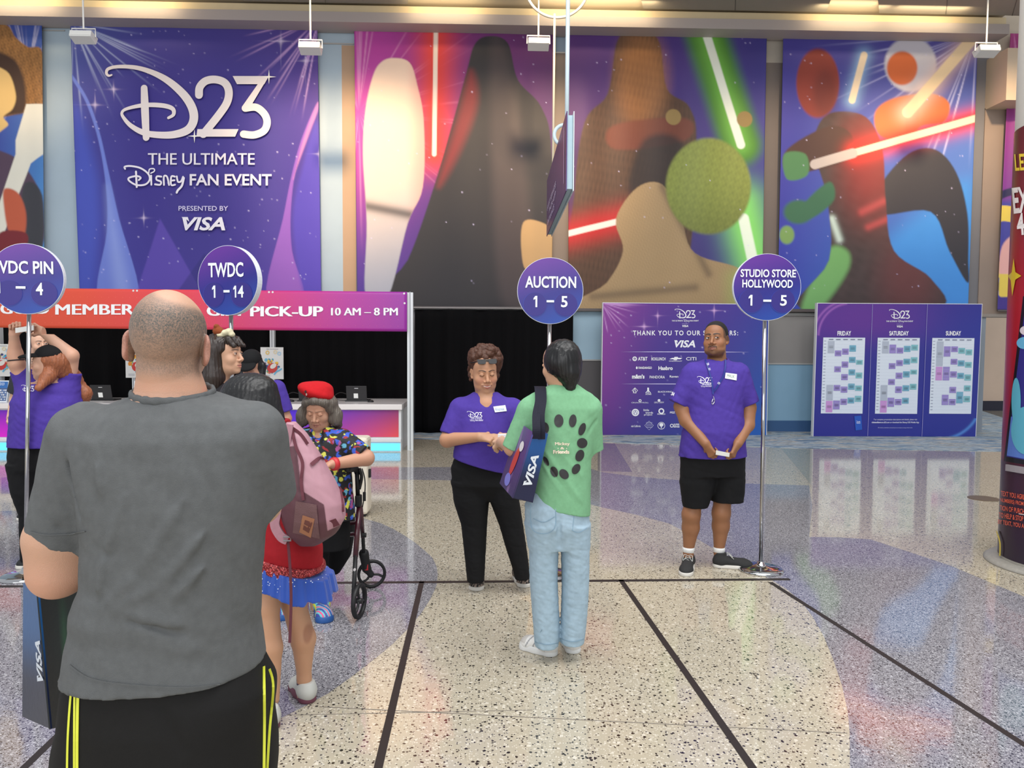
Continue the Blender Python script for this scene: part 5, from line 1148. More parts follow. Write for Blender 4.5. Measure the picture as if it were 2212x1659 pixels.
# ---------------------------------------------------------------- man in purple tee and black shorts by the sponsor board
y0 = 5.66; p = pp(y0); u = y0/FPX
root = empty('person', p(1540, 1240)*[1, 1, 0], 'man in purple tee and black shorts glancing aside, before the sponsor board', 'person')
sk = (150, 102, 70)
H = Head(p(1546, 732), (-.62, -1, .1), 1.08, roll=-3)
S = Sdf(); H.build(S, fat=.013, jaw=1.2, nose=1.3, lids=.1, gaze=(-.42, .9, .05), lip=1.4)
S.cap(H.L((0, -.03, -.05)), p(1548, 790, .03), .062, .075, .03)
S.cap(p(1490, 806), p(1478, 880, -.01), .062, .058); S.cap(p(1470, 878, -.01), p(1482, 908, -.05), .053, .05); S.cap(p(1482, 908, -.05), p(1524, 958, -.2), .049, .034)
S.cap(p(1598, 806), p(1616, 880), .062, .056); S.cap(p(1618, 880), p(1615, 918, -.04), .053, .05); S.cap(p(1615, 918, -.04), p(1594, 958, -.19), .048, .034)
hand(S, p(1526, 960, -.205), p(1545, 992, -.22)-p(1525, 958, -.2), (.75, .55, -.1), -1, (.75, .85, .9, .95), .98, (.7, .3), .0)
hand(S, p(1592, 960, -.2), p(1578, 994, -.22)-p(1592, 960, -.2), (-.75, .55, -.1), 1, (.75, .85, .9, .95), .98, (.7, .3), .0)
for xs in ((1499, 1075, 1493, 1112, 1487, 1190, 0), (1562, 1066, 1558, 1108, 1553, 1190, .02)):
    a = p(xs[0], 1040, .02+xs[6]); S.cap(a, p(xs[0], xs[1], xs[6]), .075, .066); S.cap(p(xs[0], xs[1], xs[6]), p(xs[2], xs[3], .0+xs[6]), .066, .068); S.cap(p(xs[2], xs[3], .0+xs[6]), p(xs[2]-1, xs[3]+28, .02+xs[6]), .068, .064); S.cap(p(xs[2]-1, xs[3]+28, .02+xs[6]), p(xs[4], xs[5], .02+xs[6]), .064, .037); S.cap(p(xs[4], xs[5], .02+xs[6]), p(xs[4], xs[5]+28, .01+xs[6]), .037, .04)
lv = torsolv([(782, 1520, 1572, .07, .02), (800, 1490, 1600, .1, .02), (880, 1492, 1596, .13, .01), (960, 1486, 1600, .15, 0), (1000, 1484, 1596, .15, 0)], y0); S.loft(lv, .03)
def hairfn(P, C):
    # short fade and beard line
    m = sstep(.045, .055, P[:, 2]+.25*np.maximum(0, .055-P[:, 1])*0-.0*P[:, 0]); 
    side = (P[:, 1] < .045)*(P[:, 2] > -.02+.5*np.maximum(0, P[:, 1]))*(np.abs(P[:, 0]) > .045)
    C[side > 0] = C[side > 0]*.35+lin((24, 20, 20))*.65
    b = sstep(-.072, -.1, P[:, 2]-.45*np.maximum(0, .075-P[:, 1])*.3)*(P[:, 2] > -.135)*(P[:, 1] > .0); j = b*.5; C = C*(1-j[:, None])+lin((46, 34, 30))*j[:, None]
    return C
H.both((.035, .07, -.035), (.025, .03, .02), (172, 110, 78), .5, .6); H.spot((0, .11, -.035), (.014, .012, .014), (166, 108, 78), .5, .6)
brows(H, (26, 20, 20), .0235, .005, .0048, .92); lipstick(H, (150, 92, 84)); mouthline(H, (58, 34, 32))
for x in np.linspace(-.026, .026, 13): H.spot((x, .094, -.0585-.35*abs(x)*.4), (.004, .016, .0036), (34, 26, 24), .85, .5)
for z in (-.065, -.072): H.both((.028, .085, z), (.003, .015, .006), (40, 30, 28), .6, .5)
body_obj(S, [(.0024, H.c-[.14, .15, .17], H.c+[.14, .15, .2]), (.0028, p(1505, 1000, -.36), p(1610, 950, -.02)), (.0055, p(1400, 1260, -.4), p(1700, 1000, .3)), (.0055, p(1400, 1000, -.0), p(1700, 770, .3)), (.005, p(1400, 960, -.3), p(1700, 770, .3))], root, lambda V: H.color(V, sk, (40, 26, 20), hairfn), SKIN)
h = Sdf(); h.ell(H.L((0, -.02, .037)), np.array((.0795, .099, .0905))*H.s, H.R); h.clip(H.L((0, .02, -.012)), H.R@np.array((0, .55, -1))); h.ell(H.L((0, .082, .0)), np.array((.066, .058, .064))*H.s, H.R, .006, 'sub')
solid(h, .004, 'hair', hairmat('short_black_hair', (20, 17, 17), .8, (1, 1, 1), 900, .2), root)
T = Sdf()
T.loft(torsolv([(776, 1522, 1572, .075, .01), (786, 1502, 1590, .1, .01), (800, 1478, 1612, .122, .01), (830, 1474, 1612, .14, .0), (880, 1482, 1602, .152, -.01), (930, 1474, 1606, .17, -.02), (985, 1466, 1609, .17, -.015)], y0), .03)
T.cap(p(1498, 806), p(1464, 872, -.01), .083, .074, .035, flat=True); T.cap(p(1594, 806), p(1620, 872), .083, .07, .035, flat=True)
T.clip(p(1540, 986), (0.03, 0, -1)); T.ell(H.L((0, -.02, -.14)), (.07, .07, .06), None, .015, 'sub')
T.disp = addf(wrinkle(3, .006, .16, [(1, 0, .7), (-.8, 0, .6), (.2, 0, 1)]), wrinkle(4, .0025, .06))
tee = solid(T, .0055, 'tee_shirt', PURPLE, root)
c = Sdf(); 
pts = [H.L((.078*math.cos(w), -.03+.07*math.sin(w)+.01, -.158-.034*math.sin(w))) for w in np.linspace(0, 2*math.pi, 17)]
for a, b in zip(pts[:-1], pts[1:]): c.cap(a, b, .009, .009, .006)
solid(c, .005, 'collar', PURPLE, tee)
A = Art(); lg = on_mesh(tee); fl = lambda px, py: lg(px, py)
A.add(fit(D23, 1506, 813, 1539, 829), (240, 238, 248)); A.text('THE ULTIMATE', 1516, 829.5, 1536, 832, (230, 226, 246), .02); A.add(fit(SCRIPT, 1513, 832, 1522, 837), (230, 226, 246)); A.text('FAN EVENT', 1523, 833, 1537, 835.5, (230, 226, 246), .02)
A.add(fit(VISA, 1446, 846, 1457, 854, 25), (240, 238, 248)); A.build('print', fl, tee)
A = Art(); A.add(gridquad([(1567, 805.5), (1591, 808.5), (1590, 822), (1565.5, 817.5)]), (236, 246, 242)); A.text('MALIK', 1570, 809.5, 1586, 816, (70, 84, 80), rot=8); A.build('name_tag', lambda a, b: lg(a, b, .006), tee)
sh = Sdf()
sh.loft(torsolv([(966, 1474, 1604, .15, -.01), (985, 1470, 1608, .16, -.005), (1025, 1474, 1604, .15, 0)], y0), .03)
sh.loft(torsolv([(985, 1476, 1545, .12, -.01), (1041, 1469, 1546, .125, 0), (1094, 1476, 1528, .1, .0)], y0), .02)
sh.loft(torsolv([(985, 1536, 1604, .12, .0), (1041, 1538, 1609, .125, .01), (1083, 1538, 1606, .115, .02)], y0), .02)
sh.disp = addf(wrinkle(7, .006, .14, [(1, 0, .4), (.2, 0, 1)]), wrinkle(8, .002, .05)); solid(sh, .006, 'shorts', BLACKC, root)
SUED = cloth('charcoal_knit', (52, 52, 52), .8, .5, 500); WS = mat('sole_white', (216, 212, 204), .6)
g1, g2 = G(1489, 1219), G(1480, 1246); o = shoe(root, g1, g2, SUED, WS, .05, .1); laces(o, g1, g2, (196, 196, 190), .1)
g1, g2 = G(1541, 1224), G(1626, 1228); o = shoe(root, g1, g2, SUED, WS, .052, .105); laces(o, g1, g2, (196, 196, 190), .105)
for xx, dy in ((1487, .02), (1553, .04)): MB().lathe([(.04, 0), (.046, .035), (.045, .05), (.038, .052)], p(xx, 1196, dy), 20).build('sock', cloth('sock_white', (232, 232, 230)), root, smooth=True)
# lanyard
LY = mat('lanyard_blue', (26, 44, 132), .5); f3 = lambda a, b: lg(a, b, .006)
def band(P, name, m, parent, f, w=.011, th=.003):
    q = cat(np.array(P, float), 6); C3 = np.array([f(a, b) for a, b in q]); V = []; F = []
    for i, c_ in enumerate(C3):
        t = nrmz(C3[min(i+1, len(C3)-1)]-C3[max(i-1, 0)]); s_ = nrmz(np.cross(t, (0, -1, 0)))*w/2; n_ = np.array([0, -th, 0]); V += [c_-s_, c_+s_, c_+s_+n_, c_-s_+n_]
    for i in range(len(C3)-1):
        for k in range(4): F.append((4*i+k, 4*i+(k+1) % 4, 4*i+4+(k+1) % 4, 4*i+4+k))
    F += [(0, 1, 2, 3)[::-1], tuple(4*len(C3)-4+k for k in range(4))]
    return obj(name, V, F, m, parent)
ly = band([(1524, 779), (1527, 788), (1532, 806), (1538, 828), (1539.5, 852)], 'lanyard', LY, root, lambda a, b: lg(a, b, .008)); band([(1566, 778), (1566, 788), (1563, 808), (1552, 830), (1541, 846)], 'lanyard_strap', LY, ly, lambda a, b: lg(a, b, .008))
a = lg(1540, 856, .012); MB().tube(cat([a, a+[0.006, 0, -.02], a+[.008, 0, -.04], a+[-.004, 0, -.06], a+[-.01, 0, -.045], a+[-.002, 0, -.02]], 5), .003, 8).build('clip', CH, ly)
A = Art(); A.text('VISA', 1527, 786, 1532, 791, rot=70); A.text('D23', 1530, 797, 1534, 801, rot=70); A.text('VISA', 1549, 826, 1554, 831, rot=-50); A.build('lanyard_print', lambda a, b: lg(a, b, .014), ly)
a, b = p(1546, 977, -.262), p(1575, 982, -.262); MB().prism([a+[0, -.012, .016], b+[0, -.012, .012], b+[0, -.004, -.017], a+[0, -.004, -.017]], (0, .006, 0)).build('folded_paper', mat('paper_white', (238, 238, 234), .5), None, label='folded white paper held by the man in black shorts', cat='paper')
# ---------------------------------------------------------------- shaven man in the grey tee, seen from behind
y0 = 1.6; p = pp(y0)
root = empty('person', (p(366, 1400)[0], 1.62, 0), 'man with shaved head in charcoal grey tee seen from behind, close to camera', 'person')
sk = (200, 156, 130)
H = Head(p(366, 743), (-.12, 1, .0), .94, roll=-3.5); S = Sdf(); H.build(S, fat=.004, ears=1.12, earout=.35)
S.cap(H.L((0, -.02, -.06)), p(369, 848, .0), .055, .066, .015); S.cap(p(369, 848), p(366, 885), .066, .078, .015)
S.cap(p(220, 965), p(512, 965), .055, .055, .05)
S.cap(p(186, 975), p(124, 1165), .052, .056, .03); S.cap(p(122, 1165), p(121, 1232), .06, .05, .03); S.cap(p(121, 1236), p(178, 1215, .24), .05, .034, .03)
hand(S, p(178, 1215, .235), (.3, 1, .05), (.6, -.2, -.7), 1, (.8, .9, .95, 1.), 1.0, (.7, .3))
S.cap(p(545, 960, .02), p(560, 1085, .13), .05, .045, .03); S.cap(p(560, 1085, .13), p(500, 1120, .36), .045, .032, .03); hand(S, p(500, 1120, .36), (-.7, .6, .1), (0, .4, -.9), -1, (.6, .7, .8, .9), 1.0)
S.loft(torsolv([(880, 300, 430, .06, 0), (960, 200, 540, .08, 0), (1200, 215, 535, .1, 0), (1480, 195, 535, .11, 0)], y0), .05)
rs_ = np.random.RandomState(5)
def scalp(P, C):
    z, yy, x = P[:, 2], P[:, 1], P[:, 0]; nz = rs_.uniform(0, 1, len(P))
    top = np.sqrt(((x-.018)/.05)**2+((yy+.0)/.085)**2); m = (1-sstep(-.078, -.045, -z-.0))*0+1
    m = sstep(-.085, -.05, z)*sstep(.85, 1.15, top+np.maximum(0, .1-z)*5)*(1-sstep(.02, .05, yy))*(1-.0*x)
    m = m*(.5+.35*sstep(-.03, .05, z)*(1-sstep(.06, .1, z)))*(.55+.75*nz)
    C = C*(1-m[:, None])+lin((86, 86, 82))*m[:, None]
    e = (np.abs(x) > .078)*.35; C = C*(1-e[:, None])+lin((222, 140, 122))*e[:, None]
    n = sstep(-.05, -.1, z)*.3*(1-sstep(-.1, -.16, z)); return C*(1-n[:, None])+lin((222, 158, 130))*n[:, None]
def colf(V):
    C = H.color(V, sk, fn=None); P = H.loc(V); near = np.linalg.norm(P, axis=1) < .24; C[near] = scalp(P[near], C[near]); q = np.sqrt((((V-p(112, 1262))/.06)**2).sum(1)); e = .4*np.exp(-q*q); return C*(1-e[:, None])+lin((224, 140, 118))*e[:, None]
body_obj(S, [(.0019, H.c-[.15, .16, .2], H.c+[.15, .16, .2]), (.0028, p(160, 1300, .2), p(260, 1150, .45)), (.005, p(-200, 1900, 0)+[0, -.5, 0], p(900, 850, 0)+[0, .6, 0])], root, colf, mat('skin_close', None, .5, sss=.1, bump=.25, bscale=520))
T = Sdf(); GREY = cloth('tee_charcoal', (98, 100, 101), .9, .45, 700, .07)
T.loft(torsolv([(842, 322, 436, .055, .02), (852, 296, 468, .078, .02), (868, 248, 512, .1, .015), (896, 196, 556, .12, .01), (940, 166, 578, .13, .0), (1000, 166, 582, .138, .0), (1080, 184, 576, .145, .0), (1165, 196, 566, .145, .0), (1250, 194, 557, .145, 0), (1310, 170, 556, .15, 0), (1345, 170, 556, .146, 0), (1400, 160, 561, .152, 0), (1450, 148, 567, .158, 0), (1508, 144, 572, .165, 0)], y0), .03, 2.35)
T.cap(p(188, 950), p(125, 1170, .0), .078, .064, .022, flat=True); T.cap(p(545, 935), p(588, 1076, .06), .066, .052, .05, flat=True)
T.ell(p(362, 838, .0), (.069, .06, .02), None, .012, 'sub')
b = lambda x, y, d=-.14: p(x, y, d)
T.disp = addf(creases([(b(276, 1060), b(226, 1200), 0.0086, -0.0109), (b(226, 1200), b(205, 1290), 0.0094, -0.0093), (b(388, 1100), b(300, 1240), 0.0094, -0.0132), (b(300, 1240), b(225, 1310), 0.0094, -0.0109), (b(404, 1070), b(340, 1165), 0.0078, -0.0078), (b(452, 1140), b(350, 1262), 0.0094, -0.0124), (b(350, 1262), b(240, 1318), 0.0101, -0.0109), (b(500, 1165), b(370, 1300), 0.0101, -0.0101), (b(530, 1200), b(420, 1330), 0.0109, -0.0078),
  (b(178, 1306, -.1), b(262, 1318), 0.0094, -0.0170), (b(262, 1318), b(400, 1352), 0.0094, -0.0116), (b(178, 1328, -.1), b(270, 1336), 0.0078, 0.0139), (b(270, 1336), b(410, 1374), 0.0086, 0.0101), (b(300, 1390), b(520, 1420), 0.0172, -0.0062),
  (b(150, 975, -.07), b(186, 1130, -.1), 0.0086, 0.0124), (b(172, 965, -.09), b(205, 1120, -.12), 0.0101, -0.0109), (b(195, 960), b(215, 1080), 0.0094, -0.0078), (b(592, 985, -.06), b(566, 1060, -.09), 0.0078, 0.0124), (b(540, 1210, -.1), b(520, 1400, -.12), 0.0078, -0.0078), (b(556, 1200, -.06), b(538, 1400, -.1), 0.0078, -0.0062), (b(505, 1230), b(480, 1400), 0.0109, -0.0047),
  (b(300, 905, -.12), b(440, 912, -.12), 0.0094, -0.0047), (b(320, 930), b(420, 935), 0.0094, -0.0039), (p(100, 1030, -.05), p(150, 1120, -.06), 0.0094, -0.0062), (p(80, 1090, -.05), p(140, 1150, -.06), 0.0078, 0.0062)]), wrinkle(21, .0065, .15, [(1, 0, .7), (.7, 0, .55), (.9, 0, .2)]), wrinkle(22, .0012, .05))
T.clip((p(362, 1400)[0], y0, 1.012), (.045, .0, -1))
def gcol(V): return None
tee = solid(T, .0044, 'tee_shirt', GREY, root, 2)
c = Sdf(); w_ = np.linspace(0, 2*math.pi, 21); pts = [np.array([p(374, 850)[0]+.078*math.cos(a), y0+.0-.079*math.sin(a), p(366, 848)[2]-.013*math.sin(a)-.002*math.cos(a)]) for a in w_]
for a, q in zip(pts[:-1], pts[1:]): c.cap(a, q, .0085, .0085, .006, sq=.6, sqdir=(0, 0, 1) if False else nrmz(a-[p(366, 850)[0], y0, a[2]]))
solid(c, .004, 'collar', GREY, tee)
fl = on_mesh(tee); GS = cloth('tee_seam', (94, 96, 97), .9)
for nm, P, w in (('hem_seam', [(152, 1436), (200, 1466), (300, 1480), (420, 1484), (520, 1466), (566, 1432)], .0025), ('cuff_seam', [(66, 1148), (100, 1155), (150, 1153), (186, 1147)], .0025)):
    band(P, nm, GS, tee, lambda a, q: fl(a, q, .0018), w, .0015)
K = Sdf(); K.loft(torsolv([(1370, 185, 545, .12, 0), (1415, 170, 558, .135, 0), (1475, 153, 590, .148, 0), (1520, 150, 588, .155, 0), (1600, 147, 580, .155, 0), (1700, 145, 574, .155, 0), (1730, 145, 574, .155, 0)], y0), .03, 2.5)
for x, xf in ((258, 262), (470, 468)):
    K.cap(p(x, 1640), p(xf, 1900, .0), .108, .085, .06); a = p(xf, 1900); K.cap(a, (a[0], a[1]+.01, .1), .085, .065, .03, flat=True)
K.cap(p(363, 1900, -.2), p(363, 1560, -.17), .012, .006, .03, 'sub')
K.disp = addf(wrinkle(31, .004, .2, [(1, 0, .3), (.2, 0, 1)]), creases([(p(330, 1500, -.15), p(400, 1640, -.15), .012, .004)]))
pant = solid(K, .006, 'track_pants', cloth('black_jersey', (24, 23, 23), .75), root)
kf = on_mesh(pant); YL = mat('stripe_yellow', (222, 226, 66), .6)
for P, w in (([(175, 1462), (171, 1500), (169, 1600), (169, 1700)], .0055), ([(167, 1462), (164, 1500), (163, 1600), (163, 1700)], .004), ([(160, 1462), (154, 1520), (149, 1600), (147, 1700)], .004), ([(568, 1440), (569, 1500), (569, 1600), (568, 1700)], .0055), ([(580, 1446), (588, 1484), (580, 1580), (573, 1700)], .005)):
    band(P, 'yellow_stripe', YL, pant, lambda a, q: kf(a, q, .0025), w, .001)
BS = mat('black_shoe', (26, 26, 28), .6)
for xf in (262, 468): a = p(xf, 1900); shoe(root, (a[0], a[1]-.07), (a[0]+(.02 if xf > 300 else -.02), a[1]+.2), BS, WS, .048, .09)
# tote hung on his forearm
def hexa(t, name, m, N0, N1, L0, L1, R0, R1, colfn):
    """bag standing on a near edge N, a left edge L and a right edge R (top, bottom); walls as fine grids so the print shades smoothly"""
    N0, N1, L0, L1, R0, R1 = map(np.array, (N0, N1, L0, L1, R0, R1)); B0, B1 = L0+R0-N0, L1+R1-N1
    V = []; F = []; C = []; n = 14
    for k, (a, b_, c_, d_) in enumerate(((L0, N0, N1, L1), (N0, R0, R1, N1), (R0, B0, B1, R1), (B0, L0, L1, B1), (L1, N1, R1, B1))):
        o = len(V)
        for j in range(n):
            v = j/(n-1)
            for i in range(n):
                q = i/(n-1); V.append((a*(1-q)+b_*q)*(1-v)+(d_*(1-q)+c_*q)*v); C.append(colfn(k, q, v))
        F += [(o+j*n+i, o+(j+1)*n+i, o+(j+1)*n+i+1, o+j*n+i+1) for j in range(n-1) for i in range(n-1)]
    o = obj(name, V, F, m, t, col=C); md = o.modifiers.new('thickness', 'SOLIDIFY'); md.thickness = .004; md.offset = -1
    return o
TM = mat('tote_print', None, .38, bump=.15, bscale=60)
def onface(a, b_, c_, d_, lift):
    a, b_, c_, d_ = map(np.array, (a, b_, c_, d_)); n = nrmz(np.cross(b_-a, d_-a)); 
    if n@(np.array([0, 0, CAMZ])-a) < 0: n = -n
    return (lambda u, v: (a*(1-u)+b_*u)*(1-v)+(d_*(1-u)+c_*u)*v+n*lift), n
bt = empty('tote_bag', p(120, 1600, .22), 'dark glossy tote bag hanging from the shaved man\'s forearm', 'bag')
N0, N1 = Y(80, 1264, 1.74), Y(109, 1575, 1.74); L0, L1 = Y(50, 1260, 1.86), Y(48, 1548, 1.86); R0b, R1b = Y(236, 1250, 1.95), Y(240, 1545, 1.95)
def bagcol(k, u, v):
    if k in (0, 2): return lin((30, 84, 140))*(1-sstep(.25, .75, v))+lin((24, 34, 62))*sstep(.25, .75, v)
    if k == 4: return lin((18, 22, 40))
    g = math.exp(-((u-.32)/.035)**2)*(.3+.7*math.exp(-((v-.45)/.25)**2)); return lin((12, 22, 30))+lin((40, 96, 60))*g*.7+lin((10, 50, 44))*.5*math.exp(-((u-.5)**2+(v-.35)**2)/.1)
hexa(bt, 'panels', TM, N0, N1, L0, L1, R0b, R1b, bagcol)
fn, n_ = onface(L0, N0, N1, L1, .004); A = Art(); v_, f_ = VISA; v_ = np.c_[.73+v_[:, 1]*.25, .68-v_[:, 0]*.3]; A.add((v_, f_), (206, 214, 226)); A.build('print', fn, bt, nrm=n_)
fn, n_ = onface(N0, R0b, R1b, N1, .004); A = Art(); A.add(fit(D23, .5, .3, .95, .46), (150, 170, 170)); A.build('logo', fn, bt, nrm=n_)
BT = cloth('webbing_black', (20, 20, 24), .7)
for (a, b_), k in (((N0*.75+R0b*.25, N0*.3+R0b*.7), 0), ((L0*.75+(L0+R0b-N0)*.25, L0*.3+(L0+R0b-N0)*.7), 1)):
    tp = p(150, 1222, .17+.02*k); MB().tube(cat([a+[0, 0, -.03], a+[0, 0, .03], tp+[-.02, -.0, .045], tp+[.02, .02, .047], b_+[0, 0, .03], b_+[0, 0, -.03]], 6), .008, 8).build('handle', BT, bt, smooth=True)
# ---------------------------------------------------------------- woman with curly hair, smiling down at her hands
def strands(seed, amp, freq, tilt=(.12, .12), n=5):
    rs = np.random.RandomState(seed); K = [(rs.uniform(-1, 1), rs.uniform(-1, 1), rs.uniform(-tilt[0], tilt[0]), rs.uniform(0, 6.28), rs.uniform(.6, 1.6)) for _ in range(n)]
    def f(X, Y_, Z):
        g = 0
        for a, b, c, p_, m_ in K: l = math.hypot(a, b); g = g+np.sin((X*a/l+Y_*b/l+Z*c)*freq*m_*6.283+p_+2*np.sin(Z*9+p_))
        return amp*g/n
    return f
def sock(root, c, rgb, r=.042, h=.05): MB().lathe([(r*.94, 0), (r, h*.6), (r*.98, h), (r*.8, h+.002)], c, 18).build('sock', cloth('sock_%d%d%d' % rgb, rgb), root, smooth=True)
y0 = 5.12; p = pp(y0)
root = empty('person', p(1060, 1255)*[1, 1, 0], 'smiling woman in purple tee and black trousers with curly brown hair', 'person')
sk = (190, 140, 108); H = Head(p(1046, 803), (.22, -1, -.2), 1.08, roll=-2); S = Sdf(); H.build(S, fat=.013, jaw=1.08, nose=1.15, lids=.85, smile=1.0, lip=1.0)
S.cap(H.L((0, -.03, -.05)), p(1050, 872, .04), .056, .068, .03); S.cap(H.L((0, -.0, -.09)), p(1051, 884, -.03), .05, .07, .03); S.cap(p(1000, 895, .03), p(1110, 895, .03), .05, .05, .05); S.ell(p(1050, 872, -.0), (.085, .085, .06), None, .03); S.loft(torsolv([(880, 1000, 1108, .08, .03), (990, 990, 1105, .12, .0)], y0), .05)
S.cap(p(994, 900), p(972, 938), .05, .05); S.cap(p(972, 938), p(967, 950, -.05), .05, .05); S.cap(p(966, 950, -.05), p(1036, 944, -.22), .05, .03)
hand(S, p(1036, 944, -.22), (1, -.25, -.1), (-.1, .7, -.7), 1, (.6, .75, .85, .9), .95, (.6, .3))
S.cap(p(1118, 895), p(1136, 945, -.05), .058, .05); S.cap(p(1136, 945, -.05), p(1096, 946, -.22), .048, .03); hand(S, p(1098, 946, -.22), (-1, -.2, -.05), (.1, .7, -.7), -1, (.55, .7, .8, .9), .95, (.6, .3))
for a, b in (((1020, 1000), (1025, 1256)), ((1085, 1000), (1127, 1250))): S.cap(p(*a, .02), p(*b, .02), .05, .034)
H.both((.037, .07, -.035), (.022, .03, .018), (206, 142, 116), .6, .6); brows(H, (72, 48, 38), .022, .007, .0036, .9); lipstick(H, (176, 96, 88), 1.0, .8); mouthline(H, (90, 44, 40), .031, 1.3, .0018)
for x in np.linspace(-.02, .02, 11): H.spot((x, .093, -.0725+.005*(x/.025)**2), (.0026, .02, .0022), (226, 216, 206), .9, .3)
for g in (-1, 1):
    for x in np.linspace(-.013, .013, 9): H.spot((g*.031+x, .086, -.0052+.3*x*x/.013), (.0026, .016, .0018), (44, 28, 24), .95, .4)
body_obj(S, [(.0024, H.c-[.13, .14, .17], H.c+[.13, .14, .2]), (.0027, p(1030, 968, -.4), p(1100, 925, -.14)), (.0055, p(900, 1290, -.4), p(1180, 835, .3))], root, lambda V: H.color(V, sk, (60, 40, 28)), SKIN)
h = Sdf(); h.ell(H.L((0, -.03, .04)), np.array((.083, .095, .09))*H.s, H.R); h.clip(H.L((0, .03, .0)), H.R@np.array((0, .7, -1))); h.ell(H.L((0, .08, -.006)), np.array((.068, .05, .073))*H.s, H.R, .008, 'sub'); h.clips = []
rs = np.random.RandomState(4)
h.ell(H.L((-.01, -.03, .1)), np.array((.08, .075, .055)), None, .03); h.ell(H.L((.05, -.03, .085)), .05, None, .03); h.ell(H.L((-.08, -.04, .055)), (.05, .055, .08), None, .03)
for k in range(170):
    v = nrmz(rs.normal(size=3)*(1, .8, 1)); v[2] = abs(v[2])*.9+.0 if v[2] < -.3 else v[2]
    c = np.array((-.012, -.035, .075))+v*np.array((.095, .075, .085)); 
    if c[1] > .03 and c[2] < .085: continue
    h.ell(H.L(c), rs.uniform(.012, .024), None, .003)
for k in range(26): h.ell(H.L((rs.choice((-.085, -.09, .082)), rs.uniform(-.06, -.01), rs.uniform(-.06, .05))), rs.uniform(.01, .016), None, .008)
h.ell(H.L((-.06, -.07, -.06)), (.03, .03, .05), None, .02); h.ell(H.L((0, .088, -.012)), np.array((.066, .05, .075))*H.s, H.R, .008, 'sub')
h.disp = wrinkle(5, .007, .026)
solid(h, .0034, 'curly_hair', hairmat('curly_brown', (74, 40, 22), .6, (1, 1, 1), 380, .5), root, 0)
f = Sdf(); f.ell(H.L((0, -.008, .03)), np.array((.0785, .0945, .0905))*H.s, H.R); f.ell(H.L((0, .085, -.006)), np.array((.06, .06, .068))*H.s, H.R, .02, 'sub'); f.clip(H.L((0, .045, .03)), H.R@np.array((0, -1, .2))); f.clip(H.L((0, 0, -.0)), H.R@np.array((0, 0, -1))); solid(f, .003, 'grey_hairline', hairmat('greying_hair', (92, 78, 66), .7, (1, 1, 1), 600, .4), root)
gl = MB()
for g in (-1, 1):
    c = H.L((g*.034, .083, .083)); X_, Z_ = H.R[:, 0], nrmz(H.R[:, 2]*.75-H.R[:, 1]*.65); N_ = nrmz(np.cross(X_, Z_))
    P = [c+X_*a*.029+Z_*b*.018 for a, b in ((-.9, 1), (.9, 1), (1, .6), (.9, -.7), (.6, -1), (-.6, -1), (-.9, -.7), (-1, .6))]
    gl.prism([q-N_*.002 for q in P], N_*.004); gl.tube([c+X_*g*.03, H.L((g*.088, .0, .06))], .003, 6)
gl.tube([H.L((-.008, .087, .09)), H.L((.008, .087, .09))], .003, 6)
gg = gl.build('sunglasses', mat('dark_lens', (14, 15, 20), .25, spec=.25), root)
def torus_collar(T, c, rx, ry, dz, r=.009, tilt=0.0):
    w_ = np.linspace(0, 2*math.pi, 19); P = [np.array([c[0]+rx*math.cos(a), c[1]-ry*math.sin(a), c[2]-dz*math.sin(a)+tilt*math.cos(a)]) for a in w_]
    C_ = Sdf()
    for a, b in zip(P[:-1], P[1:]): C_.cap(a, b, r, r, .006)
    return C_
T = Sdf(); T.loft(torsolv([(848, 1022, 1076, .075, .03), (860, 1002, 1094, .1, .03), (880, 985, 1112, .125, .02), (930, 986, 1104, .15, .0), (975, 980, 1102, .165, -.01), (1022, 978, 1104, .165, -.0)], y0), .03)
T.cap(p(996, 884, .02), p(972, 940, -.02), .082, .076, .03, flat=True); T.cap(p(1106, 884, .02), p(1134, 938, -.02), .08, .07, .03, flat=True)
T.ell(H.L((0, .01, -.16)), (.06, .075, .055), None, .01, 'sub'); T.cap(H.L((0, .05, -.13))+[0, -.03, 0], H.L((.006, .06, -.17))+[0, -.05, 0], .05, .012, .01, 'sub')
T.clip(p(1010, 1004, -.16), (-.28, 0, -1)); T.disp = addf(wrinkle(41, .005, .14, [(1, 0, .8), (-.4, 0, 1)]), wrinkle(42, .002, .05))
tee = solid(T, .0055, 'tee_shirt', PURPLE, root); lg = on_mesh(tee); A = Art()
A.add(fit(D23, 1009, 888.5, 1042, 902.5), (240, 238, 248)); A.text('THE ULTIMATE', 1018, 903, 1041, 906, (230, 226, 246), .02); A.add(fit(SCRIPT, 1015, 905.5, 1026, 911), (230, 226, 246)); A.text('FAN EVENT', 1027, 906.5, 1044, 909.5, (230, 226, 246), .02); A.build('print', lambda a, b: lg(a, b), tee)
A = Art(); A.add(gridquad([(1065.5, 879), (1091, 876), (1094, 888), (1069, 891)]), (236, 246, 242)); A.text('Rhonda', 1070, 880.5, 1088, 887, (110, 130, 190), rot=-6); A.build('name_tag', lambda a, b: lg(a, b, .005), tee)
K = Sdf(); K.loft(torsolv([(985, 984, 1100, .13, .01), (1010, 974, 1110, .15, .02), (1045, 976, 1118, .15, .02), (1078, 1000, 1100, .08, .02)], y0), .03)
K.loft(torsolv([(1040, 975, 1053, .125, .02), (1085, 980, 1056, .12, .02), (1134, 996, 1052, .095, .02), (1180, 1001, 1050, .085, .02), (1215, 1005, 1048, .085, .02), (1256, 1009, 1046, .075, .02)], y0), .02)
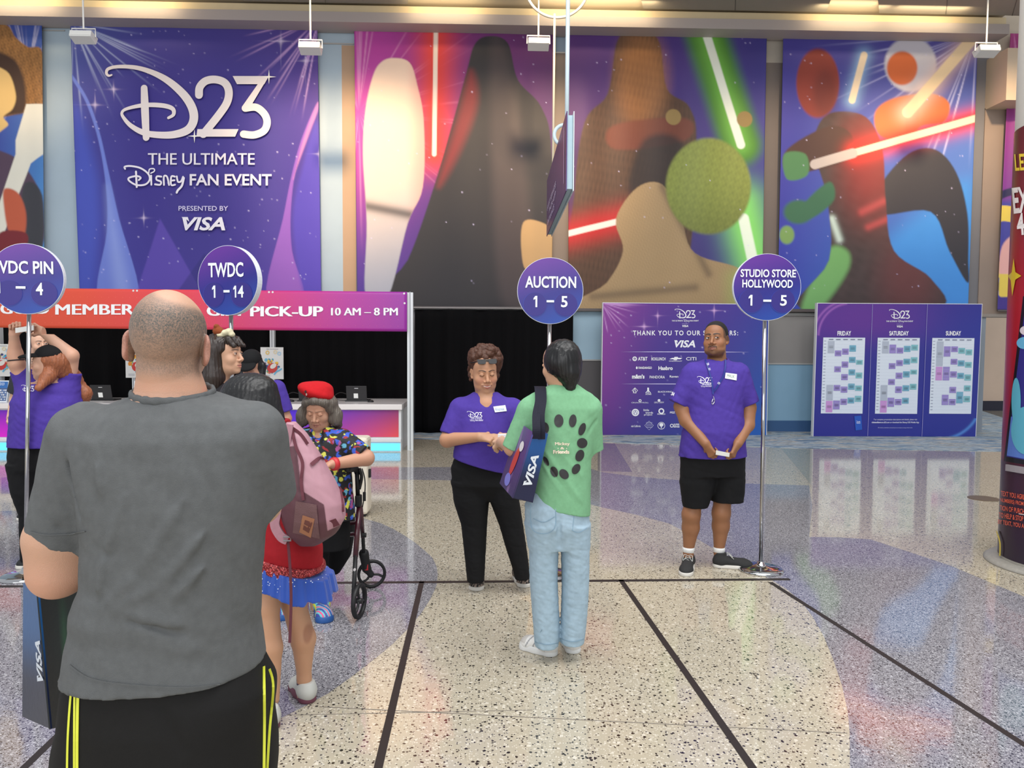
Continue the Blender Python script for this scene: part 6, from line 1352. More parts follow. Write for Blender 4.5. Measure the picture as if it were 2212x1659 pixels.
K.loft([(z, cx+.1*0, y0+.02, a, b) for z, cx, _, a, b in torsolv([(1040, 1046, 1122, .125, .02), (1083, 1058, 1122, .12, .02), (1134, 1078, 1130, .095, .02), (1188, 1094, 1138, .085, .02), (1225, 1106, 1143, .08, .02), (1250, 1112, 1145, .075, .02)], y0)], .02)
K.disp = addf(wrinkle(44, .004, .12, [(.3, 0, 1), (1, 0, .5)]), wrinkle(45, .0025, .06, [(.2, 0, 1)])); solid(K, .0055, 'trousers', BLACKC, root)
CHK = mat('checker_canvas', None, .8)
def checker(V, heel, f, R, L):
    q = V-heel; a = np.floor((q@f)/.014).astype(int); b = np.floor((q@R[:, 0]+.4*q[:, 2])/.014).astype(int); return np.where(((a+b) % 2)[:, None] == 0, lin((40, 38, 38)), lin((150, 134, 122)))
g1, g2 = G(1027, 1257), G(1029, 1277); shoe(root, (g2[0], g2[1]+.26), g2, CHK, WS, .05, .07, detail=checker)
g2 = G(1130, 1270); shoe(root, (g2[0]-.03, g2[1]+.25), (g2[0]+.02, g2[1]), CHK, WS, .05, .07, detail=checker)
a = p(1082, 944, -.29); MB().box((a[0]-.02, a[1]-.02, a[2]-.022), (a[0]+.035, a[1]+.0, a[2]+.022)).build('paper_slip', mat('slip_white', (232, 226, 228), .6), None, label='small white and red paper slip in the smiling woman\'s hands', cat='paper', bevel=.004)
# ---------------------------------------------------------------- person in the green tee and pale jeans, back to camera
y0 = 4.0; p = pp(y0)
root = empty('person', p(1205, 1400)*[1, 1, 0], 'person in green tee and pale jeans with black hair, seen from behind', 'person')
sk = (206, 160, 130); H = Head(p(1208, 786), (-.62, .8, -.12), 1.0); S = Sdf(); H.build(S, fat=.002, nose=.9)
S.cap(H.L((0, -.03, -.05)), p(1216, 850), .052, .06, .03); S.cap(p(1160, 880), p(1272, 885), .055, .055, .05); S.loft(torsolv([(870, 1170, 1262, .07, 0), (1080, 1160, 1262, .1, 0)], y0), .05)
S.cap(p(1145, 890), p(1108, 966, .02), .055, .048); S.cap(p(1108, 966, .02), p(1084, 955, .28), .046, .03); hand(S, p(1086, 955, .28), (-.3, .95, .05), (.5, 0, -.8), 1, (.6, .7, .8, .9), .95)
S.cap(p(1272, 900), p(1274, 950, .06), .05, .044); S.cap(p(1274, 950, .06), p(1250, 965, .3), .042, .03); hand(S, p(1250, 965, .3), (-.4, .9, .1), (-.5, 0, -.8), -1, (.6, .7, .8, .9), .95)
for a, b in (((1182, 1070), (1182, 1400)), ((1236, 1070), (1238, 1390))): S.cap(p(*a), p(*b), .05, .04)
brows(H, (30, 24, 22)); lipstick(H, (176, 104, 96))
body_obj(S, [(.0028, H.c-[.14, .14, .17], H.c+[.14, .14, .2]), (.003, p(1050, 1010, .16), p(1120, 930, .5)), (.0055, p(1000, 1430, -.4), p(1340, 840, .5))], root, lambda V: H.color(V, sk), SKIN)
h = Sdf(); h.ell(H.L((0, -.03, .034)), np.array((.09, .102, .094)), H.R); h.ell(H.L((0, -.062, -.03)), np.array((.078, .058, .085)), H.R, .04); h.ell(H.L((.055, -.03, -.0)), np.array((.035, .055, .06)), H.R, .03); h.ell(H.L((-.062, -.02, .0)), np.array((.028, .05, .055)), H.R, .03); h.cap(H.L((0, -.075, -.06)), H.L((.0, -.07, -.125)), .05, .03, .03)
h.ell(H.L((0, .095, -.03)), np.array((.065, .07, .09)), H.R, .012, 'sub'); h.disp = addf(strands(51, .003, 45), strands(52, .002, 100)); solid(h, .0036, 'black_hair', hairmat('glossy_black_hair', (13, 12, 14), .34), root)
GREEN = cloth('tee_green', (126, 180, 138), .85, .3)
T = Sdf(); T.loft(torsolv([(828, 1194, 1244, .06, .0), (836, 1180, 1256, .08, .0), (850, 1150, 1276, .1, .0), (880, 1132, 1292, .12, .0), (930, 1136, 1284, .13, 0), (990, 1142, 1276, .135, 0), (1050, 1150, 1275, .14, 0), (1115, 1154, 1274, .145, 0)], y0), .03, 2.4)
T.cap(p(1146, 888), p(1107, 970, .01), .072, .058, .04, flat=True); T.cap(p(1272, 885), p(1283, 972, .03), .066, .05, .04, flat=True); T.ell(p(1218, 826, -.0), (.058, .055, .02), None, .01, 'sub')
b = lambda x, y, d=-.13: p(x, y, d)
T.disp = addf(wrinkle(53, .0035, .14, [(1, 0, .7), (-.6, 0, 1)]), wrinkle(54, .0012, .05), creases([(b(1172, 968), b(1262, 1092), .012, -.009), (b(1160, 985), b(1225, 1085), .012, -.006), (b(1190, 958), b(1268, 1040), .012, -.005), (b(1166, 980), b(1245, 1092), .008, .005), (b(1290, 900, -.05), b(1262, 955), .01, .006), (b(1146, 900, -.06), b(1130, 950, -.06), .01, .004)]))
T.clip(p(1157, 1086, 0), (-.21, 0, -1)); tee = solid(T, .0045, 'tee_shirt', GREEN, root)
solid(torus_collar(T, p(1217, 834), .066, .062, .012, .008), .0045, 'collar', GREEN, tee)
lg = on_mesh(tee); A = Art(); BKI = (44, 42, 44)
for cx, cy, rx, ry, a in ((1178, 924, 8, 12, -10), (1207, 909, 10, 14, 0), (1237, 909, 8, 14, 8), (1257, 927, 7, 14, 20), (1257, 957, 11, 11, 0), (1252, 984, 9, 13, 20), (1244, 1013, 8, 12, 30), (1218, 1024, 9, 12, -40), (1197, 1019, 8, 12, -20), (1180, 996, 5, 11, -25)):
    A.add(disc2(cx, cy, rx, ry, a), BKI)
CR = (246, 226, 206)
A.text('Mickey', 1199, 955, 1230, 963.5, CR, .02, fat=.3); A.text('&', 1210, 965, 1219, 970.5, CR, .01); A.text('Friends', 1195, 971.5, 1229, 979.5, CR, .02, fat=.3); A.add(ell2(1205, 968, 1, 1, 8), CR); A.add(ell2(1223.5, 968, 1, 1, 8), CR)
A.build('print', lambda a, q: lg(a, q), tee)
DEN = mat('pale_denim', (166, 190, 206), .85, bump=.4, bscale=800, var=.09, vscale=30, spec=.2)
K = Sdf(); K.loft(torsolv([(1060, 1146, 1266, .12, 0), (1090, 1134, 1271, .14, 0), (1130, 1134, 1273, .15, 0), (1180, 1142, 1270, .11, 0)], y0), .03)
K.loft(torsolv([(1130, 1136, 1206, .13, 0), (1180, 1143, 1206, .11, 0), (1250, 1144, 1204, .095, .0), (1300, 1148, 1206, .09, 0), (1350, 1152, 1208, .088, 0), (1392, 1155, 1206, .085, 0)], y0), .02)
K.loft(torsolv([(1130, 1202, 1274, .13, 0), (1180, 1212, 1273, .11, 0), (1250, 1214, 1272, .095, .0), (1300, 1213, 1270, .09, 0), (1350, 1212, 1266, .085, 0), (1386, 1211, 1261, .08, 0)], y0), .02)
K.cap(p(1205, 1100, -.155), p(1209, 1180, -.13), .006, .014, .02, 'sub'); K.disp = addf(wrinkle(56, .005, .1, [(.5, 0, 1), (-.6, 0, 1)]), wrinkle(57, .002, .04, [(.2, 0, 1)]))
jean = solid(K, .005, 'jeans', DEN, root); jf = on_mesh(jean); SD = mat('denim_stitch', (134, 162, 182), .8)
for P in ([(1147, 1089), (1149, 1140), (1174, 1153), (1198, 1140), (1200, 1098)], [(1236, 1146), (1250, 1150), (1268, 1140)], [(1240, 1110), (1236, 1146)], [(1152, 1120), (1175, 1128), (1198, 1116)], [(1154, 1386), (1180, 1392), (1206, 1389)], [(1211, 1379), (1236, 1386), (1261, 1380)]): band(P, 'stitching', SD, jean, lambda a, q: jf(a, q, .0015), .004, .001)
WU = mat('trainer_white', None, .5); SL = mat('trainer_sole', (222, 222, 220), .5)
def trainer(V, heel, f, R, L):
    q = V-heel; t = (q@f)/L; s = q@R[:, 0]; C = np.tile(lin((226, 224, 220)), (len(V), 1)); m = (np.abs(np.sin(t*16+q[:, 2]*30)) < .3) & (t > .15) & (t < .85) & (q[:, 2] > .03); C[m] = lin((150, 150, 152)); C[(t > .75) & (q[:, 2] > .045)] = lin((196, 192, 186)); return C
g1, g2 = G(1197, 1416), G(1128, 1396); o = shoe(root, g1, g2, WU, SL, .05, .085, chunk=.036, detail=trainer)
g1, g2 = G(1240, 1413), G(1222, 1373); o = shoe(root, g1, g2, WU, SL, .048, .085, chunk=.036, detail=trainer)
LYc = mat('lanyard_print', (36, 56, 140), .5); MB().tube([p(1217, 826)+np.array([.062*math.cos(w), -.06*math.sin(w), -.004*math.sin(w)]) for w in np.linspace(0, 2*math.pi, 25)], .006, 6, cap=False).build('lanyard', LYc, root)
bt = empty('tote_bag', Y(1130, 1080, 3.85)*[1, 1, 1], 'blue tote bag with white lettering on the shoulder of the person in green', 'bag')
N0, N1 = Y(1152, 934, 3.74), Y(1107, 1076, 3.74); R0b, R1b = Y(1184, 937, 3.8), Y(1151, 1086, 3.8); L0, L1 = Y(1122, 966, 4.04), Y(1079, 1044, 4.04)
L0 = N0+(L1-N1)*.95+np.array([0, 0, .0])
def bcol(k, u, v):
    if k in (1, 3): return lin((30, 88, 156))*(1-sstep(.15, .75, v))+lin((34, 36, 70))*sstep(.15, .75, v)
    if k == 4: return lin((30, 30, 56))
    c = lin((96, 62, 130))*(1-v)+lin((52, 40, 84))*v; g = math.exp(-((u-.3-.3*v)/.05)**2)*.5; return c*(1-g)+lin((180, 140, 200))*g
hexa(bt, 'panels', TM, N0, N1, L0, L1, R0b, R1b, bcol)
fn, n_ = onface(N0, R0b, R1b, N1, .003); A = Art(); v_, f_ = VISA; A.add((np.c_[.28+v_[:, 1]*.45, .78-v_[:, 0]*.46], f_), (236, 242, 250)); A.build('print', fn, bt, nrm=n_)
fn, n_ = onface(L0, N0, N1, L1, .003); A = Art(); A.add(fit(ell2(.5, .5, .5, .5, 16), .36, .3, .62, .78, 18), (190, 60, 48)); A.add(fit(ell2(.5, .5, .5, .5, 14), .5, .2, .75, .36, 0), (220, 212, 216)); A.add(fit(ell2(.5, .5, .5, .5, 14), .25, .74, .6, .94, 0), (120, 120, 200)); A.build('artwork', fn, bt, nrm=n_)
a0 = p(1166, 846, .0)
for (x0, x1, q0, w) in ((1163, 1154, N0*.8+R0b*.2, .02), (1172, 1166, N0*.45+R0b*.55, .018)):
    P = [Y(x0, 850, 3.95)+np.array([0, .06, .035]), Y(x0, 848, 3.93)+np.array([0, 0, .02]), Y(x0+1, 866, 3.86), Y((x0+x1)/2, 895, 3.8), q0+np.array([0, -.004, .02]), q0+np.array([0, -.005, -.03])]
    C3 = cat(P, 6); V = []; F = []
    for i, c_ in enumerate(C3): V += [c_+np.array(s_)*1.0 for s_ in ((-w, 0, 0), (w, 0, 0), (w, -.004, 0), (-w, -.004, 0))]
    for i in range(len(C3)-1):
        for k in range(4): F.append((4*i+k, 4*i+(k+1) % 4, 4*i+4+(k+1) % 4, 4*i+4+k))
    F += [(3, 2, 1, 0), tuple(4*len(C3)-4+k for k in range(4))]
    obj('handle', V, F, cloth('webbing_navy', (24, 24, 40), .7), bt)
# ---------------------------------------------------------------- woman in red top and blue sequin skirt, facing away
y0 = 3.5; p = pp(y0)
root = empty('person', p(612, 1530)*[1, 1, 0], 'black haired person in red top and blue sequined skirt behind the grey tee', 'person')
sk = (196, 148, 116); H = Head(p(536, 868), (-.75, .6, -.1), 1.0); S = Sdf(); H.build(S)
S.cap(H.L((0, -.03, -.05)), p(585, 935), .05, .06, .03); S.loft(torsolv([(925, 566, 626, .06, .04), (1000, 562, 626, .08, .04), (1180, 570, 670, .1, 0), (1260, 575, 680, .11, 0)], y0), .05)
S.cap(p(575, 960), p(545, 1050, .1), .05, .045); S.cap(p(545, 1050, .1), p(470, 1060, .15), .045, .03); hand(S, p(470, 1060, .15), (-1, .1, .1), (0, .3, -1), 1, (.6, .7, .8, .9), .95)
S.cap(p(630, 1240, .03), p(634, 1300, .04), .062, .056); S.cap(p(634, 1300, .04), p(655, 1380, .05), .056, .056); S.cap(p(655, 1380, .05), p(657, 1465, .06), .056, .031); S.cap(p(657, 1465, .06), p(658, 1500, .06), .031, .036)
S.cap(p(588, 1240, -.06), p(578, 1310, -.08), .06, .052); S.cap(p(578, 1310, -.08), p(584, 1400, -.1), .05, .052); S.cap(p(584, 1400, -.1), p(588, 1510, -.12), .052, .032)
def colf(V):
    C = H.color(V, sk); q = np.sqrt((((V-p(664, 1370, -.0))/np.array((.022, .09, .05)))**2).sum(1)); e = .6*(1-sstep(.6, 1.1, q)); return C*(1-e[:, None])+lin((150, 96, 72))*e[:, None]
body_obj(S, [(.003, H.c-[.14, .14, .17], H.c+[.14, .14, .2]), (.005, p(380, 1560, 0)+[0, -.4, 0], p(800, 900, 0)+[0, .5, 0])], root, colf, SKIN)
h = Sdf(); h.ell(p(534, 866, .0), (.125, .115, .128)); h.cap(p(560, 850, -.03), p(598, 935, -.05), .085, .05, .04); h.cap(p(545, 880, -.06), p(580, 1000, -.09), .085, .05, .05); h.cap(p(598, 930, -.05), p(606, 965, -.07), .035, .02, .03)
h.ell(H.L((0, .12, -.03)), np.array((.07, .06, .09)), H.R, .02, 'sub'); h.disp = addf(strands(61, .0025, 45), strands(62, .0015, 100)); solid(h, .004, 'long_black_hair', hairmat('straight_black_hair', (16, 15, 17), .36), root)
RED = cloth('top_red', (158, 26, 36), .8)
T = Sdf(); T.loft(torsolv([(905, 578, 626, .07, -.02), (930, 560, 632, .09, .04), (1000, 552, 634, .115, .04), (1100, 550, 652, .13, .03), (1180, 550, 695, .15, 0), (1235, 550, 696, .15, 0)], y0), .03); T.cap(p(572, 950), p(546, 1040, .08), .065, .06, .04, flat=True)
T.clip(p(556, 1192), (-.24, 0, -1)); T.disp = wrinkle(63, .004, .12, [(1, 0, .8)]); tee = solid(T, .005, 'red_top', RED, root)
T = Sdf(); T.loft(torsolv([(1140, 551, 693, .148, 0), (1180, 549, 697, .158, 0), (1230, 547, 702, .162, 0)], y0), .02); T.clip(p(556, 1210), (-.3, 0, -1)); T.clip(p(556, 1186), (.24, 0, 1)); T.disp = wrinkle(64, .004, .03)
def glit(V): r = np.random.RandomState(2).uniform(0, 1, len(V)); return np.where(r[:, None] > .82, lin((236, 110, 110)), np.where(r[:, None] > .45, lin((150, 24, 34)), lin((96, 12, 22))))
solid(T, .0035, 'sequin_trim', mat('sequin_red', None, .3, metal=.3), tee, 1, glit)
K = Sdf(); K.loft(torsolv([(1140, 556, 690, .14, 0), (1195, 553, 703, .155, 0), (1240, 549, 714, .175, 0), (1285, 545, 724, .19, 0)], y0), .02); cx_ = p(632, 1250)[0]; zb_ = p(632, 1262)[2]; zt_ = p(632, 1165)[2]
K.disp = lambda X, Y_, Z: (.010*np.sin(np.arctan2(Y_-y0, X-cx_)*7+Z*3))*np.clip((zt_-Z)/(zt_-zb_), 0, 1)+.004*np.sin(np.arctan2(Y_-y0, X-cx_)*25); K.clip(p(556, 1247), (-.34, 0, -1)); K.clip(p(556, 1200), (.28, 0, 1))
sk_ = solid(K, .0045, 'blue_skirt', mat('satin_blue', (28, 76, 176), .45, bump=.1, sheen=.3), root); sf = on_mesh(sk_); A = Art(); rs = np.random.RandomState(8)
for _ in range(95):
    x = rs.uniform(558, 706); yt = 1226-.3*(x-556); A.add(ell2(x, rs.uniform(yt, yt+68), *(rs.uniform(.7, 1.5),)*2, 6), (226, 236, 250))
A.build('sequins', lambda a, q: sf(a, q, .002), sk_)
GU = mat('shoe_pale_grey', (190, 190, 184), .6); MS = mat('sole_maroon', (104, 56, 72), .6)
o = shoe(root, G(668, 1519), G(640, 1482), GU, MS, .046, .085, chunk=.036); sock(root, p(657, 1478, .06), (52, 48, 96), .036, .05)
shoe(root, G(588, 1578), G(562, 1532), GU, MS, .046, .085, chunk=.036)
# pink backpack on her back
yb = 3.33; q = pp(yb); bp = empty('backpack', q(680, 1172), 'dusty pink backpack with maroon side pocket worn by the person in red', 'backpack')
B = Sdf(); B.loft(torsolv([(912, 620, 638, .03, 0), (938, 616, 662, .06, 0), (985, 613, 692, .09, 0), (1040, 610, 722, .115, 0), (1085, 608, 742, .125, 0), (1118, 612, 745, .125, 0), (1150, 624, 728, .11, 0), (1172, 648, 694, .07, 0)], yb), .03, 2.5)
B.disp = addf(wrinkle(65, .004, .1), creases([(q(650, 960, -.07), q(735, 1110, -.12), .01, .004), (q(640, 985, -.09), q(652, 1070, -.12), .012, .006), (q(700, 1010, -.1), q(728, 1100, -.12), .008, .003)]))
def pcol(V):
    C = np.tile(lin((182, 136, 148)), (len(V), 1)); z = (V-np.array([0, 0, CAMZ])); dd = z@fw; X = CX+FPX*(z@rt2)/dd; Z = CY+FPX*(z@dn2)/dd
    mk = polymask(X, Z, [(606, 968), (640, 962), (652, 1060), (700, 1090), (712, 1180), (600, 1190), (590, 1060)], 2, smooth=False); mk = np.maximum(mk, polymask(X, Z, [(700, 1150), (748, 1128), (750, 1200), (690, 1200)], 2, smooth=False))
    return C*(1-mk[:, None])+lin((88, 48, 58))*mk[:, None]
pk = solid(B, .004, 'pack', mat('nylon', None, .5, bump=.2, bscale=600), bp, 1, pcol); bf = on_mesh(pk); MR = cloth('maroon_webbing', (104, 56, 66), .7); PK = cloth('pink_webbing', (176, 130, 142), .7)
def bandw(P, name, m, w, th=.006, lift=.004, on=True, yy=None): return band(P, name, m, bp, (lambda a, c_: bf(a, c_, lift)) if on else (lambda a, c_: Y(a, c_, yy)), w, th)
bandw([(624, 916), (616, 976), (606, 1040), (599, 1102), (595, 1133), (608, 1158), (622, 1166)], 'shoulder_strap', PK, .04, .012, on=False, yy=yb-.06)
bandw([(632, 930), (640, 965), (654, 1000), (652, 1040), (656, 1080)], 'side_trim', MR, .012); bandw([(628, 922), (650, 940), (664, 960)], 'top_trim', MR, .012)
bandw([(722, 1030), (732, 1050), (738, 1080), (740, 1105)], 'zipper', MR, .009); bandw([(672, 1004), (690, 990), (706, 992)], 'grab_loop', MR, .016); bandw([(717, 1122), (726, 1135)], 'patch', MR, .03)
bandw([(622, 1166), (627, 1230), (629, 1300), (626, 1388)], 'dangling_strap', MR, .012, .003, on=False, yy=yb-.05)
c = Y(620, 1160, yb-.075); MB().tube([c+[-.016, 0, -.016], c+[.016, 0, -.016], c+[.016, 0, .016], c+[-.016, 0, .016], c+[-.016, 0, -.016]], .004, 6).tube([c+[-.016, 0, 0], c+[.016, 0, 0]], .004, 6).build('buckle', mat('buckle_grey', (130, 124, 128), .4), bp)
A = Art(); A.add(gridquad([(640, 1082), (684, 1090), (690, 1162), (634, 1150)], 10, 10), (104, 72, 74)); A.build('mesh_pocket', lambda a, c_: bf(a, c_, .006), bp, mat('mesh_net', None, .7, bump=.6, bscale=300))
A = Art(); A.add(gridquad([(655, 1112), (680, 1120), (672, 1160), (648, 1148)], 5, 5), (150, 98, 70)); A.add(gridquad([(660, 1122), (676, 1128), (668, 1150), (655, 1142)], 4, 4), (96, 48, 40)); A.build('snack_in_pocket', lambda a, c_: bf(a, c_, .008), bp)
# ---------------------------------------------------------------- woman in red beret leaning on a rollator
y0 = 4.8; p = pp(y0)
root = empty('person', p(690, 1340)*[1, 1, 0], 'grey haired woman in red beret and colourful black shirt looking down', 'person')
sk = (196, 146, 120); H = Head(p(689, 882), (-.12, -1, -.42), 1.0, roll=2); S = Sdf(); H.build(S, fat=.009, jaw=1.05, lids=.75, nose=1.15, lip=.8)
S.cap(H.L((0, -.03, -.05)), p(694, 945, .06), .054, .07, .03); S.ell(H.L((0, .03, -.11)), (.05, .05, .03), None, .03); S.loft(torsolv([(940, 655, 735, .08, .03), (1100, 660, 755, .1, .02)], y0), .04)
S.cap(p(748, 955), p(790, 988, -.04), .055, .05); S.cap(p(792, 990, -.05), p(722, 1002, -.22), .048, .032); hand(S, p(722, 1002, -.22), (-1, -.2, -.15), (0, -.2, -1), 1, (.7, .8, .9, .95), .95)
S.cap(p(645, 955), p(622, 1000, -.06), .055, .05); S.cap(p(622, 1000, -.06), p(640, 1020, -.26), .045, .03); hand(S, p(640, 1020, -.26), (.3, -1, -.1), (0, -.2, -1), -1, (.7, .8, .9, .95), .95)
for xx, zz in ((682, .0), (622, .04)): S.cap(p(xx, 1200, zz), p(xx, 1262, zz), .055, .05); S.cap(p(xx, 1262, zz), p(xx+1, 1318, zz), .05, .034)
brows(H, (96, 78, 68), .02, .003, .003, .5); lipstick(H, (160, 96, 88), 0, .6); mouthline(H, (96, 54, 48), .02)
for g in (-1, 1):
    for x in np.linspace(-.013, .013, 7): H.spot((g*.031+x, .086, -.0035), (.0024, .014, .0011), (60, 40, 34), .8, .5)
    for t in np.linspace(0, 1, 6): H.spot((g*(.017+.012*t), .088, -.045-.028*t), (.0028, .02, .005), (150, 98, 80), .6, .6)
    H.spot((g*.006, .095, .018), (.002, .02, .009), (140, 92, 76), .6, .6)
body_obj(S, [(.0023, H.c-[.13, .15, .17], H.c+[.13, .14, .2]), (.0055, p(560, 1400, 0)+[0, -.5, 0], p(880, 900, 0)+[0, .4, 0])], root, lambda V: H.color(V, sk, (70, 60, 50)), SKIN)
h = Sdf(); h.ell(H.L((0, -.03, .03)), np.array((.088, .1, .09)), H.R)
for g in (-1, 1): h.cap(H.L((g*.075, .0, .03)), p(689+g*37, 912, .0), .03, .024, .03); h.cap(H.L((g*.07, -.04, .02)), p(689+g*42, 918, .05), .04, .025, .03); h.cap(H.L((g*.05, .06, .07)), H.L((g*.083, .03, .0)), .014, .016, .02)
h.ell(H.L((0, .085, -.03)), np.array((.062, .06, .098)), H.R, .01, 'sub'); h.cap(H.L((-.065, .045, .065)), H.L((.0, .075, .085)), .022, .022, .02); h.cap(H.L((.0, .075, .085)), H.L((.07, .045, .055)), .022, .02, .02); h.ell(p(652, 898, .0), (.035, .05, .055), None, .03); h.ell(p(727, 898, .02), (.04, .05, .055), None, .03); h.ell(H.L((0, .085, -.03)), np.array((.06, .06, .098)), H.R, .01, 'sub'); h.disp = addf(strands(71, .003, 45), strands(72, .002, 100)); solid(h, .0036, 'grey_hair', hairmat('grey_brown_hair', (92, 84, 76), .55), root)
h = Sdf(); R_ = frame((0, -1, .05), (-.32, 0, 1)); h.ell(p(682, 846, .0), np.array((.115, .11, .05)), frame((-.1, -1, 0), (.34, -.15, 1)), .02); h.ell(p(692, 840, .02), (.075, .08, .045), None, .04); h.disp = wrinkle(73, .003, .09)
be = solid(h, .0036, 'red_beret', cloth('beret_red', (186, 24, 32), .9), root); h = Sdf()
A = Art(); A.add(ell2(661, 846, 2.2, 2.6, 10), (60, 40, 40)); A.add(ell2(663, 851, 1.6, 2.4, 10), (220, 200, 190)); A.build('pin', lambda a, c_: on_mesh(be)(a, c_, .006), be)
SH = mat('patterned_shirt', None, .7, bump=.1)
def pat(V):
    C = np.tile(lin((18, 18, 24)), (len(V), 1))
    for s_, rgb, th in ((1, (48, 84, 190), .2), (2, (150, 34, 40), .36), (3, (206, 206, 84), .34), (4, (96, 170, 200), .42), (5, (160, 80, 140), .44), (6, (18, 18, 24), .3)):
        rs_ = np.random.RandomState(s_+40); g_ = 0
        for _ in range(6): k_ = nrmz(rs_.normal(size=3))*6.283/rs_.uniform(.05, .1); g_ = g_+np.sin(V@k_+rs_.uniform(0, 6.28)+1.3*np.sin(V@(nrmz(rs_.normal(size=3))*70)))
        C[g_/6 > th] = lin(rgb)
    return C
T = Sdf(); T.loft(torsolv([(922, 668, 716, .06, .04), (932, 650, 738, .09, .03), (948, 636, 756, .12, .02), (1000, 640, 758, .14, .0), (1060, 642, 762, .145, -.01), (1118, 644, 768, .15, -.01)], y0), .03); T.cap(p(738, 952), p(784, 984, -.05), .078, .07, .04, flat=True); T.cap(p(652, 952), p(626, 992, -.05), .075, .068, .04, flat=True)
T.cap(H.L((0, .06, -.12))+[0, -.05, 0], p(692, 975, -.16), .045, .012, .012, 'sub'); T.disp = wrinkle(74, .005, .1); solid(T, .0045, 'patterned_shirt', SH, root, 1, pat)
K = Sdf(); K.loft(torsolv([(1100, 660, 752, .12, .02), (1150, 655, 755, .13, .02), (1185, 656, 752, .12, .02)], y0), .03); K.cap(p(684, 1160, .01), p(683, 1225, .0), .09, .075, .03, flat=True); K.cap(p(628, 1160, .03), p(623, 1225, .04), .085, .075, .03, flat=True); solid(K, .006, 'dark_shorts', BLACKC, root)
def teal(V, heel, f, R, L):
    q_ = V-heel; t = (q_@f)/L; C = np.tile(lin((96, 186, 196)), (len(V), 1)); s = np.sin(q_@R[:, 0]*160+t*22); C[(t > .4) & (s > .4)] = lin((60, 70, 150)); C[(t > .45) & (s < -.7)] = lin((216, 80, 130)); C[(np.abs(q_[:, 2]-.05+.05*(t-.5)) < .009) & (t < .8)] = lin((222, 222, 60)); return C
TS = mat('sole_teal', (36, 84, 150), .5); TU = mat('teal_runner', None, .6)
g2 = G(703, 1347); shoe(root, (g2[0]-.08, g2[1]+.24), g2, TU, TS, .052, .09, chunk=.04, detail=teal); g2 = G(603, 1342); shoe(root, (g2[0]+.03, g2[1]+.25), g2, TU, TS, .05, .09, chunk=.04, detail=teal)
for xx in (682, 622): sock(root, p(xx, 1316, .02), (214, 220, 222), .042, .045)
c = p(724, 1002, -.215); ax = nrmz(p(722, 1002, -.22)-p(792, 990, -.05)); MB().tube([c-ax*.01, c+ax*.02], .04, 14).build('red_wristband', mat('wristband_red', (206, 52, 56), .5), root, smooth=True)
# rollator
ro = empty('rollator', G(770, 1310), 'dark red rollator walker with black wheels beside the woman in the beret', 'walker')
MRN = mat('frame_maroon', (70, 22, 34), .3, coat=.5); BK = mat('rubber_black', (22, 22, 24), .55); r_ = lambda x, y, d: Y(x, y, d)
gA, gB = G(776, 1336), G(803, 1270); dA, dB = gA[1], gB[1]; dm = 4.86
MB().tube([r_(776, 1090, dm), r_(768, 1203, (dA+dm)/2)], .017, 12).build('frame_tube', MRN, ro, smooth=True); MB().tube([r_(768, 1200, (dA+dm)/2), r_(763, 1303, dA-.01)], .014, 12).build('lower_tube', BK, ro, smooth=True)
MB().tube([r_(779, 1094, dm+.04), r_(784, 1160, (dB+dm)/2)], .014, 12).build('frame_tube', MRN, ro, smooth=True); MB().tube([r_(784, 1158, (dB+dm)/2), r_(786, 1200, dB-.06)], .012, 12).build('lower_tube', BK, ro, smooth=True)
MB().box(r_(768, 1094, dm)-[0, .03, 0], r_(781, 1069, dm)+[0, .03, 0]).build('height_clamp', BK, ro, bevel=.008); MB().tube([r_(773, 1070, dm), r_(771, 1018, dm-.02)], .014, 12).build('handle_tube', BK, ro, smooth=True)
MB().tube(cat([r_(773, 1022, dm), r_(768, 1013, dm-.03), r_(758, 1013, dm-.1), r_(750, 1013, dm-.18)], 5), .021, 12).build('hand_grip', BK, ro, smooth=True)
MB().tube(cat([r_(776, 1012, dm-.03), r_(781, 1030, dm-.02), r_(776, 1056, dm)], 5), .011, 8).build('brake_lever', BK, ro, smooth=True); MB().tube(cat([r_(782, 1012, dm), r_(788, 1035, dm), r_(788, 1065, dm), r_(782, 1100, dm+.05)], 6), .004, 6).build('brake_cable', BK, ro)
MB().tube([r_(787, 1063, dm), r_(787, 1082, dm)], .01, 8).build('knob', BK, ro); MB().tube([r_(783, 1156, 5.0), r_(791, 1156, 5.0)], .016, 12).build('knob', BK, ro)
MB().tube([r_(700, 1158, 5.0), r_(768, 1154, 4.95)], .014, 10).build('crossbar', MRN, ro); MB().tube([r_(744, 1131, 5.0), r_(772, 1129, 4.95)], .012, 10).build('crossbar', MRN, ro); MB().tube([r_(749, 1155.1, 4.965), r_(764, 1154.2, 4.955)], .0148, 12).build('label_sticker', mat('sticker_silver', (206, 206, 208), .4), ro)
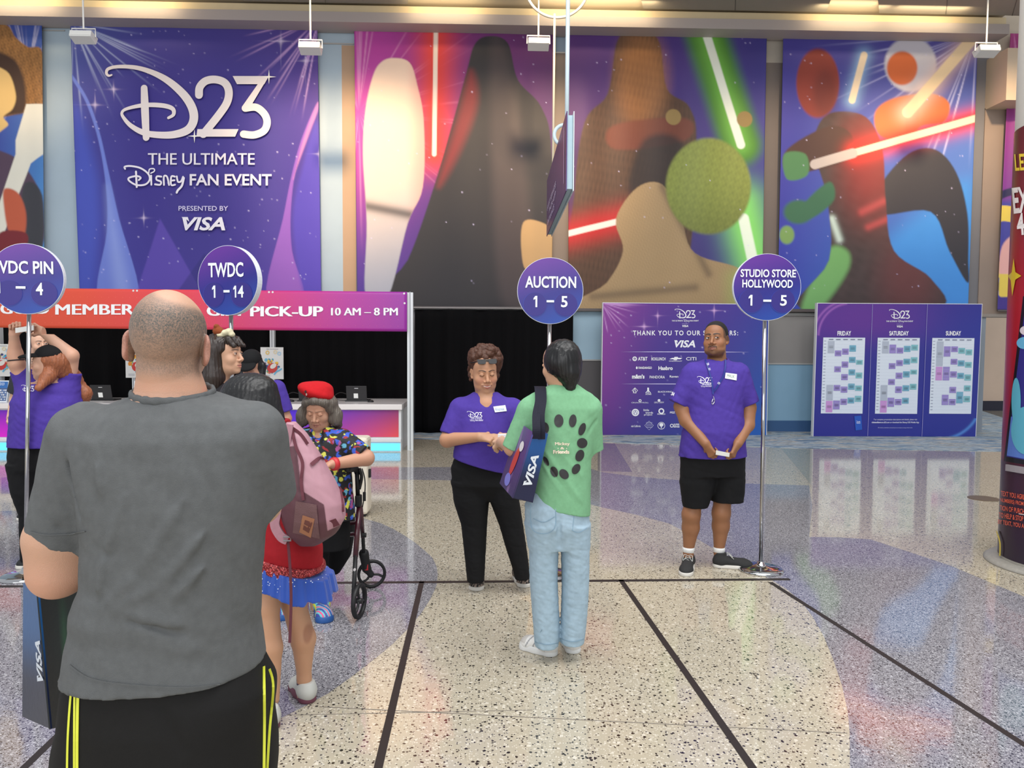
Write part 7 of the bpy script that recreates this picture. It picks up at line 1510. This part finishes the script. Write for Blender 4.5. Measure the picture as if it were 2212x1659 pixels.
def wheel(c, axis, R, nm='wheel', w=.028):
    z = nrmz(axis); x = nrmz(np.cross(z, (0, 0, 1))); y_ = np.cross(z, x); B_ = MB(); n = 40
    P = [c+R*.9*(x*math.cos(a)+y_*math.sin(a)) for a in np.linspace(0, 2*math.pi, n+1)]
    prof = [(R, -w*.3), (R, w*.3), (R*.93, w*.5), (R*.8, w*.42), (R*.8, -w*.42), (R*.93, -w*.5), (R, -w*.3)]; V = []; F = []
    for k in range(n): a = 2*math.pi*k/n; V += [c+(x*math.cos(a)+y_*math.sin(a))*rr+z*zz for rr, zz in prof[:-1]]
    for k in range(n):
        for j in range(6): F.append((k*6+j, k*6+(j+1) % 6, ((k+1) % n)*6+(j+1) % 6, ((k+1) % n)*6+j))
    o = obj(nm, V, F, BK, ro, smooth=True); s_ = MB(); s_.tube([c-z*w*.7, c+z*w*.7], R*.16, 14)
    for a in (.5, .5+2.094, .5+4.189): s_.tube(cat([c+(x*math.cos(a)+y_*math.sin(a))*R*.1, c+(x*math.cos(a+.35)+y_*math.sin(a+.35))*R*.5, c+(x*math.cos(a+.2)+y_*math.sin(a+.2))*R*.84], 4), R*.085, 8)
    s_.build('spokes', mat('wheel_spoke', (30, 30, 32), .4), o, smooth=True); return o
wheel(gA+[0, 0, .11], (.98, -.2, 0), .108); cB = gB+[0, 0, .1]; wheel(cB, (.25, -1, 0), .099)
F_ = Sdf(); F_.cap(r_(786, 1196, dB-.06), cB+[-.03, -.035, .05], .034, .028, .02); F_.cap(cB+[-.03, -.035, .05], cB+[-.0, -.035, 0], .028, .018, .02); fk = solid(F_, .004, 'caster_fork', BK, ro); MB().box(cB+[-.036, -.068, .045], cB+[-.014, -.06, .085]).build('reflector', mat('reflector_red', (200, 30, 40), .3), ro)
g_ = Sdf(); g_.loft(torsolv([(1100, 740, 766, .07, 0), (1150, 704, 765, .1, 0), (1200, 706, 757, .1, 0), (1236, 714, 734, .07, 0)], 5.14), .03, 2.8); g_.disp = wrinkle(76, .006, .1); solid(g_, .006, 'carry_pouch', cloth('pouch_black', (18, 18, 20), .8), ro)
for yy in (1194, 1228): c = r_(769.5 if yy < 1200 else 767.5, yy, dA+.05 if yy > 1200 else dm-.05); MB().tube([c-[0, .02, 0], c-[0, .032, 0]], .008, 10).build('rivet', mat('rivet_pale', (206, 200, 200), .4), ro)
yq = 7.35; a, c = Y(740, 946, yq), Y(794, 1117, yq); cs = empty('hard_case', ((a[0]+c[0])/2, yq+.1, 0), 'cream hard shell case standing behind the rollator', 'case')
MB().box((a[0], yq, .025), (c[0], yq+.26, a[2])).build('shell', mat('case_cream', (226, 216, 198), .4), cs, bevel=.03); MB().box((c[0]-.002, yq+.06, .38), (c[0]+.02, yq+.11, .46)).build('latch', BK, cs)
for xx in (a[0]+.04, c[0]-.04): MB().tube([(xx, yq+.04, .02), (xx, yq+.22, .02)], .02, 10).build('foot', BK, cs)
# ---------------------------------------------------------------- woman with raised arms, cap and long red hair
y0 = 5.72; p = pp(y0)
root = empty('person', p(75, 1225)*[1, 1, 0], 'woman in purple tee and black cap with long red hair raising both arms', 'person')
sk = (208, 158, 132); H = Head(p(102, 783, -.07), (-1, -.3, .0), 1.0); S = Sdf(); H.build(S, fat=.008, nose=1.05, chin=.9, ears=0)
S.cap(H.L((0, -.03, -.05)), p(108, 835), .055, .065, .03); S.cap(p(70, 872, .03), p(134, 876, .03), .05, .05, .05); S.loft(torsolv([(825, 60, 150, .1, 0), (940, 45, 150, .13, 0)], y0), .05)
S.cap(p(58, 835, .03), p(36, 785, .0), .06, .056); S.cap(p(36, 785, -.02), p(33, 765, -.02), .052, .05); S.cap(p(33, 768, -.02), p(30, 724, -.06), .05, .03); hand(S, p(30, 726, -.06), (.1, -.1, 1), (.6, -.8, 0), 1, (.95, 1., 1.05, 1.1), .95, (.9, .5))
S.cap(p(144, 845, .03), p(152, 770, -.0), .06, .058); S.cap(p(153, 768, -.02), p(92, 716, -.06), .054, .031); hand(S, p(93, 717, -.06), (-1, -.1, .55), (.1, -.9, -.3), -1, (.95, 1., 1.05, 1.1), .95, (.9, .5))
brows(H, (110, 74, 54), .021, .004, .003, .6); lipstick(H, (186, 104, 98)); mouthline(H, (110, 60, 54), .018); H.both((.037, .07, -.035), (.022, .03, .018), (222, 142, 124), .6, .6)
for xx, dd in ((66, .0), (92, .12)): S.cap(p(xx+4, 930, dd), p(xx, 1100, dd), .06, .045); S.cap(p(xx, 1100, dd), p(xx-4, 1205, dd), .045, .035)
body_obj(S, [(.0026, H.c-[.14, .13, .17], H.c+[.14, .13, .2]), (.003, p(-10, 735, 0)+[0, -.3, 0], p(102, 685, 0)+[0, .2, 0]), (.0055, p(-120, 1260, 0)+[0, -.4, 0], p(260, 728, 0)+[0, .4, 0])], root, lambda V: H.color(V, sk), SKIN)
h = Sdf(); h.ell(H.L((0, -.028, .02)), np.array((.085, .1, .09)), H.R); h.cap(H.L((.06, -.01, .0)), p(104, 812, -.12), .045, .045, .03); h.cap(p(104, 812, -.12), p(84, 838, -.2), .05, .026, .03); h.cap(H.L((0, -.08, .0)), p(150, 815, .05), .07, .08, .04); h.cap(p(150, 815, .1), p(182, 850, .1), .06, .05, .05); h.cap(p(182, 850, .1), p(176, 888, .1), .045, .03, .04)
h.ell(H.L((0, .092, -.03)), np.array((.075, .066, .1)), H.R, .015, 'sub'); h.ell(H.L((-.08, .05, -.04)), np.array((.03, .04, .06)), H.R, .01, 'sub'); h.disp = addf(strands(81, .004, 40), wrinkle(82, .003, .04)); solid(h, .0042, 'long_red_hair', hairmat('auburn_hair', (150, 88, 56), .5), root)
def cap_hat(H, root, name='black_cap', k=1.0, rgb=(20, 20, 22), brim=.075, tilt=-.2):
    h = Sdf(); h.ell(H.L((0, -.02, .045)), np.array((.086, .103, .086))*k, H.R); h.clip(H.L((0, 0, .043)), H.R@np.array((0, -.12, -1))); h.ell(H.L((0, -.02, .13)), .008, None, .004); c = solid(h, .004, name, cloth('cap_%d' % rgb[0], rgb, .8), root)
    b_ = Sdf(); q_ = H.R@frame((0, 1, tilt)); b_.ell(H.L((0, .085, .042)), np.array((.078, brim, .026))*k, q_, .01); b_.ell(H.L((0, .075, .026)), np.array((.085, brim*.98, .024))*k, q_, .006, 'sub'); solid(b_, .0032, 'brim', cloth('cap_%d' % rgb[0], rgb, .8), c); return c
cap_hat(H, root, tilt=-.06, brim=.1)
T = Sdf(); T.loft(torsolv([(804, 72, 122, .07, .06), (818, 54, 148, .1, .05), (842, 38, 166, .14, .02), (868, 29, 172, .17, 0), (905, 28, 176, .19, 0), (962, 24, 172, .2, 0)], y0), .03); T.cap(p(62, 840, .03), p(44, 798, .03), .085, .07, .04, flat=True); T.cap(p(138, 855, .03), p(153, 803, .03), .09, .076, .04, flat=True)
T.disp = addf(wrinkle(84, .006, .13, [(1, 0, -.7), (.3, 0, 1)]), wrinkle(85, .0025, .05)); T.ell(p(112, 838, .0), (.16, .13, .055), None, .04); T.ell(H.L((0, .0, -.115)), (.048, .052, .045), None, .012, 'sub'); tee = solid(T, .0055, 'tee_shirt', PURPLE, root); lg = on_mesh(tee)
A = Art(); A.add(fit(D23, 47, 832, 75, 846), (240, 238, 248)); A.build('print', lambda a, c_: lg(a, c_, .004), tee)
K = Sdf(); K.loft(torsolv([(950, 26, 150, .17, 0), (985, 24, 152, .18, .0), (1010, 26, 148, .17, .0), (1040, 40, 130, .1, 0)], y0), .03); K.loft(torsolv([(1000, 24, 96, .14, -.02), (1060, 33, 98, .12, -.02), (1110, 45, 96, .09, 0), (1208, 48, 78, .07, 0)], y0), .02); K.loft([(a_, b_+.05, c_+.14, d_, e_) for a_, b_, c_, d_, e_ in torsolv([(1000, 70, 140, .14, 0), (1060, 72, 126, .12, 0), (1110, 74, 116, .09, 0), (1206, 78, 108, .07, 0)], y0)], .02)
K.disp = wrinkle(86, .005, .1); solid(K, .006, 'trousers', BLACKC, root); w_ = Sdf(); w_.cap(p(100, 968, -.17), p(150, 975, -.15), .035, .03, .02); solid(w_, .005, 'waist_pouch', cloth('pouch_black', (18, 18, 20), .8), root)
for x_, d_ in ((60, 0), (100, .14)): g2 = G(x_, 1226); shoe(root, (g2[0]+.1, g2[1]+.12+d_), (g2[0]-.06, g2[1]-.04+d_), BS, WS, .045, .08)
c = p(35, 778, -.02); MB().tube([c+np.array([.053*math.cos(a), .053*math.sin(a), .006*math.cos(a)]) for a in np.linspace(0, 6.283, 25)], .005, 6, cap=False).build('arm_band', mat('band_black', (30, 22, 24), .5), root)
a, b_ = p(33, 714, -.13), p(72, 708, -.13); MB().prism([a+[0, 0, .018], b_+[0, 0, .018], b_+[0, 0, -.018], a+[0, 0, -.018]], (0, .008, 0)).build('white_strip', mat('paper_white', (238, 238, 234), .5), None, label='white folded strip held overhead by the woman in the cap', cat='paper')
# ---------------------------------------------------------------- bearded man, long haired woman, capped person: mostly hidden behind others
def simple(y0, cx, H, label, sk, shirt, pants, rows, hip, feet, shoulders, colfn=None, buildargs={}, elbows=None):
    p = pp(y0); r = empty('person', G(cx, 800)*[0, 0, 0]+np.array([p(cx, 800)[0], y0, 0]), label, 'person'); S = Sdf(); H.build(S, **buildargs); X0 = p(cx, 800)[0]
    S.cap(H.L((0, -.03, -.05)), (X0, y0, shoulders), .05, .065, .03); S.loft([(hip, X0, y0, .12, .08), (shoulders-.05, X0, y0, .15, .08)], .05)
    for g in (-1, 1):
        a = np.array([X0+g*.17, y0, shoulders-.05]); e = np.array([X0+g*.25, y0+.02, shoulders-.33]); w = np.array([X0+g*.2, y0-.14, shoulders-.5]); S.cap(a, e, .048, .042); S.cap(e, w, .04, .028); hand(S, w, (-g*.3, -.7, -.5), (-g, 0, 0), -g, (.4, .5, .55, .6), .95); S.cap((X0+g*.09, y0, hip-.1), (X0+g*.1, y0, .1), .06, .035)
    body_obj(S, [(.0026, H.c-[.14, .14, .17], H.c+[.14, .14, .2]), (.006, np.array([X0-.5, y0-.5, 0]), np.array([X0+.5, y0+.4, shoulders+.1]))], r, colfn or (lambda V: H.color(V, sk)), SKIN)
    T = Sdf(); T.loft([(z, X0, y0, a, b) for z, a, b in rows], .03)
    for g in (-1, 1): T.cap((X0+g*.17, y0, shoulders-.06), (X0+g*.24, y0+.015, shoulders-.27), .075, .068, .04, flat=True)
    T.disp = wrinkle(int(cx), .004, .12); solid(T, .006, 'tee_shirt', shirt, r)
    K = Sdf(); K.loft([(hip-.12, X0, y0, .17, .12), (hip+.02, X0, y0, .19, .14), (hip+.1, X0, y0, .18, .13)], .03)
    for g in (-1, 1): K.cap((X0+g*.09, y0, hip-.02), (X0+g*.1, y0, .09), .095, .065, .04, flat=True)
    solid(K, .007, 'trousers', pants, r)
    for g in (-1, 1): shoe(r, (X0+g*.1, y0+.08), (X0+g*.12, y0-.18), BS, WS, .045, .08)
    return r
y0 = 7.4; p = pp(y0); H = Head(p(83, 742), (.8, -.62, .0), 1.0); H.both((.04, .07, -.09), (.04, .05, .04), (78, 62, 52), .55, .5); H.spot((0, .085, -.1), (.03, .03, .025), (78, 62, 52), .5, .5); brows(H, (50, 38, 32)); mouthline(H)
def bald2(V): 
    C = H.color(V, (214, 168, 142)); P = H.loc(V); m = ((P[:, 1] < .02) & (P[:, 2] < .075) & (P[:, 2] > -.04))*.7; return C*(1-m[:, None])+lin((40, 32, 28))*m[:, None]
simple(y0, 84, H, 'bearded balding man in dark tee behind the woman with raised arms', (214, 168, 142), cloth('tee_slate', (54, 56, 62)), BLACKC, [(.88, .2, .13), (1.1, .2, .13), (1.3, .21, .13), (1.43, .18, .1), (1.48, .09, .07)], .85, None, 1.47, bald2, dict(fat=.002))
y0 = 4.5; p = pp(y0); H = Head(p(487, 764), (1, -.22, .02), .98); brows(H, (50, 36, 30), .021, .004, .0036, .8); lipstick(H, (176, 100, 92), 0, .7); mouthline(H, (110, 56, 50), .018)
r = simple(y0, 470, H, 'long dark haired woman in profile wearing a plush headband', (206, 160, 132), cloth('top_dark', (36, 34, 38)), BLACKC, [(.9, .18, .12), (1.1, .18, .12), (1.3, .19, .12), (1.4, .16, .1), (1.46, .08, .07)], .85, None, 1.43, None, dict(nose=1.1, gaze=(.1, 1, 0)))
h = Sdf(); h.ell(H.L((0, -.03, .035)), np.array((.086, .104, .094)), H.R); h.cap(H.L((.045, -.05, .03)), p(462, 815, -.05), .06, .055, .04); h.cap(p(462, 815, -.05), p(458, 845, -.06), .055, .04, .03); h.cap(H.L((-.04, -.06, .02)), p(455, 850, .05), .06, .06, .05); h.cap(H.L((.05, .05, .085)), H.L((.05, .088, .045)), .02, .014, .015); h.cap(H.L((-.03, .06, .085)), H.L((-.03, .1, .045)), .02, .014, .015); h.cap(H.L((.01, .055, .095)), H.L((.012, .098, .05)), .022, .014, .015); h.cap(H.L((.07, .02, .06)), H.L((.074, .03, -.02)), .014, .012, .015)
h.ell(H.L((0, .095, -.035)), np.array((.1, .06, .075)), H.R, .008, 'sub'); h.ell(H.L((.08, .06, -.03)), np.array((.03, .05, .06)), H.R, .01, 'sub'); h.disp = addf(strands(91, .003, 50), strands(92, .0018, 110)); solid(h, .0032, 'long_dark_hair', hairmat('dark_brown_hair', (42, 30, 25), .4), r)
hb_ = MB(); P_ = [H.L((.088*math.sin(a), -.02, .035+.1*math.cos(a))) for a in np.linspace(-1.7, 1.7, 20)]; hb_.tube(P_, .008, 8); hbo = hb_.build('headband', cloth('band_brown', (60, 44, 36)), r, smooth=True)
for nm, cs_, rgb in (('brown_plush', [(471, 715, 11, 10), (468, 705, 5, 5), (476, 717, 8, 8)], (150, 78, 46)), ('cream_plush', [(477, 724, 12, 7), (487, 719, 9, 7), (495, 717, 8, 8), (501, 723, 6, 6)], (228, 218, 184))):
    q_ = Sdf()
    for a, b_, rx, rz in cs_: c = Y(a, b_, y0-.03); q_.ell(c, (rx*y0/FPX, .03, rz*y0/FPX), None, .008)
    q_.disp = wrinkle(93, .0015, .012); solid(q_, .003, nm, cloth(nm, rgb, .95, .8, 900), hbo)
y0 = 6.8; p = pp(y0); H = Head(p(543, 789), (-.12, -1, -.55), 1.0); mouthline(H)
r = simple(y0, 556, H, 'person in black cap and purple tee with head bowed near the poster', (196, 146, 120), PURPLE, BLACKC, [(.86, .19, .13), (1.05, .19, .13), (1.2, .2, .13), (1.3, .18, .1), (1.36, .09, .07)], .82, None, 1.35, None, dict(lids=.9))
h = Sdf(); h.ell(H.L((0, -.03, .02)), np.array((.085, .1, .085)), H.R); h.cap(H.L((-.07, -.03, -.03)), p(563, 818, .02), .045, .04, .03); h.cap(H.L((.07, -.03, -.03)), p(528, 822, .04), .04, .04, .03); h.ell(H.L((0, .09, -.04)), np.array((.062, .07, .1)), H.R, .01, 'sub'); h.disp = strands(95, .004, 40); solid(h, .004, 'dark_hair', hairmat('straight_black_hair', (16, 15, 17), .36), r)
cap_hat(H, r, k=1.05, tilt=-.15, brim=.07)
